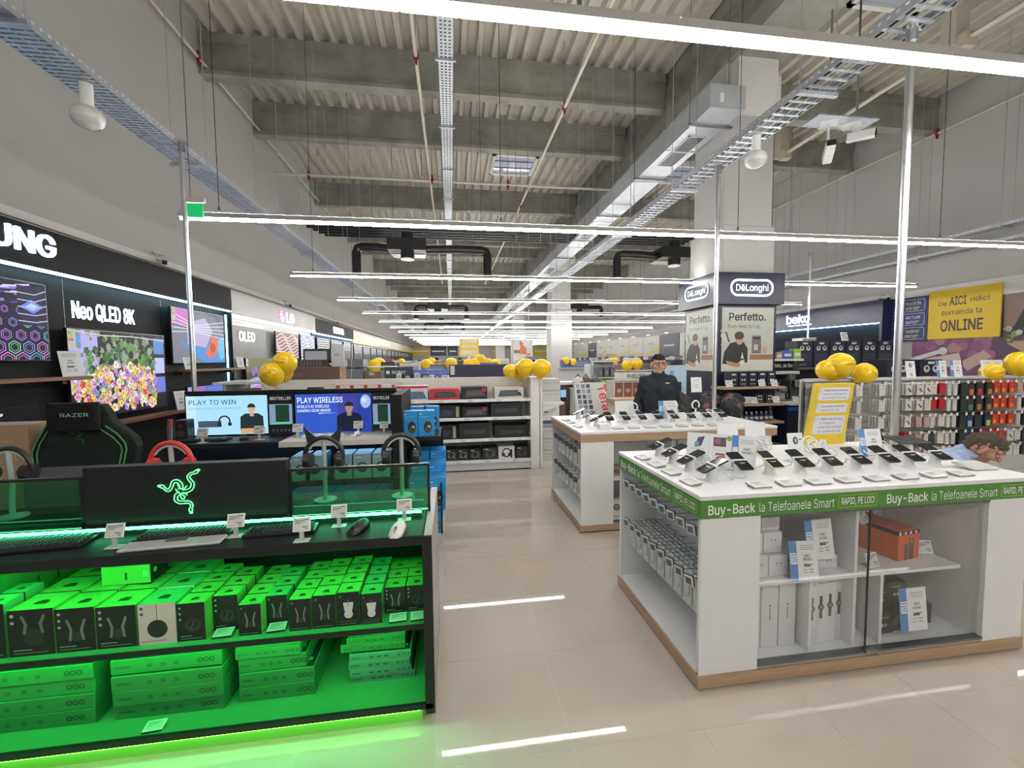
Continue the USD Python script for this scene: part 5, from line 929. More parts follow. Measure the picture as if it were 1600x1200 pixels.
for c in range(2): src = gbox('earbud_box', f'low white earbud box below the upper promo card, {["left","right"][c]}', 'earbud box', 1.86+.112*c, 1.99, zS, .11, .1, .07, (.72,.72,.73), f_bud, 0, 'low earbud boxes', src)
leaflet('blue-edged promo card leaning on the white earbud boxes in the cabinet', (1.72,1.9,zS), .15, .2, -6, -9); leaflet('upper blue-edged promo card in the cabinet standing on low white boxes', (1.86,1.95,zS+.072), .17, .21, 2, -9)
def f_plain(b, w, h, F): b.rect(.003,.003,w-.003,h-.003,(.70,.70,.72),F); b.rect(w*.48,h*.42,w*.53,h*.6,(.15,.15,.16),F,.0004); b.disc(w*.505,h*.64,w*.05,(.1,.1,.1),F,.0004,8)
src = None
for c in range(3): src = gbox('watch_box', f'tall plain white watch box in the lower left cabinet bay, {nth(c)} from the left', 'watch box', 1.515+.105*c, 1.98, zB, .1, .09, .36, (.72,.72,.73), f_plain, 0, 'plain white watch boxes', src)
def f_watch(b, w, h, F): b.rect(.003,.003,w-.003,h-.003,(.70,.70,.72),F); b.rect(w*.38,h*.38,w*.62,h*.72,(.1,.1,.11),F,.0004); b.disc(w*.5,h*.55,w*.26,(.06,.06,.065),F,.0008,14); b.disc(w*.5,h*.55,w*.17,(.3,.28,.25),F,.0011,12); b.rect(w*.2,h*.9,w*.8,h*.915,(.4,.4,.42),F,.0004)
src = None
for c in range(4): src = gbox('watch_box', f'white box with a printed smartwatch in the middle lower bay, {nth(c)} from the left', 'watch box', 1.868+.066*c, 1.96+.01*c, zB, .064, .1, .37, (.72,.72,.73), f_watch, -8, 'printed watch boxes', src)
gbox('dark_box', 'tall dark box standing in the lower bay behind the door edge', 'box', 2.15, 2.04, zB, .1, .12, .36, (.06,.055,.05), lambda b,w,h,F: (b.rect(.003,.003,w-.003,h-.003,(.06,.055,.052),F), b.rect(w*.3,h*.85,w*.8,h*.87,(.3,.3,.3),F,.0004)))
def f_dark(b, w, h, F): b.rect(.003,.003,w-.003,h-.003,(.05,.045,.045),F); b.rect(w*.3,h*.75,w*.75,h*.79,(.5,.5,.5),F,.0005); [b.disc(w*(.45+.16*k),h*.4,w*.07,(.55,.53,.5),F,.0005,9) for k in range(2)]
src = None
for k, (x, y, z, lab) in enumerate(((2.31,1.98,zB,'bottom left'),(2.46,1.99,zB,'bottom middle'),(2.61,2.02,zB,'bottom right'),(2.33,2.02,zB+.122,'middle left'),(2.48,2.06,zB+.122,'middle right'),(2.34,2.06,zB+.244,'top'))): src = gbox('dark_box', f'dark headphone box in the lower right cabinet bay, {lab} one', 'box', x, y, z, .142, .2, .12, (.05,.045,.045), f_dark, 0, 'dark headphone boxes', src)
leaflet('blue-edged promo card before the dark boxes in the cabinet', (2.40,1.9,zB+.06), .17, .23, 0, -6)
t = thing('orange_box', 'orange rugged phone box with a black checkered top edge in the cabinet', 'box', (2.47,1.99,zS), 8); w, d, h = .17, .36, .17
part(t, 'carton', B((.62,.12,.03)).bev(0,w,0,d,0,h,.002), 'card'); b = B(); F = fr((0,-.0008,0)); b.rect(w*.28,.0,w*.45,h*.55,(.1,.08,.06),F); b.rect(w*.5,.0,w*.72,h*.7,(.1,.08,.06),F); b.rect(w*.55,h*.55,w*.67,h*.67,(.3,.28,.25),F,.0004); part(t, 'front_print', b, 'card'); b = B(); F = fr((0,-.001,h*.86))
b.rect(0,0,w,h*.14,(.03,.03,.03),F); [b.rect(w*(.02+.25*k),.002,w*(.1+.25*k),h*.11,(.7,.7,.68),F,.0004) for k in range(4)]; b.rect(0,-.0,d,h*.14,(.03,.03,.03),fr((-.001,d,h*.86),(0,-1,0))); part(t, 'checker_band', b, 'card'); part(t, 'lid_print', B((.45,.07,.03)).rect(.02,.02,w-.02,d-.1,M=fr((0,0,h+.0008),(1,0,0),(0,1,0))), 'card')
def small_disp(label, loc, rz, tilt=-18, s=1.0):
    t = thing('small_tag', label, 'price tag', loc, rz); b = B(); tag_face(b, .085*s, .075*s, TR(0,0,.004)@RX(tilt)); part(t, 'card', b, 'card'); part(t, 'foot', B((.5,.5,.5)).box(-.03*s,.03*s,-.006,.05*s,0,.004), 'plastic')
small_disp('small framed price tag left of the orange box', (2.27,1.95,zS), 8); small_disp('small framed price tag right of the orange box', (2.72,2.04,zS), -10); small_disp('small framed price tag propped on the orange box', (2.40,2.12,zS+.172), 20, -30, 1.15)
src = None
for k in range(3): src = gbox('white_carton', f'slim white carton in the upper right cabinet bay, {nth(k)} from the left', 'box', 2.55+.09*k, 2.36, zS, .06, .1, .28, (.72,.72,.75), f_plain, 0, 'slim white cartons', src)
# some goods seen through the far island's glass
gbox('brown_box', 'small brown camera box in the far island cabinet', 'box', 1.54, 3.93, .49, .13, .1, .09, (.4,.2,.1), lambda b,w,h,F: b.rect(w*.2,h*.3,w*.8,h*.7,(.1,.07,.05),F)); gbox('watch_box', 'pale box with a dark watch print low in the far island cabinet', 'watch box', 1.53, 3.92, .085, .13, .1, .17, (.5,.52,.5), f_watch)

# ================================================================ coffee tower round the column
TX_0, TX_1, TY_0, TY_1 = 4.92, 6.12, 7.3, 8.42
t = thing('coffee_tower', 'navy advertising tower round the white column with lit oval brand signs and posters', 'advertising tower', (TX_0, TY_0, 0)); w, d = TX_1-TX_0, TY_1-TY_0
part(t, 'body', B().box(0,w,0,d,0,2.62), 'navy'); part(t, 'header', B().box(-.12,w+.08,-.1,d+.05,2.62,3.2), 'navy')
def oval(M, w, parent):
    h = w*.36; f = sbox(h/2,-1e-3,w-h/2,1e-3).buffer(h/2); g = part(parent, 'oval_sign', B((.85,.92,1.0)).flat(f.difference(f.buffer(-h*.13)), M=M, off=.012), 'lit_sign'); part(g, 'sign_letters', B((.75,.88,1.0)).text('DēLonghi', h*.36, M=M@TR(w/2,-h*.17,0), off=.012, bold=True, align='c', width=w*.76), 'lit_sign')
oval(fr((.16,-.1,2.92)), .88, t); oval(fr((-.12,d-.2,2.92),(0,-1,0)), .82, t)
def P_perf(b, w, h, F):
    b.rect(0,0,w,h,(.5,.5,.47),F); b.rect(0,h*.32,w,h*.85,(.46,.48,.43),F,.0004); rq = random.Random(5)
    for k in range(26): x, y = w*rq.random(), h*rq.uniform(.4,.75); b.disc(x,y,rq.uniform(.02,.06),[(.5,.53,.44),(.44,.46,.42),(.52,.5,.45)][k%3],F,.0005+k*1e-6,9)
    b.text('Perfetto.', h*.115, (.02,.02,.02), F@TR(w*.12,h*.8,0), .0012, True, width=w*.72); b.text('from bean to cup.', h*.055, (.06,.06,.06), F@TR(w*.11,h*.68,0), .0012, False, width=w*.64)
    b.rect(0,0,w,h*.18,(.62,.6,.54),F,.0008); b.rect(w*.55,h*.18,w,h*.26,(.33,.16,.08),F,.0009)
    b.rect(w*.58,h*.28,w*.76,h*.56,(.16,.15,.14),F,.001); b.rect(w*.6,h*.5,w*.74,h*.54,(.03,.03,.03),F,.0014); b.rect(w*.62,h*.33,w*.7,h*.42,(.5,.48,.46),F,.0014); b.rect(w*.8,h*.28,w*.88,h*.38,(.55,.35,.2),F,.001)
    b.flat([(w*.02,h*.12),(w*.05,h*.3),(w*.16,h*.44),(w*.3,h*.47),(w*.42,h*.46),(w*.5,h*.36),(w*.5,h*.14),(w*.3,h*.1)],(.03,.03,.028),F,.0018); b.flat([(w*.08,h*.17),(w*.3,h*.13),(w*.44,h*.2),(w*.46,h*.12),(w*.3,h*.06),(w*.12,h*.1)],(.45,.24,.15),F,.002); b.disc(w*.4,h*.13,w*.05,(.7,.68,.66),F,.0024,10); b.flat([(w*.37,h*.2),(w*.4,h*.3),(w*.43,h*.2)],(.7,.7,.68),F,.0024)
    b.flat(affinity.scale(Point(w*.34,h*.51).buffer(w*.085),.9,1.2),(.5,.28,.19),F,.0022); b.flat(affinity.scale(Point(w*.335,h*.56).buffer(w*.09),1,.8),(.08,.045,.03),F,.0026); b.rect(w*.3,h*.485,w*.37,h*.493,(.7,.6,.55),F,.0028); b.disc(w*.31,h*.535,w*.008,(.1,.05,.04),F,.0028,6); b.disc(w*.36,h*.535,w*.008,(.1,.05,.04),F,.0028,6); b.flat([(w*.06,h*.62),(w*.09,h*.62),(w*.16,h*.46),(w*.13,h*.46)],(.08,.06,.05),F,.0015)
def poster(label, M, w, h, fn):
    t = thing('poster', label, 'poster', M[:3,3]); R = M.copy(); R[:3,3] = 0; part(t, 'backing', B((.6,.6,.58)).box(0,w,0,h,0,.006,M=R), 'card'); b = B(); fn(b, w, h, R@TR(0,0,.0065)); part(t, 'print', b, 'poster_print'); return t
mat('poster_print', attr=True, rough=.4)
poster('coffee poster with a dark-haired man on the tower side facing the viewer', fr((5.0,TY_0-.002,1.38)), 1.07, 1.19, P_perf); poster('coffee poster on the tower side facing the aisle, seen at a slant', fr((TX_0-.002,8.36,1.38),(0,-1,0)), 1.04, 1.19, P_perf)
t = thing('shelf_unit', 'oak-shelved stand before the navy tower with coffee boxes and tags', 'shelving unit', (4.79, 6.92, 0)); ws = 1.24
for z in (1.11, .8, .47): part(t, 'shelf', B().bev(.0 if z > 1 else .2,ws,0,.36,z-.045,z,.003), 'oak')
for x in (.42, 1.1): part(t, 'upright', B((.4,.4,.4)).box(x,x+.04,.2,.24,0,.77), 'metal')
def f_navy(b, w, h, F): b.rect(.004,.004,w-.004,h-.004,(.012,.014,.03),F); b.flat(sbox(w*.3,h*.8,w*.7,h*.82).buffer(h*.04),(.6,.6,.62),F,.0006); [b.disc(w*(.36+.28*k),h*.45,w*.1,(.65,.62,.58),F,.0006,10) for k in range(2)]; b.rect(w*.2,h*.15,w*.8,h*.19,(.35,.37,.42),F,.0006)
src = None
for k in range(5): src = gbox('coffee_box', f'navy coffee glass box on the tower\'s top shelf, {nth(k)} from the left', 'box', 4.97+.19*k, 7.0, 1.11, .17, .16, .27, (.012,.014,.03), f_navy, 0, 'navy coffee boxes', src)
src = None
for k in range(4): src = gbox('coffee_box', f'pale carton on the tower\'s middle shelf, {nth(k)} from the left', 'box', 5.02+.1*k, 6.98, .8, .095, .12, .12, (.6,.58,.53), lambda b,w,h,F: (b.rect(.003,.003,w-.003,h-.003,(.6,.58,.53),F), b.disc(w*.5,h*.4,w*.25,(.4,.36,.3),F,.0005,8)), 0, 'pale cartons', src)
src = None
for k in range(2): src = gbox('coffee_box', f'low navy box on the tower\'s middle shelf, {["left","right"][k]} one', 'box', 5.5+.2*k, 7.0, .8, .18, .16, .16, (.012,.014,.03), f_navy, 0, None, src)
def bottle(label, loc, src):
    if src: return dup(src, label, loc)
    t = thing('bottle', label, 'bottle', loc, 0, 'small bottles'); part(t, 'body', B((.05,.06,.1)).lathe([(.032,0),(.034,.01),(.034,.11),(.014,.14)],12), 'gloss'); part(t, 'cap', B((.6,.6,.62)).lathe([(.016,.14),(.016,.17)],10), 'plastic'); part(t, 'label', B((.5,.52,.58)).lathe([(.0345,.03),(.0345,.08)],12,caps=False), 'card'); return t
src = None
for k in range(9): src = bottle(f'small dark bottle on the tower\'s lowest shelf, {nth(k)} from the left', (5.06+.1*k, 7.05, .47), src)
for k, (x, z) in enumerate(((4.95,1.11),(5.6,1.11),(5.85,1.11),(5.45,.8),(5.9,.8))): small_disp(f'small white price tag on the tower shelves, {nth(k)} in order', (x, 6.96, z), 0, -20, 1.6)
# coffee machine table right of the tower
t = thing('coffee_table', 'white-topped coffee machine table with blue edge band right of the tower', 'table', (6.14, 6.9, 0)); part(t, 'top', B().bev(0,.74,0,.9,.75,.8,.004), 'white_laminate'); part(t, 'band', B((.02,.08,.35)).box(-.02,.74,.0,.05,.65,.72), 'plastic'); part(t, 'back_panel', B().box(0,.74,.85,.9,.8,1.42), 'navy')
part(t, 'body', B().box(.02,.72,.1,.86,0,.75), 'navy'); part(t, 'header_band', B((.01,.012,.02)).box(0,.74,.8,.85,1.38,1.56), 'plastic'); part(t, 'lettering', B((.75,.75,.75)).text('Perfetto, de fiec', .075, M=fr((.2,.798,1.43)), bold=True, width=.52), 'card'); f = sbox(.02,0,.14,.001).buffer(.045); part(t, 'oval_logo', B((.75,.75,.75)).flat(f.difference(f.buffer(-.012)), M=fr((-.0,.798,1.46)), off=.001), 'card'); part(t, 'logo_letters', B((.75,.75,.75)).text('DēLonghi', .03, M=fr((.08,.798,1.448)), bold=True, align='c'), 'card'); part(t, 'top_shelf', B((.6,.6,.58)).box(0,.74,.55,.8,1.56,1.6), 'card'); part(t, 'lamp_rail', B((.5,.52,.52)).box(.1,.7,.6,.78,1.3,1.36), 'plastic')
def espresso(label, loc, s=1.0, c=(.05,.05,.052)):
    t = thing('coffee_machine', label, 'coffee machine', loc); part(t, 'body', B(c).bev(-.15*s,.15*s,.0,.36*s,0,.4*s,.012), 'plastic'); part(t, 'brew_head', B((.4,.41,.43)).bev(-.13*s,.13*s,-.1*s,.0,.26*s,.39*s,.008), 'metal'); part(t, 'drip_tray', B((.45,.46,.48)).bev(-.14*s,.14*s,-.16*s,.0,0,.05*s,.006), 'metal'); part(t, 'dial', B((.6,.61,.63)).cyl((0,-.1*s,.33*s),(0,-.115*s,.33*s),.04*s,n=18), 'metal'); part(t, 'portafilter', B((.06,.06,.06)).cyl((0,-.06*s,.24*s),(0,-.06*s,.26*s),.04*s,n=14).cyl((0,-.1*s,.25*s),(0,-.22*s,.23*s),.012*s,n=8), 'plastic'); part(t, 'steam_wand', B((.6,.61,.63)).tube([(.11*s,-.06*s,.26*s),(.13*s,-.08*s,.2*s),(.12*s,-.1*s,.1*s)],.006,6), 'metal'); part(t, 'bean_hopper', B((.1,.08,.07)).lathe([(.08*s,.4*s),(.1*s,.5*s),(.09*s,.51*s)],14,M=TR(0,.18*s,0)), 'gloss')
espresso('dark coffee machine with a round dial on the white coffee table', (6.62,7.3,.8), 1.0); espresso('low steel coffee grinder machine left on the coffee table', (6.22,7.25,.8), .7, (.3,.31,.32))
for k, (x, w, c, h) in enumerate(((6.15,.16,(.06,.08,.2),.14),(6.32,.13,(.4,.25,.2),.14),(6.46,.22,(.05,.12,.38),.17),(6.7,.16,(.28,.45,.03),.2))): gbox('small_box', f'small {["navy","brown","blue","lime"][k]} box on the shelf above the coffee table', 'box', x, 7.5, 1.6, w, .12, h, c, lambda b,w,h,F: b.rect(w*.15,h*.3,w*.85,h*.6,(.6,.6,.6),F))
for k, x in enumerate((6.35, 6.86)): small_disp(f'small price tag on the coffee table, {["left","right"][k]} one', (x, 7.02, .8), 0, -20, 1.4)
# dark bags on a low table and an office chair behind the far island
t = thing('bag_table', 'low dark table behind the far island piled with bags', 'table', (3.0,5.35,0)); part(t, 'top', B().bev(0,1.25,0,.7,.7,.74,.004), 'black_laminate'); [part(t, 'leg', B(K).box(x,x+.04,y,y+.04,0,.7), 'black_metal') for x in (.02,1.18) for y in (.02,.62)]
rq = random.Random(9)
for k in range(9):
    x, y = 3.15+.13*k, 5.5+.16*(k%3); a, c, h = rq.uniform(.14,.2), rq.uniform(.12,.17), rq.uniform(.12,.2); t = thing('folded_bag', f'dark lumpy bag on the table behind the far island, {nth(k)} from the left', 'bag', (x,y,.74+.06*(k%3)), rq.uniform(-40,40)); m = trimesh.creation.icosphere(3, 1.0); v = np.array(m.vertices); v *= (1+.25*(meshkit.fbm(v*2.2+k*9)-.5)*2)[:,None]; v *= (a,c,h); v[:,2] += h*.8; v[:,2] = np.maximum(v[:,2],0)
    col = np.array([(.04,.04,.045),(.06,.055,.06),(.03,.035,.04)][k%3]); f = np.array(m.faces); cc = np.where(meshkit.noise(v*9+k)[:,None] > .74, np.array([.2,.09,.1]), col); part(t, 'fabric', B().add(v, f, cc, True), 'fabric'); part(t, 'strap', B((.08,.08,.085)).tube([(-a*.7,0,h*1.4),(-.02,.03,h*1.85),(a*.7,.02,h*1.4)], .009, 6), 'fabric')
cx, cy_ = py(1070,600,6.2)[0], 6.2
t = thing('office_chair', 'black office chair behind the table of bags', 'chair', (cx,cy_,0), 25); part(t, 'backrest', B((.03,.03,.032)).rbox(-.22,.22,.2,.26,.62,1.25,.03), 'fabric'); part(t, 'seat', B((.05,.06,.06)).rbox(-.25,.25,-.25,.25,.44,.52,.08), 'fabric'); part(t, 'gas_column', B(K).cyl((0,0,.08),(0,0,.44),.03,n=10), 'plastic'); [part(t, 'base_leg', B(K).cyl((0,0,.1),(.28*math.cos(k*1.257),.28*math.sin(k*1.257),.04),.025,.018,n=8), 'plastic') for k in range(5)]; [part(t, 'armrest', B(K).tube([(s*.27,.15,.5),(s*.29,.05,.68),(s*.28,-.15,.68)],.02,8), 'plastic') for s in (-1,1)]
# ================================================================ white gondola with keyboards (faces the aisle's near end)
GWY, GX_0, GX_1 = 6.17, -2.75, 1.16
t = thing('gondola', 'white pegboard gondola with four shelves of keyboards and headset boxes', 'shelving unit', (GX_0, GWY, 0)); w = GX_1-GX_0
part(t, 'back_panel', B((.62,.6,.56)).box(0,w,.45,.49,0,1.37), 'card'); part(t, 'plinth', B((.6,.6,.62)).box(0,w,.02,.45,0,.13), 'card'); part(t, 'kick', B(K).box(0,w,.01,.44,0,.015), 'plastic')
for z in (.157, .475, .79, 1.06): part(t, 'shelf', B((.68,.68,.69)).box(0,w,.03,.45,z-.03,z), 'card'); part(t, 'price_rail', B((.78,.78,.8)).box(0,w,.0,.03,z-.035,z+.008), 'plastic'); [part(t, 'rail_label', B((.55,.55,.56)).rect(0,-.018,.07,.012,M=fr((xx,-.001,z-.012))), 'card') for xx in np.arange(.25+.2*z,w,.42)]
for x in (.02, 1.0, 1.98, 2.62, w-.06): part(t, 'slotted_upright', B((.66,.65,.62)).box(x,x+.035,.42,.45,0,1.37), 'card'); part(t, 'slots', B((.1,.1,.1)).rect(.012,1.10,.02,1.13,M=fr((x,.419,0))).rect(.012,1.19,.02,1.22,M=fr((x,.419,0))).rect(.012,1.28,.02,1.31,M=fr((x,.419,0))), 'card', kind='stuff')
d = B((.42,.38,.36))
for i in range(int(w/.028)):
    for j in range(8): d.rect(-.004,-.004,.004,.004,M=fr((.04+i*.028,.4495,1.1+j*.032)))
part(t, 'peg_holes', d, 'card', kind='stuff')
part(t, 'end_panel', B((.7,.7,.68)).box(w,w+.13,-.02,.5,0,1.37), 'white_paint')
def kb(cb, cf, fn): return lambda b, w, h, F: (b.rect(.004,.004,w-.004,h-.004,cb,F), fn(b, w, h, F))
def k_angle(c, acc): return lambda b,w,h,F: (b.flat([(w*.12,h*.2),(w*.2,h*.75),(w*.85,h*.8),(w*.95,h*.25)],c,F,.0006), [b.rect(w*(.22+.07*k),h*.35,w*(.27+.07*k),h*.65,np.array(c)*1.6+.01,F,.001) for k in range(8)], b.rect(w*.8,h*.62,w*.97,h*.92,acc,F,.0013))
kinds = [('red and white keyboard box with a dark keyboard picture',(.55,.02,.04),k_angle((.03,.06,.05),(.5,.03,.05))),('black keyboard box with a small red square',(.012,.012,.014),k_angle((.07,.06,.07),(.35,.03,.05))),('white keyboard box with a slanted dark keyboard',(.6,.55,.5),k_angle((.05,.07,.08),(.55,.5,.48))),('black keyboard box with pale edge lettering',(.015,.016,.018),lambda b,w,h,F:(b.flat([(w*.1,h*.25),(w*.25,h*.7),(w*.7,h*.6),(w*.55,h*.15)],(.03,.05,.09),F,.0006),b.rect(w*.82,h*.1,w*.94,h*.9,(.4,.38,.2),F,.001))),('plain black keyboard box',(.018,.018,.02),lambda b,w,h,F:b.rect(w*.15,h*.3,w*.85,h*.6,(.05,.05,.055),F,.0006)),('large white laptop box with a red top band',(.6,.6,.62),lambda b,w,h,F:(b.rect(0,h*.84,w,h,(.6,.03,.06),F,.0006),b.flat([(w*.1,h*.1),(w*.25,h*.62),(w*.85,h*.62),(w*.97,h*.1)],(.1,.16,.25),F,.0006),b.rect(w*.1,h*.66,w*.85,h*.74,(.45,.5,.55),F,.0006)))]
def shelfbox(x, xb, yt, yb, k, z, where, dy=.06):
    Y = GWY+dy; a, c = py(x,yb,Y), py(xb,yt,Y); n, cb, fn = kinds[k]; h = min(max(c[2]-a[2],.06),.3); gbox('keyboard_box', f'{n}, {where}', 'keyboard box', a[0], Y, z, c[0]-a[0], .32, h, cb, kb(cb,None,fn))
for x, xb, yt, k, wh in ((572,617,606,4,'top shelf beside the large laptop box'),(619,668,597,5,'top shelf above the black post'),(672,717,603,0,'top shelf, nearest the middle'),(721,761,601,1,'top shelf, between red and white boxes'),(773,818,603,2,'top shelf, at the right end')): shelfbox(x, xb, yt, 621, k, 1.06, wh)
for x, xb, yt, k, wh in ((682,719,629,3,'second shelf, left'),(722,762,632,1,'second shelf, middle'),(767,815,627,4,'second shelf, right')): shelfbox(x, xb, yt, 650, k, .79, wh)
for x, xb, yt, k, wh in ((678,714,660,3,'third shelf, left'),(717,765,658,4,'third shelf, middle'),(773,825,663,4,'third shelf, right end')): shelfbox(x, xb, yt, 684, k, .475, wh)
def f_hp(bg, fg): return lambda b,w,h,F: (b.rect(.004,.004,w-.004,h-.004,bg,F), b.flat(Point(w*.5,h*.5).buffer(w*.28).difference(Point(w*.5,h*.5).buffer(w*.21)),fg,F,.0006), [b.disc(w*(.5+s*.2),h*.36,w*.11,fg,F,.0009,10) for s in (-1,1)], b.rect(w*.15,h*.82,w*.4,h*.9,(.5,.5,.5),F,.0006), b.rect(w*.75,h*.1,w*.85,h*.75,np.array(fg)*.6,F,.0005))
for k, (x, xb, yt, bg, fg, lab) in enumerate(((696,714,702,(.015,.015,.017),(.2,.2,.2),'black headphone box, first on the bottom shelf'),(715,732,702,(.015,.015,.017),(.22,.22,.22),'black headphone box, second on the bottom shelf'),(733,752,701,(.015,.015,.017),(.12,.12,.13),'black box with white badges, third on the bottom shelf'),(754,777,699,(.02,.02,.022),(.1,.1,.11),'black headphone box, fourth on the bottom shelf'),(779,804,697,(.62,.62,.64),(.02,.02,.022),'white headphone box with black headphones, bottom shelf'),(806,826,697,(.02,.02,.022),(.06,.06,.065),'dark headphone box at the bottom shelf\'s right end'))):
    a, c = py(x,722,GWY+.05), py(xb,yt,GWY+.05); gbox('headphone_box', lab, 'headphone box', a[0], GWY+.05, .157, c[0]-a[0], .25, c[2]-.157, bg, f_hp(bg, fg))
src = None
for k in range(5): a = py(526+k*26,612,GWY+.05); src = gbox('mouse_pack', f'white and red accessory box above the lit gaming posters, {nth(k)} from the left', 'box', py(510+k*22,612,GWY+.05)[0], GWY+.05, 1.06, .16, .1, .24, (.55,.03,.06), lambda b,w,h,F: (b.rect(0,0,w*.8,h,(.62,.6,.6),F,.0004), b.disc(w*.45,h*.2,w*.3,(.08,.08,.08),F,.0008,12), b.rect(w*.1,h*.72,w*.5,h*.76,(.2,.2,.2),F,.0008)), 0, 'white and red accessory boxes', src)
gbox('mouse_pack', 'dark accessory box left of the white and red ones', 'box', py(480,612,GWY+.05)[0], GWY+.05, 1.06, .2, .1, .22, (.03,.03,.03), lambda b,w,h,F: (b.rect(0,0,w,h,(.03,.03,.03),F,.0004), b.flat([(w*.2,h*.2),(w*.5,h*.7),(w*.8,h*.3)],(.25,.2,.05),F,.0008)))
# end cap of the gondola with grey cartons
t = thing('gondola_end', 'white end-cap rack with a bracketed shelf and grey cartons', 'shelving unit', (1.3, 6.15, 0)); part(t, 'upright', B((.7,.7,.68)).box(0,.04,0,.5,0,1.37), 'white_paint'); part(t, 'base', B((.7,.7,.7)).box(.04,.3,0,.5,0,.1), 'white_paint'); part(t, 'shelf', B((.72,.72,.72)).box(.04,.36,-.03,.5,.965,1.0), 'white_paint'); part(t, 'bracket', B((.66,.66,.66)).flat([(.04,.965),(.34,.965),(.04,.86)],M=fr((0,-.02,0))), 'card')
src = None
for k, (z, h, c) in enumerate(((.1,.17,0),(.275,.17,0),(.45,.17,0),(1.0,.17,0),(1.175,.17,0))): src = gbox('grey_carton', f'pale grey carton on the end-cap rack, {nth(k)} from the floor', 'box', 1.345, 6.17, z, .27, .4, h, (.5,.49,.48), lambda b,w,h,F: (b.rect(.004,.004,w-.004,h-.004,(.52,.51,.5),F), [b.rect(w*(.1+.17*k),h*.6,w*(.16+.17*k),h*.75,(.35,.34,.33),F,.0006) for k in range(5)]), 0, 'pale grey cartons', src)
gbox('blue_carton', 'blue-topped carton in the middle of the end-cap rack', 'box', 1.345, 6.17, .63, .29, .4, .09, (.06,.05,.22), lambda b,w,h,F: b.rect(0,0,w,h*.5,(.3,.3,.32),F)); gbox('white_carton', 'white carton with a dark slot on the end-cap rack', 'box', 1.345, 6.17, .722, .2, .4, .2, (.6,.6,.6), lambda b,w,h,F: b.rect(w*.1,h*.6,w*.4,h*.68,(.03,.03,.03),F))
# ================================================================ balloons
mat('balloon', (.86,.56,.006), .22, spec=.5, coat=.25)
def balloon(label, p, r, tilt=0, src=None, grp='yellow balloons', down=None):
    t = thing('balloon', label, 'balloon', p, 0, grp); M = RY(tilt); pr_ = [(.001,-1.14),(.03,-1.13),(.10,-1.08),(.32,-.98),(.6,-.8),(.84,-.5),(.97,-.18),(1.0,.1),(.94,.42),(.76,.7),(.5,.9),(.25,.985),(.001,1.01)]
    part(t, 'skin', B(YEL).lathe([(a*r,z*r) for a, z in pr_], 24, M=M), 'balloon'); part(t, 'knot', B(YEL).lathe([(.02*r,-1.12*r),(.1*r,-1.22*r),(.09*r,-1.25*r)], 10, M=M), 'balloon')
    b = B((.25,.13,.01)); q = [(x*r, -math.sqrt(max(r*r*1.01-(x*r)**2*1.0-(.0*r)**2,0))*1.004, .06*math.sin(x*22)*r+.12*r+x*.1*r) for x in np.linspace(-.42,.35,16)]; b.tube(q, .022*r, 4, M=M); part(t, 'script_print', b, 'card')
    part(t, 'stick', B((.7,.68,.6)).cyl((M@np.array([0,0,-1.22*r,1]))[:3], (0,0,-(down if down is not None else 2.2*r)), .005, n=6), 'plastic'); return t
def bpx(label, x, y, Y, r, tilt=0, down=None): balloon(label, py(x,y,Y), r, tilt, down=down)
bpx('upper yellow balloon of the three at the left of the white gondola', 445,568,5.9,.15,12,.4); bpx('lower left yellow balloon of the three at the left of the white gondola', 425,585,5.8,.15,-15,.3); bpx('half-hidden yellow balloon between the other two at the left', 440,583,6.05,.14,20,.3)
for k, (x, y, Y, r, l) in enumerate(((585,572,10.4,.16,'front yellow balloon of the pair beyond the tall cartons'),(592,569,10.75,.16,'rear yellow balloon of the pair beyond the tall cartons'),(601,570,13.9,.15,'single yellow balloon left of the blue panel'),(627,566,17.5,.16,'single small yellow balloon above the dark sign'),(666,570,10.5,.14,'larger yellow balloon above the blue panel'),(674,566,13.9,.15,'smaller yellow balloon above the blue panel'))): bpx(l, x, y, Y, r, 0, py(x,y,Y)[2]-1.25)
for k, x in enumerate((705,733,741,750,762,774)): bpx(f'yellow balloon standing above the dark navy panel, {nth(k)} from the left', x, 569-(7 if k==3 else 0)+(k%2), 10.3+.08*k, .15, 0, py(x,569-(7 if k==3 else 0)+(k%2),10.3+.08*k)[2]-1.25)
bpx('yellow balloon left of the three at the gondola end', 797,580,6.3,.105,-8,.2); bpx('largest yellow balloon of the three at the gondola end', 821,575,6.2,.14,3,.28); bpx('right yellow balloon of the three at the gondola end', 846,576,6.1,.14,10,.26); bpx('yellow balloon half hidden behind the largest at the gondola end', 811,581,6.45,.12,-10,.22)
bpx('left yellow balloon of the pair beside the man in the dark jacket', 980,571,8.62,.115,-10,py(980,571,8.62)[2]-1.34); bpx('right yellow balloon of the pair beside the man in the dark jacket', 996,569,8.63,.115,12,py(996,569,8.63)[2]-1.34)
for k, (x, y) in enumerate(((950,566),(960,564),(884,564),(895,566))): bpx(f'small yellow balloon over the far shelves, {nth(k)} of four', x, y, 17.8, .17, 0, py(x,y,17.8)[2]-1.25)
bpx('big upper yellow balloon above the yellow leaning board', 1313,571,5.12,.17,8,py(1313,571,5.12)[2]-1.33); bpx('yellow balloon behind the big one above the yellow board', 1294,579,5.2,.15,-20,py(1294,579,5.2)[2]-1.33); bpx('right yellow balloon above the yellow leaning board', 1350,584,5.08,.145,50,py(1350,584,5.08)[2]-1.33)
bpx('big yellow balloon at the right edge of the picture', 1594,568,5.15,.175,0,py(1594,568,5.15)[2]-1.33); bpx('half-hidden yellow balloon behind the grey promo cards', 1549,583,5.19,.14,0,py(1549,583,5.19)[2]-1.33)

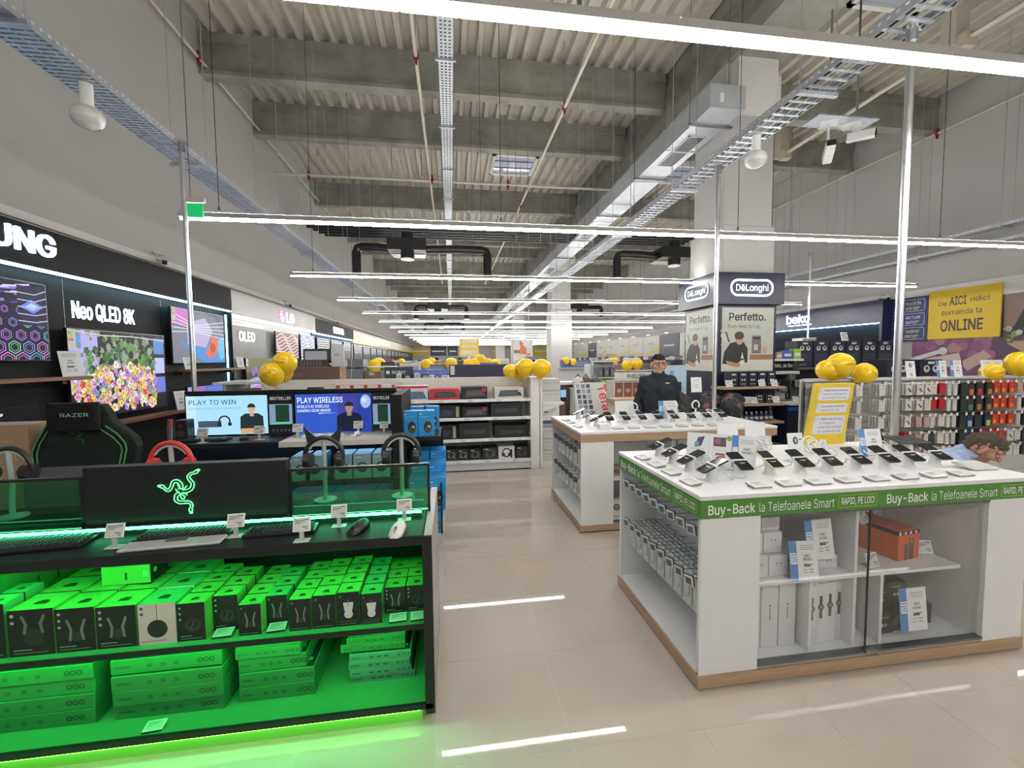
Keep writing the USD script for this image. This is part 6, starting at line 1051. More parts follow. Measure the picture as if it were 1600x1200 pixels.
# ================================================================ accessory wall on the right
AY, AX0, AX1 = 4.95, 4.78, 8.6
t = thing('accessory_wall', 'grey slatted accessory wall with rows of hooks full of packs', 'display wall', (AX0, AY, 0)); w = AX1-AX0
part(t, 'back_panel', B((.42,.42,.41)).box(0,w,.25,.29,0,1.3), 'card'); part(t, 'base', B((.5,.5,.5)).box(0,w,0,.29,0,.2), 'card'); part(t, 'top_rail', B((.62,.62,.62)).box(0,w,.2,.29,1.3,1.33), 'card')
for z in np.arange(.24,1.3,.08): part(t, 'slat', B((.48,.48,.47)).box(0,w,.243,.25,z,z+.062), 'card')
for x in (0, 1.27, 2.54, w-.03): part(t, 'upright', B((.45,.45,.45)).box(x,x+.03,.22,.25,0,1.3), 'metal')
def pk_card(c, pic, pc): 
    def f(b, w, h):
        F = fr((-w/2,-.0015,-h)); b.rect(.002,.002,w-.002,h-.002,c,F,.0004); b.rect(w*.36,h*.88,w*.64,h*.93,np.array(c)*.25,F,.0008)
        if pic == 'buds': b.disc(w*.4,h*.5,w*.16,(.03,.03,.035),F,.0009,9); b.disc(w*.62,h*.34,w*.16,(.03,.03,.035),F,.0009,9)
        elif pic == 'window': b.rect(w*.16,h*.08,w*.84,h*.5,pc,F,.0009)
        elif pic == 'dots': [b.disc(w*(.2+.2*i),h*(.3+.28*j),w*.07,pc,F,.0009,8) for i in range(4) for j in range(2)]
        elif pic == 'mix': b.rect(w*.1,h*.1,w*.55,h*.42,pc,F,.0009); b.disc(w*.65,h*.55,w*.14,(.2,.02,.02),F,.001,8)
        else: b.rect(w*.2,h*.55,w*.7,h*.6,np.array(c)*.6,F,.0008); b.rect(w*.2,h*.2,w*.5,h*.24,np.array(c)*.6,F,.0008)
    return f
PW, PD, PR, PB, PG = (.66,.64,.6), (.03,.035,.035), (.48,.02,.03), (.05,.16,.4), (.4,.4,.39)
ptypes = {'white':('white accessory pack',PW,'plain',None,.095,.16),'bud':('white pack printed with black earbuds',PW,'buds',None,.095,.16),'dots':('wide dark pack with pale blue dots',PD,'dots',(.35,.55,.55),.2,.18),'red':('red accessory pack',PR,'plain',None,.09,.15),'tall':('narrow grey-white pack',(.6,.6,.58),'plain',None,.06,.18),'dko':('dark pack with an orange window',PD,'window',(.65,.16,.04),.1,.19),'dkr':('dark pack with a red window',PD,'window',(.6,.05,.03),.1,.19),'dkb':('dark pack with a brown window',PD,'window',(.4,.2,.06),.1,.19),'dkg':('dark pack with a green window',PD,'window',(.08,.25,.18),.1,.19),'dkl':('navy pack with a lime window',(.02,.03,.09),'window',(.35,.6,.08),.1,.19),'dkw':('navy pack with a pale blue window',(.02,.03,.09),'window',(.3,.5,.6),.1,.19),'dark':('plain dark pack',PD,'plain',None,.1,.19),'orange':('red and orange toy-bright pack',(.6,.06,.03),'mix',(.75,.35,.02),.095,.16),'blue':('blue accessory pack',PB,'plain',None,.08,.17),'rose':('pale rose pack',(.5,.35,.33),'plain',None,.09,.16),'violet':('violet dark pack',(.12,.06,.14),'plain',None,.09,.17)}
rowsdef = [['dots','dots','white','white','bud','bud','bud','bud','white','red','tall','tall','dark','dko','dkr','dkb','orange','orange','orange','rose','white'],
           ['dots','dots','tall','white','bud','bud','bud','white','red','red','tall','tall','dark','dkg','dkb','dkb','orange','orange','orange','tall','violet'],
           ['blue','blue','white','white','bud','bud','rose','rose','tall','white','tall','tall','dark','dkw','dark','dkl','orange','orange','orange','tall','dark'],
           ['blue','white','white','dark','bud','red','rose','tall','dark','white','tall','tall','dark','dkw','dark','red','orange','orange','bud','white','dark'],
           ['blue','white','white','white','bud','red','rose','tall','dark','white','tall','tall','dark','orange','orange','red','orange','bud','white','white','dark']]
rz_ = [1.262, 1.045, .815, .575, .36]; srcs = {}; xs = np.linspace(0,1,21); rowname = ['top','second','third','fourth','lowest']
pxs = [1292,1318,1343,1378,1400,1421,1437,1450,1459,1472,1483,1493,1506,1517,1531,1545,1557,1569,1581,1593,1606]
for r, row in enumerate(rowsdef):
    for k, ty in enumerate(row):
        lab, c, pic, pc, w, h = ptypes[ty]; x = py(pxs[k], 640, AY)[0]; ps = f'{lab}, {nth(k)} from left, {rowname[r]} hook row'; loc = (x, AY+.005*(k%3), rz_[r])
        if ty in srcs: dup(srcs[ty], ps, loc, 0); continue
        t = srcs[ty] = thing('hanging_pack', ps, 'hanging pack', loc, 0, 'packs on the accessory wall'); f = pk_card(c, pic, pc)
        part(t, 'hook', B((.6,.6,.62)).tube([(0,.24,.012),(0,-.015,.012),(0,-.03,.022)], .0025, 6), 'metal'); part(t, 'hook_label', B((.72,.72,.72)).bev(-.018,.018,-.036,-.031,-.012,.03,.002), 'plastic')
        for j in range(4): part(t, 'pack', B(np.array(c)*(1 if j == 0 else .9)).bev(-w/2,w/2,.0+.04*j,.02+.04*j,-h,.0,.003), 'card')
        b = B(); f(b, w, h); part(t, 'front_print', b, 'card')
for k, (x, w, kind) in enumerate(((1443,.16,0),(1492,.17,1),(1514,.2,1),(1563,.2,2),(1580,.2,2))):
    leaflet([None,'grey-blue promo card','grey-blue promo card','plain grey promo card','plain grey promo card'][k] and f'{["","left blue-edged promo card","right blue-edged promo card","left greenish promo card","right greenish promo card"][k]} on top of the accessory wall' or 'white card with a phone picture on top of the accessory wall', (py(x-10,592,AY+.1)[0], AY+.24, 1.33), w, .24, 0, -8, blue=(kind == 1), face=watch_face if kind == 0 else None)
cable_heap('tangle of white hooks and labels along the accessory wall\'s top edge', (5.6, AY+.23, 1.33), 77, 9, 1.2)
# ================================================================ right wall
RFm = lambda y, z, x=XR-.05: fr((x, y, z), (0,-1,0), (0,0,1))
t = thing('wall_display', 'navy appliance wall display with a lit white brand word and a blue light strip', 'wall display', (XR, 10.6, 0)); w = 14.9-10.6
part(t, 'back_panel', B().box(-.25,0,0,w,0,2.58), 'dark_panel'); part(t, 'header', B((.012,.02,.085)).box(-.4,0,0,w,2.6,3.25), 'plastic'); part(t, 'side_panel', B((.014,.02,.06)).box(-.42,0,-.08,0,0,3.25), 'plastic'); part(t, 'light_strip', B((.25,.6,1.0)).box(-.41,-.25,.05,w,2.575,2.6), 'led')
part(t, 'letters', B((.85,.92,1.0)).text('beko', .3, M=RFm(w-.85+.0, 2.82, -.405), bold=True, width=1.05, depth=.03), 'lit_sign'); part(t, 'underline', B((.85,.92,1.0)).box(-.42,-.4,w-1.95,w-.95,2.72,2.76), 'lit_sign')
t = thing('wall_mural', 'large printed mural of cartons and a purple glow along the right wall', 'wall mural', (XR-.04, 10.0, .8)); b = B(); F = fr((0,0,0),(0,-1,0)); W_, H_ = 3.6, 2.42
b.rect(0,0,W_,H_,(.1,.05,.1),F); b.rect(0,.2,1.7,1.6,(.2,.06,.16),F,.001); rq = random.Random(4)
for k in range(22): b.disc(rq.uniform(.1,1.7),rq.uniform(.7,1.4),rq.uniform(.08,.2),[(.32,.12,.22),(.25,.08,.2),(.4,.2,.2)][k%3],F,.002+k*1e-5,12)
b.flat([(1.9,H_),(2.6,H_),(2.3,1.6),(1.95,1.4)],(.25,.17,.13),F,.004); b.flat([(2.5,H_),(3.3,H_),(2.4,1.3),(2.0,1.2)],(.015,.012,.015),F,.005); b.flat([(2.9,H_),(W_,H_),(W_,1.2),(2.3,1.3)],(.3,.28,.25),F,.0045)
for k in range(40): b.disc(rq.uniform(1.95,W_-.1),rq.uniform(1.15,1.45),rq.uniform(.03,.09),[(.2,.28,.06),(.32,.36,.15),(.08,.12,.03),(.5,.5,.4)][k%4],F,.006+k*1e-5,7)
b.flat([(2.1,1.15),(W_,1.2),(W_,.2),(2.7,.2)],(.4,.25,.15),F,.007); b.flat([(2.0,1.1),(W_,1.25),(W_,1.05),(2.3,.9)],(.5,.33,.22),F,.008); b.rect(2.7,.75,3.1,.82,(.03,.03,.04),F,.009)
b.flat([(.35,.75),(1.1,.9),(1.2,.6),(.35,.45)],(.6,.48,.45),F,.007); b.flat([(.3,.55),(.62,.68),(.62,.45),(.3,.35)],(.4,.14,.1),F,.008); b.flat([(1.1,.65),(1.6,.95),(1.75,.8),(1.3,.45)],(.5,.36,.3),F,.007); b.flat([(.0,.78),(.7,1.0),(.72,.9),(0,.66)],(.65,.65,.7),F,.009); b.disc(.75,.95,.1,(.6,.6,.65),F,.0095,12)
part(t, 'print', b, 'card'); part(t, 'backing', B((.2,.2,.2)).box(.0005,.04,-W_,0,0,H_), 'card')
t = thing('wall_sign', 'yellow wall sign reading De AICI ridici comanda ta ONLINE', 'wall sign', (XR-.06, 9.6, 2.06)); part(t, 'panel', B((.8,.55,.008)).box(-.03,0,-1.5,0,0,1.24), 'card'); b = B((.07,.03,.06)); F = fr((-.031,0,0),(0,-1,0)); b.text('De', .115, M=F@TR(.22,.84,0)); b.text('AICI', .2, M=F@TR(.47,.84,0), bold=True, width=.36); b.text('ridici', .125, M=F@TR(.9,.88,0), width=.38); b.text('comanda ta', .13, M=F@TR(.3,.6,0), width=.85); b.text('ONLINE', .26, M=F@TR(.28,.2,0), bold=True, width=.9); part(t, 'lettering', b, 'card')
t = thing('wall_sign', 'navy wall panel with three outlined boxes of yellow and white lettering', 'wall sign', (XR-.05, 10.6, 2.03)); part(t, 'panel', B((.014,.025,.12)).box(-.03,0,-.98,0,0,1.2), 'card')
for k, s in enumerate((('TRANSPORT','GRATUIT*'),('RETUR','GRATUIT*'),('PLATĂ ÎN','RATE FIXE*'))):
    f = affinity.translate(sbox(0,0,.84,.33).buffer(-.05).buffer(.05), .07, .05+.38*k); q = part(t, 'box', B((.02,.05,.22)).flat(f, M=fr((-.031,0,0),(0,-1,0)), off=.001), 'card'); part(q, 'outline', B((.6,.62,.7)).flat(f.difference(f.buffer(-.014)), M=fr((-.031,0,0),(0,-1,0)), off=.002), 'card'); tc = (.75,.6,.15) if k != 1 else (.7,.7,.7); c = B(tc); c.text(s[0], .075, M=fr((-.031,-.42,.26+.38*k-.03),(0,-1,0)), off=.002, bold=True, width=.38); part(q, 'lettering', c, 'card'); c = B(tc); c.text(s[1], .075, M=fr((-.031,-.42,.13+.38*k-.03),(0,-1,0)), off=.002, bold=True, width=.36); part(q, 'lettering', c, 'card')
    part(q, 'icon', B((.6,.62,.7)).flat(Point(-.0+.23,.215+.38*k).buffer(.08).difference(Point(.23,.215+.38*k).buffer(.06)), M=fr((-.031,0,0),(0,-1,0)), off=.002), 'card')
# stacked coffee machine cartons behind the accessory wall
t = thing('high_shelf', 'long dark shelf rack behind the accessory wall carrying navy machine cartons', 'shelving unit', (6.9, 7.62, 0)); part(t, 'board', B((.1,.1,.1)).box(.0,2.35,0,.42,1.38,1.42), 'card'); [part(t, 'post', B((.1,.1,.1)).box(x,x+.04,.1,.35,0,1.38), 'metal') for x in (.02,1.15,2.28)]; part(t, 'panel', B((.012,.014,.03)).box(0,2.35,.36,.4,0,1.38), 'card')
def f_mach(b, w, h, F): b.rect(.004,.004,w-.004,h-.004,(.014,.016,.035),F); b.flat(sbox(w*.38,h*.9,w*.62,h*.91).buffer(h*.03),(.55,.55,.57),F,.0006); [ (b.disc(w*(.3+.4*k),h*.72,w*.14,(.55,.55,.54),F,.0006,12), b.disc(w*(.3+.4*k),h*.74,w*.07,(.08,.06,.05),F,.0009,9)) for k in range(2)]; [b.rect(w*.12,h*(.5-.06*k),w*.88,h*(.51-.06*k),(.12,.13,.17),F,.0006) for k in range(5)]; b.rect(w*.1,h*.1,w*.6,h*.12,(.4,.4,.45),F,.0006)
src = None
for k in range(6): src = gbox('machine_carton', f'tall navy machine carton with two cup pictures, {nth(k)} from the left on the rack', 'box', 6.92+.375*k, 7.66, 1.42, .35, .33, .54, (.014,.016,.035), f_mach, 0, 'navy machine cartons', src)
for k, x in enumerate((1386, 1437)): a = py(x,590,6.3); gbox('machine_carton', f'lower navy carton just above the accessory wall, {["left","right"][k]} one', 'box', a[0], 6.3, 1.0, .45, .35, py(x,562,6.3)[2]-1.0, (.014,.016,.035), f_mach)
t = thing('carton_table', 'low table behind the accessory wall under the lower navy cartons', 'table', (6.2,6.2,0)); part(t, 'top', B((.2,.2,.2)).box(0,1.9,0,.6,.95,1.0), 'card'); [part(t, 'leg', B((.2,.2,.2)).box(x,x+.05,y,y+.05,0,.95), 'card') for x in (0,1.85) for y in (0,.55)]
small_disp('white price card standing on the tall navy cartons', (py(1317,532,7.8)[0], 7.75, 1.96), 10, -12, 2.4)
t = thing('steel_column_fridge', 'slim steel coffee tower standing behind the thin chrome pole', 'appliance', (py(1264,570,8.2)[0], 8.2, 0)); part(t, 'body', B((.45,.46,.48)).bev(-.17,.17,0,.3,0,2.05,.01), 'metal'); part(t, 'panel', B((.3,.3,.31)).box(-.1,.1,-.004,0,1.4,1.9), 'metal'); part(t, 'spout', B(K).box(-.03,.03,-.03,0,1.62,1.7), 'plastic')

# ================================================================ the far hall
for k in range(16):
    y0 = 15.2+k*2.25; t = thing('wall_graphic', f'white wall panel with a yellow wave and a grey word, {nth(k)} on the right wall', 'wall sign', (XR-.1, y0+2.2, 1.75)); navy = k in (3, 9); b = B((.62,.61,.58) if not navy else (.02,.025,.07)).box(0,.1,-2.2,0,0,1.25); part(t, 'panel', b, 'card'); F = fr((-.001,0,0),(0,-1,0))
    if not navy:
        c = B((.75,.5,.02)); c.flat([(0,.05),(.6,.22),(1.3,.28),(2.2,.2 if k%2 else .65),(2.2,.1 if k%2 else .38),(1.3,.18),(.6,.13),(0,0)], M=F, off=.001); part(t, 'wave', c, 'card'); part(t, 'lettering', B((.08,.08,.08)).text('frigorifice' if k%4 < 2 else 'aragaze', .16, M=F@TR(1.1,.7,0), off=.001, align='c', wx=.8), 'card')
    else: part(t, 'lettering', B((.5,.52,.55)).text('INFO', .2, M=F@TR(1.1,.62,0), off=.001, align='c') if 0 else B((.5,.52,.55)).rect(.5,.55,1.7,.66,M=F,off=.001), 'card')
    part(t, 'spot_lamp', B((1,.97,.9)).box(-.25,-.1,-1.2,-1.0,1.3,1.34), 'lit_sign'); part(t, 'spot_arm', B((.3,.3,.3)).box(-.2,.1,-1.12,-1.08,1.34,1.36), 'metal')
    for j in range(3):
        if k < 15: 
            if k == 0 and j == 0:
                fsrc = thing('refrigerator', 'tall pale refrigerator along the right wall, nearest of the row', 'refrigerator', (XR-.75, y0+.05, 0), 0, 'refrigerators along the right wall'); part(fsrc, 'cabinet', B((.6,.6,.6)).bev(0,.62,0,.66,.03,1.72,.012), 'plastic'); part(fsrc, 'door', B((.62,.62,.62)).bev(-.04,-.002,.01,.65,.7,1.7,.008), 'plastic'); part(fsrc, 'door', B((.62,.62,.62)).bev(-.04,-.002,.01,.65,.05,.68,.008), 'plastic'); [part(fsrc, 'handle', B((.35,.35,.36)).box(-.07,-.04,.06,.09,z,z+.3), 'metal') for z in (.35,.85)]; part(fsrc, 'foot', B(K).box(.02,.6,.02,.64,0,.03), 'plastic')
                dsrc = thing('refrigerator', 'tall dark steel refrigerator along the right wall, second of the row', 'refrigerator', (XR-.75, y0+.75, 0), 0, 'refrigerators along the right wall'); part(dsrc, 'cabinet', B((.06,.06,.065)).bev(0,.62,0,.66,.03,1.72,.012), 'plastic'); part(dsrc, 'door', B((.09,.09,.095)).bev(-.04,-.002,.01,.65,.7,1.7,.008), 'plastic'); part(dsrc, 'door', B((.09,.09,.095)).bev(-.04,-.002,.01,.65,.05,.68,.008), 'plastic'); [part(dsrc, 'handle', B((.35,.35,.36)).box(-.07,-.04,.06,.09,z,z+.3), 'metal') for z in (.35,.85)]; part(dsrc, 'foot', B(K).box(.02,.6,.02,.64,0,.03), 'plastic')
            elif not (k == 0 and j == 1): n = 3*k+j+1; dup(dsrc if n%2 == 0 else fsrc, f'{"dark steel" if n%2 == 0 else "pale"} refrigerator along the right wall, {nth(n-1)} from the near end', (XR-.75, y0+.05+.7*j, 0))
# far wall signs
for k, (xa, xb, c, lab) in enumerate(((630,672,(.6,.45,.1),'yellow far-wall sign at the left'),(673,697,(.02,.03,.09),'navy far-wall sign with a white line'),(700,715,(.03,.03,.04),'small black sign on the far wall'),(768,790,(.6,.48,.12),'yellow far-wall sign near the middle'),(833,862,(.6,.45,.08),'yellow far-wall sign right of the orange dog poster'))):
    a, d_ = py(xa,556,YB-.1), py(xb,541,YB-.1); t = thing('wall_sign', lab, 'wall sign', (a[0], YB-.1, a[2])); part(t, 'panel', B(c).box(0,d_[0]-a[0],0,.1,0,d_[2]-a[2]), 'card'); part(t, 'band', B((.7,.68,.6)).rect(.2,(d_[2]-a[2])*.4,d_[0]-a[0]-.2,(d_[2]-a[2])*.55,M=fr((0,-.01,0))), 'card')
a, d_ = py(718,557,13.2), py(748,530,13.2); t = thing('sign_board', 'yellow standing information board with white text fields in mid-hall', 'sign board', (a[0],13.2,0)); w = d_[0]-a[0]; part(t, 'board', B((.72,.52,.05)).box(0,w,0,.04,a[2],d_[2]), 'card'); part(t, 'post', B((.5,.5,.5)).box(w*.45,w*.55,.01,.05,0,a[2]), 'metal'); [part(t, 'text_field', B((.65,.63,.55)).rect(.06,a[2]+.06+.14*k+(.08 if k else 0),w-.06,a[2]+.16+.14*k+(.02 if not k else .04),M=fr((0,-.003,0))), 'card') for k in range(3)]
def P_dog(b, w, h, F): b.rect(0,0,w,h,(.5,.5,.48),F); b.rect(0,0,w,h*.22,(.6,.5,.45),F,.001); b.rect(0,h*.2,w*.3,h*.4,(.3,.12,.1),F,.001); b.flat([(w*.28,h*.15),(w*.35,h*.6),(w*.3,h*.85),(w*.36,h*.98),(w*.42,h*.84),(w*.5,h*.8),(w*.48,h*.68),(w*.66,h*.5),(w*.68,h*.15)],(.5,.14,.05),F,.002); b.flat([(w*.6,h*.1),(w*.8,h*.22),(w*.98,h*.12),(w*.8,h*.05)],(.55,.2,.12),F,.003)
a, d_ = py(803,557,12), py(832,531,12); t = poster('poster of an orange dog seated on a couch hanging beyond the gondola end', fr((a[0],12,a[2])), d_[0]-a[0], d_[2]-a[2], P_dog); part(t, 'hanger', B((.3,.3,.3)).cyl((.1,.0,d_[2]-a[2]),(.1,.0,ZC-a[2]),.006,n=5), 'metal'); part(t, 'hanger', B((.3,.3,.3)).cyl((d_[0]-a[0]-.1,.0,d_[2]-a[2]),(d_[0]-a[0]-.1,.0,ZC-a[2]),.006,n=5), 'metal')
# large pieces just beyond the white gondola
def carton2(label, xa, xb, yt, yb, Y, d, c, fn=None, z0=None, cat='box', name='large_carton'): a, e = py(xa,yb,Y), py(xb,yt,Y); z = a[2] if z0 is None else z0; return gbox(name, label, cat, a[0], Y, z, e[0]-a[0], d, e[2]-z, c, fn or (lambda b,w,h,F: b.rect(w*.1,h*.3,w*.4,h*.6,np.array(c)*1.3,F)))
t = thing('gondola', 'pale gondola behind the keyboard gondola carrying cartons and screens', 'shelving unit', (-3.6,7.0,0)); part(t, 'body', B((.5,.5,.49)).box(0,4.7,.15,.75,0,1.2), 'card'); part(t, 'top', B((.6,.6,.6)).box(0,4.7,.0,.85,1.3,1.335), 'card'); [part(t, 'upright', B((.6,.6,.6)).box(x,x+.05,.1,.8,1.2,1.3), 'card') for x in (.1,1.5,3.,4.5)]
part(t, 'upper_shelf', B((.55,.55,.55)).box(.6,2.6,.72,1.3,1.515,1.535), 'card'); [part(t, 'rack_post', B((.5,.5,.5)).box(x,x+.03,1.22,1.25,0,1.515), 'card') for x in (.65,2.5)]
zt = 1.335
carton2('long dark brown carton lying on the gondola left of the tall stack', 436, 530, 573, 592, 7.2, .35, (.12,.075,.05), None, zt); carton2('short light brown carton at the end of the long dark one', 531, 540, 573, 592, 7.2, .35, (.4,.27,.19), None, zt)
carton2('white-framed flat screen carton standing above the long brown carton', 474, 517, 545, 561, 7.9, .14, (.04,.04,.045), lambda b,w,h,F: b.rect(w*.06,h*.12,w*.85,h*.88,(.5,.5,.55),F), zt+.2); carton2('white boxed screen right of the framed one', 511, 543, 562, 574, 7.9, .2, (.55,.55,.56), None, zt+.2); carton2('dark boxed screens under the framed carton', 462, 511, 562, 574, 7.8, .3, (.05,.04,.04), lambda b,w,h,F: [b.rect(w*(.15+.1*k),h*.2,w*(.2+.1*k),h*.9,(.15,.14,.14),F) for k in range(7)], zt+.2)
carton2('strapped grey-blue carton, upper of the tall stack', 543, 567, 561, 575, 7.3, .4, (.12,.13,.15), lambda b,w,h,F: b.rect(w*.25,0,w*.29,h,(.5,.5,.5),F), zt+.2); carton2('strapped grey-blue carton, lower of the tall stack', 543, 567, 576, 592, 7.3, .4, (.13,.15,.18), lambda b,w,h,F: b.rect(w*.25,0,w*.29,h,(.5,.5,.5),F), zt); carton2('brown carton with a printed plate beside the dark brand sign', 569, 595, 580, 592, 7.3, .35, (.14,.08,.05), lambda b,w,h,F: b.rect(w*.3,h*.5,w*.6,h*.85,(.4,.35,.3),F), zt); carton2('small white card on the framed screen carton', 519, 537, 538, 561, 7.75, .03, (.62,.62,.64), lambda b,w,h,F: b.rect(w*.2,h*.5,w*.6,h*.6,(.4,.4,.42),F), zt+.2)
t = thing('brand_sign', 'dark sign with white lettering standing left of the long blue panel', 'sign', (py(601,592,7.35)[0],7.35,zt)); a, e = py(601,592,7.35), py(645,573,7.35); w, h = e[0]-a[0], e[2]-zt; part(t, 'panel', B((.025,.035,.05)).box(0,w,0,.06,0,h), 'card'); part(t, 'lettering', B((.6,.68,.72)).text('SONY', h*.25, M=fr((w*.25,-.001,h*.42)), bold=True, width=w*.5).disc(w*.12,h*.55,h*.16,(.55,.66,.62),fr((0,-.001,0)),.0005), 'card')
carton2('long pale blue display panel behind the keyboard gondola', 625, 699, 577, 592, 7.5, .12, (.1,.16,.5), lambda b,w,h,F: [b.disc(w*(.2+.13*k),h*(.3+.3*(k%2)),h*.12,(.25,.32,.6),F,.0006,8) for k in range(6)], zt, 'display panel', 'display_panel'); carton2('long dark navy panel behind the keyboard gondola\'s right half', 702, 795, 569, 592, 7.6, .12, (.012,.012,.04), lambda b,w,h,F: b.rect(w*.02,h*.5,w*.09,h*.95,(.5,.5,.5),F), 1.2, 'display panel', 'display_panel')
rq = random.Random(21)
for k, x in enumerate((620,632,648,659,668,680,690)): a = py(x,592,7.3); gbox('shelf_item', f'small {["white","dark","pale","black"][k%4]} device on the gondola before the blue panel, {nth(k)} from the left', 'device', a[0], 7.25, zt, rq.uniform(.07,.14), .08, rq.uniform(.04,.11), [(.6,.6,.6),(.04,.04,.05),(.5,.45,.42),(.02,.02,.02)][k%4], lambda b,w,h,F: b.rect(w*.2,h*.2,w*.8,h*.7,(.3,.3,.32),F))
# rows of far gondolas with appliances on them
pal = [(.6,.6,.6),(.03,.03,.035),(.5,.5,.52),(.12,.13,.15),(.35,.2,.12),(.55,.53,.5),(.08,.1,.25),(.4,.05,.05),(.25,.4,.06),(.05,.05,.05)]
for r, (y, x0, x1) in enumerate(((10.2,-3.8,1.6),(13.6,-3.8,1.9),(17.2,-3.8,2.2),(21.5,-3.8,2.5),(27,-3.8,3.0),(34,-3.8,3.4),(13.2,5.2,11.2),(17.5,4.6,11.4),(23,4.6,11.4),(30,4.6,11.4))):
    side = 'left' if x0 < 0 else 'right'; rn = r if x0 < 0 else r-6; t = thing('far_gondola', f'{nth(rn)} far gondola row on the {side} half of the hall', 'shelving unit', (x0, y, 0)); w = x1-x0
    part(t, 'body', B((.5,.5,.5)).box(0,w,.3,.5,0,1.25), 'card'); [part(t, 'shelf', B((.6,.6,.6)).box(0,w,0,.8,z-.03,z), 'card') for z in (.2,.75,1.25)]
    x = x0+.1; n = 0
    while x < x1-.4:
        wd, h = rq.uniform(.3,.75), rq.uniform(.18,.42); c = pal[rq.randrange(10)]
        ty = 'screen' if rq.random() < .3 else 'carton'
        t2 = thing('far_'+ty, f'{["pale","black","grey","dark grey","brown","cream","navy","red","lime","black"][pal.index(c)]} boxed appliance, {nth(n)} from the left, {nth(rn)} far {side} row', 'box', (x, y+.2, 1.25), 0, 'appliances on the far gondolas'); part(t2, 'carton', B(c).bev(0,wd,0,.35,0,h,.01), 'card'); part(t2, 'front_print', B(np.clip(np.array(c)*.5+(.12 if n%2 else .02),0,1)).rect(wd*.12,h*.2,wd*.88,h*.82,M=fr((0,-.0015,0))), 'card'); x += wd+rq.uniform(.02,.12); n += 1
# pieces seen between the gondola end and the man
t = thing('kiosk', 'dark brown wooden kiosk with a glowing white counter top beyond the gondola end', 'counter', (2.62,9.9,0)); part(t, 'body', B().box(0,.62,0,.6,0,1.05), 'kiosk_wood') if 0 else part(t, 'body', B((.085,.045,.03)).box(.1,.62,0,.6,0,1.02), 'card'); part(t, 'top', B((.6,.68,.68)).box(-.05,.66,-.05,.65,1.02,1.08), 'card'); part(t, 'screen', B((.25,.45,.7)).rect(0,0,.14,.18,M=fr((-.03,-.02,.72))), 'screen'); part(t, 'screen_frame', B(K).box(-.04,.12,-.015,.05,.62,.92), 'plastic'); part(t, 'wing', B((.06,.035,.025)).flat([(0,0),(.22,0),(0,.95)],M=fr((.62,.02,0))).ext(Polygon([(0,0),(.22,0),(0,.95)]), .3, M=fr((.62,.35,0))), 'card')
a, e = py(898,645,7.6), py(945,602,7.6); t = thing('slanted_stand', 'white slanted display stand with product pictures and red vertical letters', 'display stand', (2.3,7.6,0)); Mx = TR(.0,0,.55)@RX(-14); part(t, 'panel', B((.55,.56,.55)).box(0,.62,0,.05,0,.66,M=Mx), 'card'); part(t, 'base', B((.5,.5,.5)).box(.02,.6,.05,.4,0,.56), 'card'); b = B(); F = Mx@fr((0,-.001,0))
for i in range(6):
    for j in range(3): b.rect(.03+.1*j+.02*(5-i)*.4,.05+.1*i,.1+.1*j+.02*(5-i)*.4,.125+.1*i,[(.08,.09,.11),(.3,.33,.36),(.15,.2,.3),(.05,.05,.06)][(i+j)%4],F)
part(t, 'product_pictures', b, 'card'); part(t, 'letters', B((.75,.03,.04)).text('Tefal', .17, M=F@TR(.43,.6,0)@RZ(-78), off=.002, bold=True, width=.58), 'card')
t = thing('sign_shelf', 'white brand sign board over a shelf of hair-care pictures left of the man', 'display stand', (3.45,8.6,0)); part(t, 'sign', B((.62,.63,.58)).box(0,.95,0,.05,1.16,1.34), 'card'); part(t, 'letters', B((.05,.07,.12)).text('PHILIPS', .075, M=fr((.26,-.001,1.22)), bold=True), 'card'); part(t, 'body', B((.6,.58,.55)).box(0,.95,.05,.5,0,1.16), 'card'); [part(t, 'hair_picture', B().rect(.02+.2*k,.62,.2+.2*k,1.12,(.22+.05*k,.09,.05),fr((0,.049,0))).disc(.11+.2*k,.95,.05,(.5,.3,.22),fr((0,.049,0)),.001,10).flat([(.04+.2*k,.65),(.1+.2*k,.9),(.18+.2*k,.66)],(.35,.14,.08),fr((0,.049,0)),.0015), 'card') for k in range(4)]; part(t, 'shelf', B((.6,.6,.6)).box(0,.95,-.15,.05,.58,.61), 'card')
for k, x in enumerate((3.6,3.8,4.0,4.2)): gbox('small_box', f'small white boxed dryer on the hair-care shelf, {nth(k)} from the left', 'box', x, 8.47, .61, .1, .08, .16+.03*(k%2), (.6,.58,.55), lambda b,w,h,F: b.disc(w*.5,h*.4,w*.25,(.2,.08,.05),F,.001,8))
t = thing('blue_poster', 'pale blue standing poster right of the dark-jacketed man', 'poster', (py(1040,640,7.6)[0],7.6,.0)); part(t, 'panel', B((.45,.6,.72)).box(0,.42,0,.04,0,1.5), 'card'); part(t, 'print', B((.3,.5,.68)).rect(.05,1.0,.37,1.1,M=fr((0,-.001,0))).rect(.08,.75,.11,.95,(.08,.1,.14),fr((0,-.001,0))).rect(.25,.75,.28,.95,(.08,.1,.14),fr((0,-.001,0))).disc(.12,1.35,.05,(.1,.35,.7),fr((0,-.001,0)),0,10), 'card')
t = thing('grey_shelf', 'grey shelf of toasters and green boxes beyond the slanted stand', 'shelving unit', (3.55,9.95,0)); part(t, 'body', B((.35,.36,.36)).box(0,.5,.3,.35,0,1.6), 'card'); [part(t, 'shelf', B((.5,.5,.5)).box(0,.5,0,.35,z,z+.03), 'card') for z in (.45,.8,1.15,1.55)]
for k in range(4): gbox('green_box', f'lime green box on the grey shelf, {nth(k)} of four', 'box', 3.58+.22*(k%2), 9.97, .83+.15*(k//2), .2, .25, .14, (.3,.45,.03), lambda b,w,h,F: b.rect(w*.2,h*.3,w*.8,h*.7,(.45,.55,.2),F))
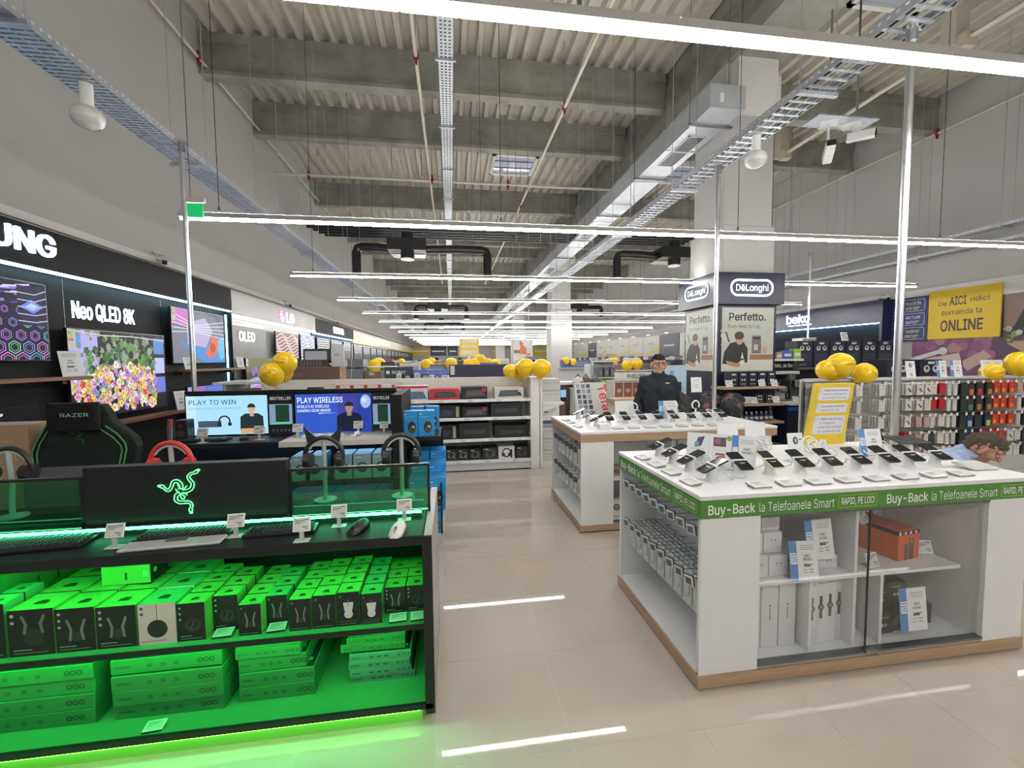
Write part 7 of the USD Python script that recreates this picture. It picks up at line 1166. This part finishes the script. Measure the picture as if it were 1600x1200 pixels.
for k in range(3): gbox('toaster', f'dark grey small appliance on the grey shelf\'s upper board, {nth(k)} from the left', 'appliance', 3.57+.16*k, 10.0, 1.18, .13, .2, .24, (.1,.1,.105), lambda b,w,h,F: b.rect(w*.3,h*.2,w*.7,h*.7,(.2,.2,.21),F))
a, e = py(922,600,11), py(947,569,11); gbox('white_cabinet', 'white display cabinet with a violet and blue poster front', 'display cabinet', a[0], 11, 0, e[0]-a[0], .5, e[2], (.6,.61,.62), lambda b,w,h,F: (b.rect(w*.1,h*.35,w*.9,h*.95,(.5,.55,.6),F), b.flat([(w*.5,h*.4),(w*.6,h*.85),(w*.85,h*.4)],(.25,.2,.45),F,.002), b.flat([(w*.2,h*.5),(w*.35,h*.9),(w*.5,h*.5)],(.4,.55,.65),F,.0015), b.rect(w*.4,h*.88,w*.65,h*.92,(.7,.1,.1),F,.003)))
for k, (x, c) in enumerate(((903,(.55,.5,.48)),(915,(.06,.05,.05)),(930,(.08,.08,.09)))): p = py(x,600,9.6); t = thing('vacuum', f'{["white and red","dark","black"][k]} vacuum cleaner on the display podium, {nth(k)} from the left', 'vacuum cleaner', (p[0],9.6,.95)); part(t, 'body', B(c).ell((0,0,.13),.14,.18,.14,16), 'plastic'); part(t, 'handle', B((.1,.1,.1)).tube([(-.08,0,.22),(0,0,.33),(.1,0,.2)],.018,8), 'plastic'); part(t, 'nozzle', B((.3,.02,.03) if k == 0 else (.1,.1,.1)).ell((.03,-.14,.12),.06,.05,.06,10), 'plastic')
t = thing('podium', 'low grey podium carrying vacuum cleaners behind the slanted stand', 'podium', (2.75,9.35,0)) if 0 else thing('podium', 'low grey podium carrying vacuum cleaners behind the slanted stand', 'podium', (py(895,600,9.6)[0],9.35,0)); part(t, 'body', B((.5,.52,.5)).box(0,.75,0,.5,0,.93), 'card'); part(t, 'top', B((.6,.6,.6)).box(-.02,.77,-.02,.52,.93,.95), 'card')
a = py(950,650,6.9); t = thing('low_table', 'oak-edged low table with small white boxes left of the man', 'table', (2.72,6.75,0)); part(t, 'top', B().box(0,.55,0,.45,.86,.95), 'oak'); part(t, 'body', B((.6,.58,.54)).box(.03,.52,.02,.43,0,.86), 'card')
# ================================================================ people
import manifold3d as m3
def hull(joints, r): return m3.Manifold.batch_hull([m3.Manifold.sphere(rr, 16).translate(list(map(float, j))) for j, rr in zip(joints, r)])
def skin_of(bones, step=.02, it=8):
    u = m3.Manifold()
    for js, rs_ in bones: u = u+hull(js, rs_)
    u = u.refine_to_length(step); m = u.to_mesh(); t = trimesh.Trimesh(m.vert_properties[:,:3], m.tri_verts, process=True); trimesh.smoothing.filter_taubin(t, .5, .53, it); return t
def head_mesh(c, R, skin, hair, parent, glasses=False, stubble=False):
    """head in its own frame: face towards -y; c centre, R rotation"""
    M = np.eye(4); M[:3,:3] = R; M[:3,3] = c
    bones = [(((0,.015,.03),(0,.03,.0)),(.092,.088)), (((0,.0,.02),(0,-.025,-.07)),(.078,.052)), (((0,-.045,-.085),(0,-.03,-.06)),(.03,.045)), (((-.035,-.045,-.02),(.035,-.045,-.02)),(.038,.038)), (((0,-.085,.015),(0,-.108,-.022)),(.009,.016)), (((-.016,-.085,-.03),(.016,-.085,-.03)),(.014,.014)), (((-.04,-.07,.035),(.04,-.07,.035)),(.022,.022)), (((0,.03,-.08),(0,.04,-.16)),(.058,.062))]
    for s in (-1,1): bones.append((((s*.092,.0,.012),(s*.099,.012,-.03)),(.015,.011)))
    t = skin_of(bones, .009, 6); v = np.array(t.vertices); col = np.tile(np.array(skin), (len(v),1))
    lips = (np.abs(v[:,2]+.062) < .008) & (np.abs(v[:,0]) < .024) & (v[:,1] < -.06); col[lips] = np.array(skin)*np.array([.75,.5,.5])
    if stubble: col[(v[:,2] < -.04) & ~lips] *= .82
    p = part(parent, 'head', B().add(v, t.faces, col, True, M), 'skin')
    hb = [(((0,.018,.036),(0,.034,.012)),(.0945,.0905)), (((0,-.03,.06),(0,.02,.06)),(.07,.08)), (((0,.05,-.02),(0,.045,.02)),(.075,.085))]
    h = skin_of(hb, .006, 3); hv = np.array(h.vertices); keep = ~((hv[:,1] < -.035) & (hv[:,2] < .06) | (hv[:,2] < -.05) | (hv[:,1] < .03) & (hv[:,2] < .035)); f = np.array(h.faces); f = f[keep[f].all(1)]; hv[:] += .004*np.sin(hv[:,[1,2,0]]*140)
    part(parent, 'hair', B(hair).add(hv, f, hair, True, M), 'fabric')
    for s in (-1,1):
        e = part(parent, 'eye', B((.75,.73,.7)).ell((s*.032,-.079,.004),.0125,.009,.0085,10,M=M), 'gloss'); part(e, 'iris', B((.06,.045,.035)).ell((s*.031,-.0865,.004),.0055,.003,.0055,8,M=M), 'gloss'); part(parent, 'eyebrow', B(hair).tube([(s*.014,-.094,.026),(s*.032,-.094,.031),(s*.048,-.08,.026)],.0035,6,M=M), 'fabric')
    if glasses:
        g = B((.12,.02,.03))
        for s in (-1,1): a = np.linspace(0,2*np.pi,20); g.tube(np.c_[s*.033+.025*np.cos(a), -.101+0*a, .002+.017*np.sin(a)], .0028, 6, M=M); g.cyl((s*.058,-.1,.008),(s*.093,.01,.012),.0025,n=6,M=M)
        g.cyl((-.009,-.102,.004),(.009,-.102,.004),.0025,n=6,M=M); part(parent, 'glasses', g, 'plastic')
def hand(parent, w, d, palm_n, skin, L=.18, curl=.35):
    """wrist w, direction d of the fingers, palm normal"""
    d = np.array(d,float); d /= np.linalg.norm(d); n = np.array(palm_n,float); n -= d*(n@d); n /= np.linalg.norm(n); s = np.cross(d, n); w = np.array(w,float); bones = [((w, w+d*.03),(.026,.03)), ((w+d*.03-s*.02, w+d*.03+s*.02, w+d*.085-s*.03, w+d*.085+s*.03),(.016,.016,.012,.012))]
    for k, (o, l) in enumerate(((-.03,.06),(-.01,.075),(.01,.08),(.03,.07))):
        p = w+d*.088+s*o; q = d
        for j in range(3): a = curl*(j+.3); q = d*math.cos(a)+n*math.sin(a); p2 = p+q*l*(.45 if j == 0 else .3); bones.append(((p,p2),(.0095-.0008*j,.0088-.0008*j))); p = p2
    t0 = w+d*.035+s*.028; bones += [((t0, t0+(d*.5+s*.6+n*.3)*.05),(.013,.011)), ((t0+(d*.5+s*.6+n*.3)*.05, t0+(d*.9+s*.5+n*.5)*.075),(.011,.009))]
    return bones
mat('skin', attr=True, rough=.5, spec=.35)
def person(label, loc, rz, J, top, pants, skin=(.52,.3,.21), hair=(.025,.018,.014), glasses=False, stub=False, collar=None, headR=None, shoes=(.02,.02,.02)):
    t = thing('person', label, 'person', loc, rz); A = {k: np.array(v, float) for k, v in J.items()}
    b = [((A['pelvis'],A['chest']),(.12,.12)), ((A['chest'],A['neck']),(.09,.056)), ((A['neck'],A['head']),(.056,.056))]; cl = [((A['pelvis']+(-.06,0,0),A['pelvis']+(.06,0,0),A['chest']+(-.08,0,0),A['chest']+(.08,0,0)),(.13,.13,.135,.135)), ((A['sl'],A['sr'],A['chest']),(.07,.07,.15)), ((A['chest'],A['neck']),(.12,.08)), ((A['sl']*.4+A['neck']*.6,A['sr']*.4+A['neck']*.6,A['neck']-(0,0,.02)),(.06,.06,.06))]; pa = [((A['pelvis']+(-.07,0,0),A['pelvis']+(.07,0,0)),(.145,.145))]
    for s in 'lr':
        b += [((A['s'+s],A['e'+s]),(.05,.042)), ((A['e'+s],A['w'+s]),(.04,.028)), ((A['h'+s],A['k'+s]),(.08,.055)), ((A['k'+s],A['a'+s]),(.055,.038))]; cl += [((A['s'+s],A['e'+s]),(.064,.055)), ((A['e'+s],A['w'+s]-(A['w'+s]-A['e'+s])*.06),(.058,.043))]; pa += [((A['h'+s],A['k'+s]),(.105,.075)), ((A['k'+s],A['a'+s]),(.073,.055))]
        b += hand(t, A['w'+s], A['w'+s]-A['e'+s]+np.array([0,-.02,-.02]), (1 if s == 'l' else -1, -.2, 0), skin)
    m = skin_of(b, .016, 5); part(t, 'body', B(skin).add(m.vertices, m.faces, skin, True), 'skin')
    m = skin_of(cl, .02, 8); v = np.array(m.vertices); v += (np.array(m.vertex_normals)*(.007*np.sin(v[:,2]*46+v[:,0]*17)*np.sin(v[:,0]*33+v[:,1]*20))[:,None]); part(t, 'jacket' if collar == 'high' else 'shirt', B(top).add(v, m.faces, top, True), 'fabric')
    m = skin_of(pa, .025, 6); part(t, 'trousers', B(pants).add(m.vertices, m.faces, pants, True), 'fabric')
    for s in 'lr': a = A['a'+s]; part(t, 'shoe', B(shoes).add(*(lambda q: (q.vertices, q.faces))(skin_of([((a-(0,0,.02),a+(0,-.14,-.045)),(.052,.038)), ((a+(0,.04,-.04),a+(0,-.16,-.05)),(.042,.036))], .02, 3)), shoes, True), 'plastic')
    if collar == 'high': n = A['neck']; part(t, 'collar', B(top).rings([np.c_[n[0]+r*np.cos(q), n[1]+.0+r*np.sin(q)*.95, n[2]+z+.02*np.sin(q)*1.0] for q in [np.linspace(0,2*np.pi,25)[:-1]] for r, z in ((.085,-.05),(.084,.02),(.08,.065),(.072,.06),(.07,-.0))], caps=False), 'fabric'); part(t, 'zip', B((.012,.012,.014)).tube([(n[0]-.002,n[1]-.1,n[2]-.0),(A['chest'][0],A['chest'][1]-.165,A['chest'][2]),(A['pelvis'][0],A['pelvis'][1]-.155,A['pelvis'][2]+.05)],.006,6), 'plastic'); part(t, 'chest_logo', B((.6,.6,.6)).rect(0,0,.05,.014,M=fr((A['chest'][0]+.06,A['chest'][1]-.152,A['chest'][2]+.1))), 'card')
    if collar == 'shirt': n = A['neck']; part(t, 'collar', B(np.array(top)*1.05).tube([(n[0]+.072*math.cos(q), n[1]+.075*math.sin(q), n[2]+.0) for q in np.linspace(0,2*np.pi,17)[:-1]], .016, 8, closed=True), 'fabric')
    head_mesh(A['head'], headR if headR is not None else np.eye(3), skin, hair, t, glasses, stub); return t
STAND = dict(pelvis=(0,.0,.95), chest=(0,.0,1.27), neck=(0,.01,1.46), head=(0,-.02,1.615), sl=(-.175,.01,1.405), sr=(.175,.01,1.405), el=(-.25,.03,1.12), er=(.24,.04,1.12), wl=(-.25,-.07,.88), wr=(.23,-.08,.88), hl=(-.09,0,.9), hr=(.09,0,.9), kl=(-.1,-.02,.5), kr=(.1,-.02,.5), al=(-.11,.02,.09), ar=(.11,.02,.09))
def shifted(J, dz): return {k: (v[0], v[1], v[2]+dz*min(1, v[2]/1.4)) for k, v in J.items()}
p = py(1022,600,5.55); hd = trimesh.transformations.rotation_matrix(math.radians(6),(0,0,1))[:3,:3]
person('man in a dark zipped jacket and glasses standing behind the far phone island', (p[0]-.13, 5.18, 0), -16, shifted(STAND, -.055), (.028,.034,.042), (.02,.022,.03), glasses=True, collar='high', headR=hd)
# the man in the light blue shirt sits bent forward on a stool
ro = lambda a, ax: trimesh.transformations.rotation_matrix(math.radians(a), ax)[:3,:3]
SIT = dict(pelvis=(0,.24,.5), chest=(0,.05,.74), neck=(0,-.07,.885), head=(0,-.17,.945), sl=(-.18,.0,.825), sr=(.18,.0,.825), el=(-.25,-.12,.58), er=(.25,-.12,.58), wl=(-.12,-.38,.5), wr=(.12,-.38,.5), hl=(-.1,.2,.48), hr=(.1,.2,.48), kl=(-.15,-.14,.52), kr=(.15,-.14,.52), al=(-.15,-.1,.09), ar=(.15,-.1,.09))
hp = py(1538,705,2.75); az = 34+0
d = np.array([math.sin(math.radians(az)), -math.cos(math.radians(az))])
person('man in a light blue shirt bent forward on a stool right of the near island', (hp[0]-d[0]*.17, 2.75-d[1]*.17, hp[2]-.945+.0 if 0 else 0), az, shifted(SIT, hp[2]-.945), (.40,.47,.68), (.03,.035,.06), skin=(.5,.26,.18), hair=(.09,.07,.055), stub=True, collar='shirt', headR=ro(34,(1,0,0)))
t = thing('stool', 'round black stool under the bent man in the light blue shirt', 'stool', (hp[0]-d[0]*.42, 2.75-d[1]*.42, 0)); part(t, 'seat', B((.02,.02,.02)).cyl((0,0,.26),(0,0,.31),.17,n=20), 'plastic'); part(t, 'column', B((.4,.4,.42)).cyl((0,0,.03),(0,0,.26),.025,n=10), 'metal'); part(t, 'foot', B((.3,.3,.32)).cyl((0,0,0),(0,0,.03),.18,n=20), 'metal')
for k, (x, Y, top, hair, lab) in enumerate(((683,15.5,(.5,.48,.47),(.02,.015,.012),'far dark-haired person in a pale top beyond the blue panel'),(719,16.5,(.25,.2,.2),(.03,.02,.015),'far dark-haired person beyond the yellow balloons'))):
    p = py(x,600,Y); person(lab, (p[0], Y, 0), [20,-30,160][k], shifted(STAND, -.03 if k < 2 else -.1), top, (.03,.03,.04), hair=hair)
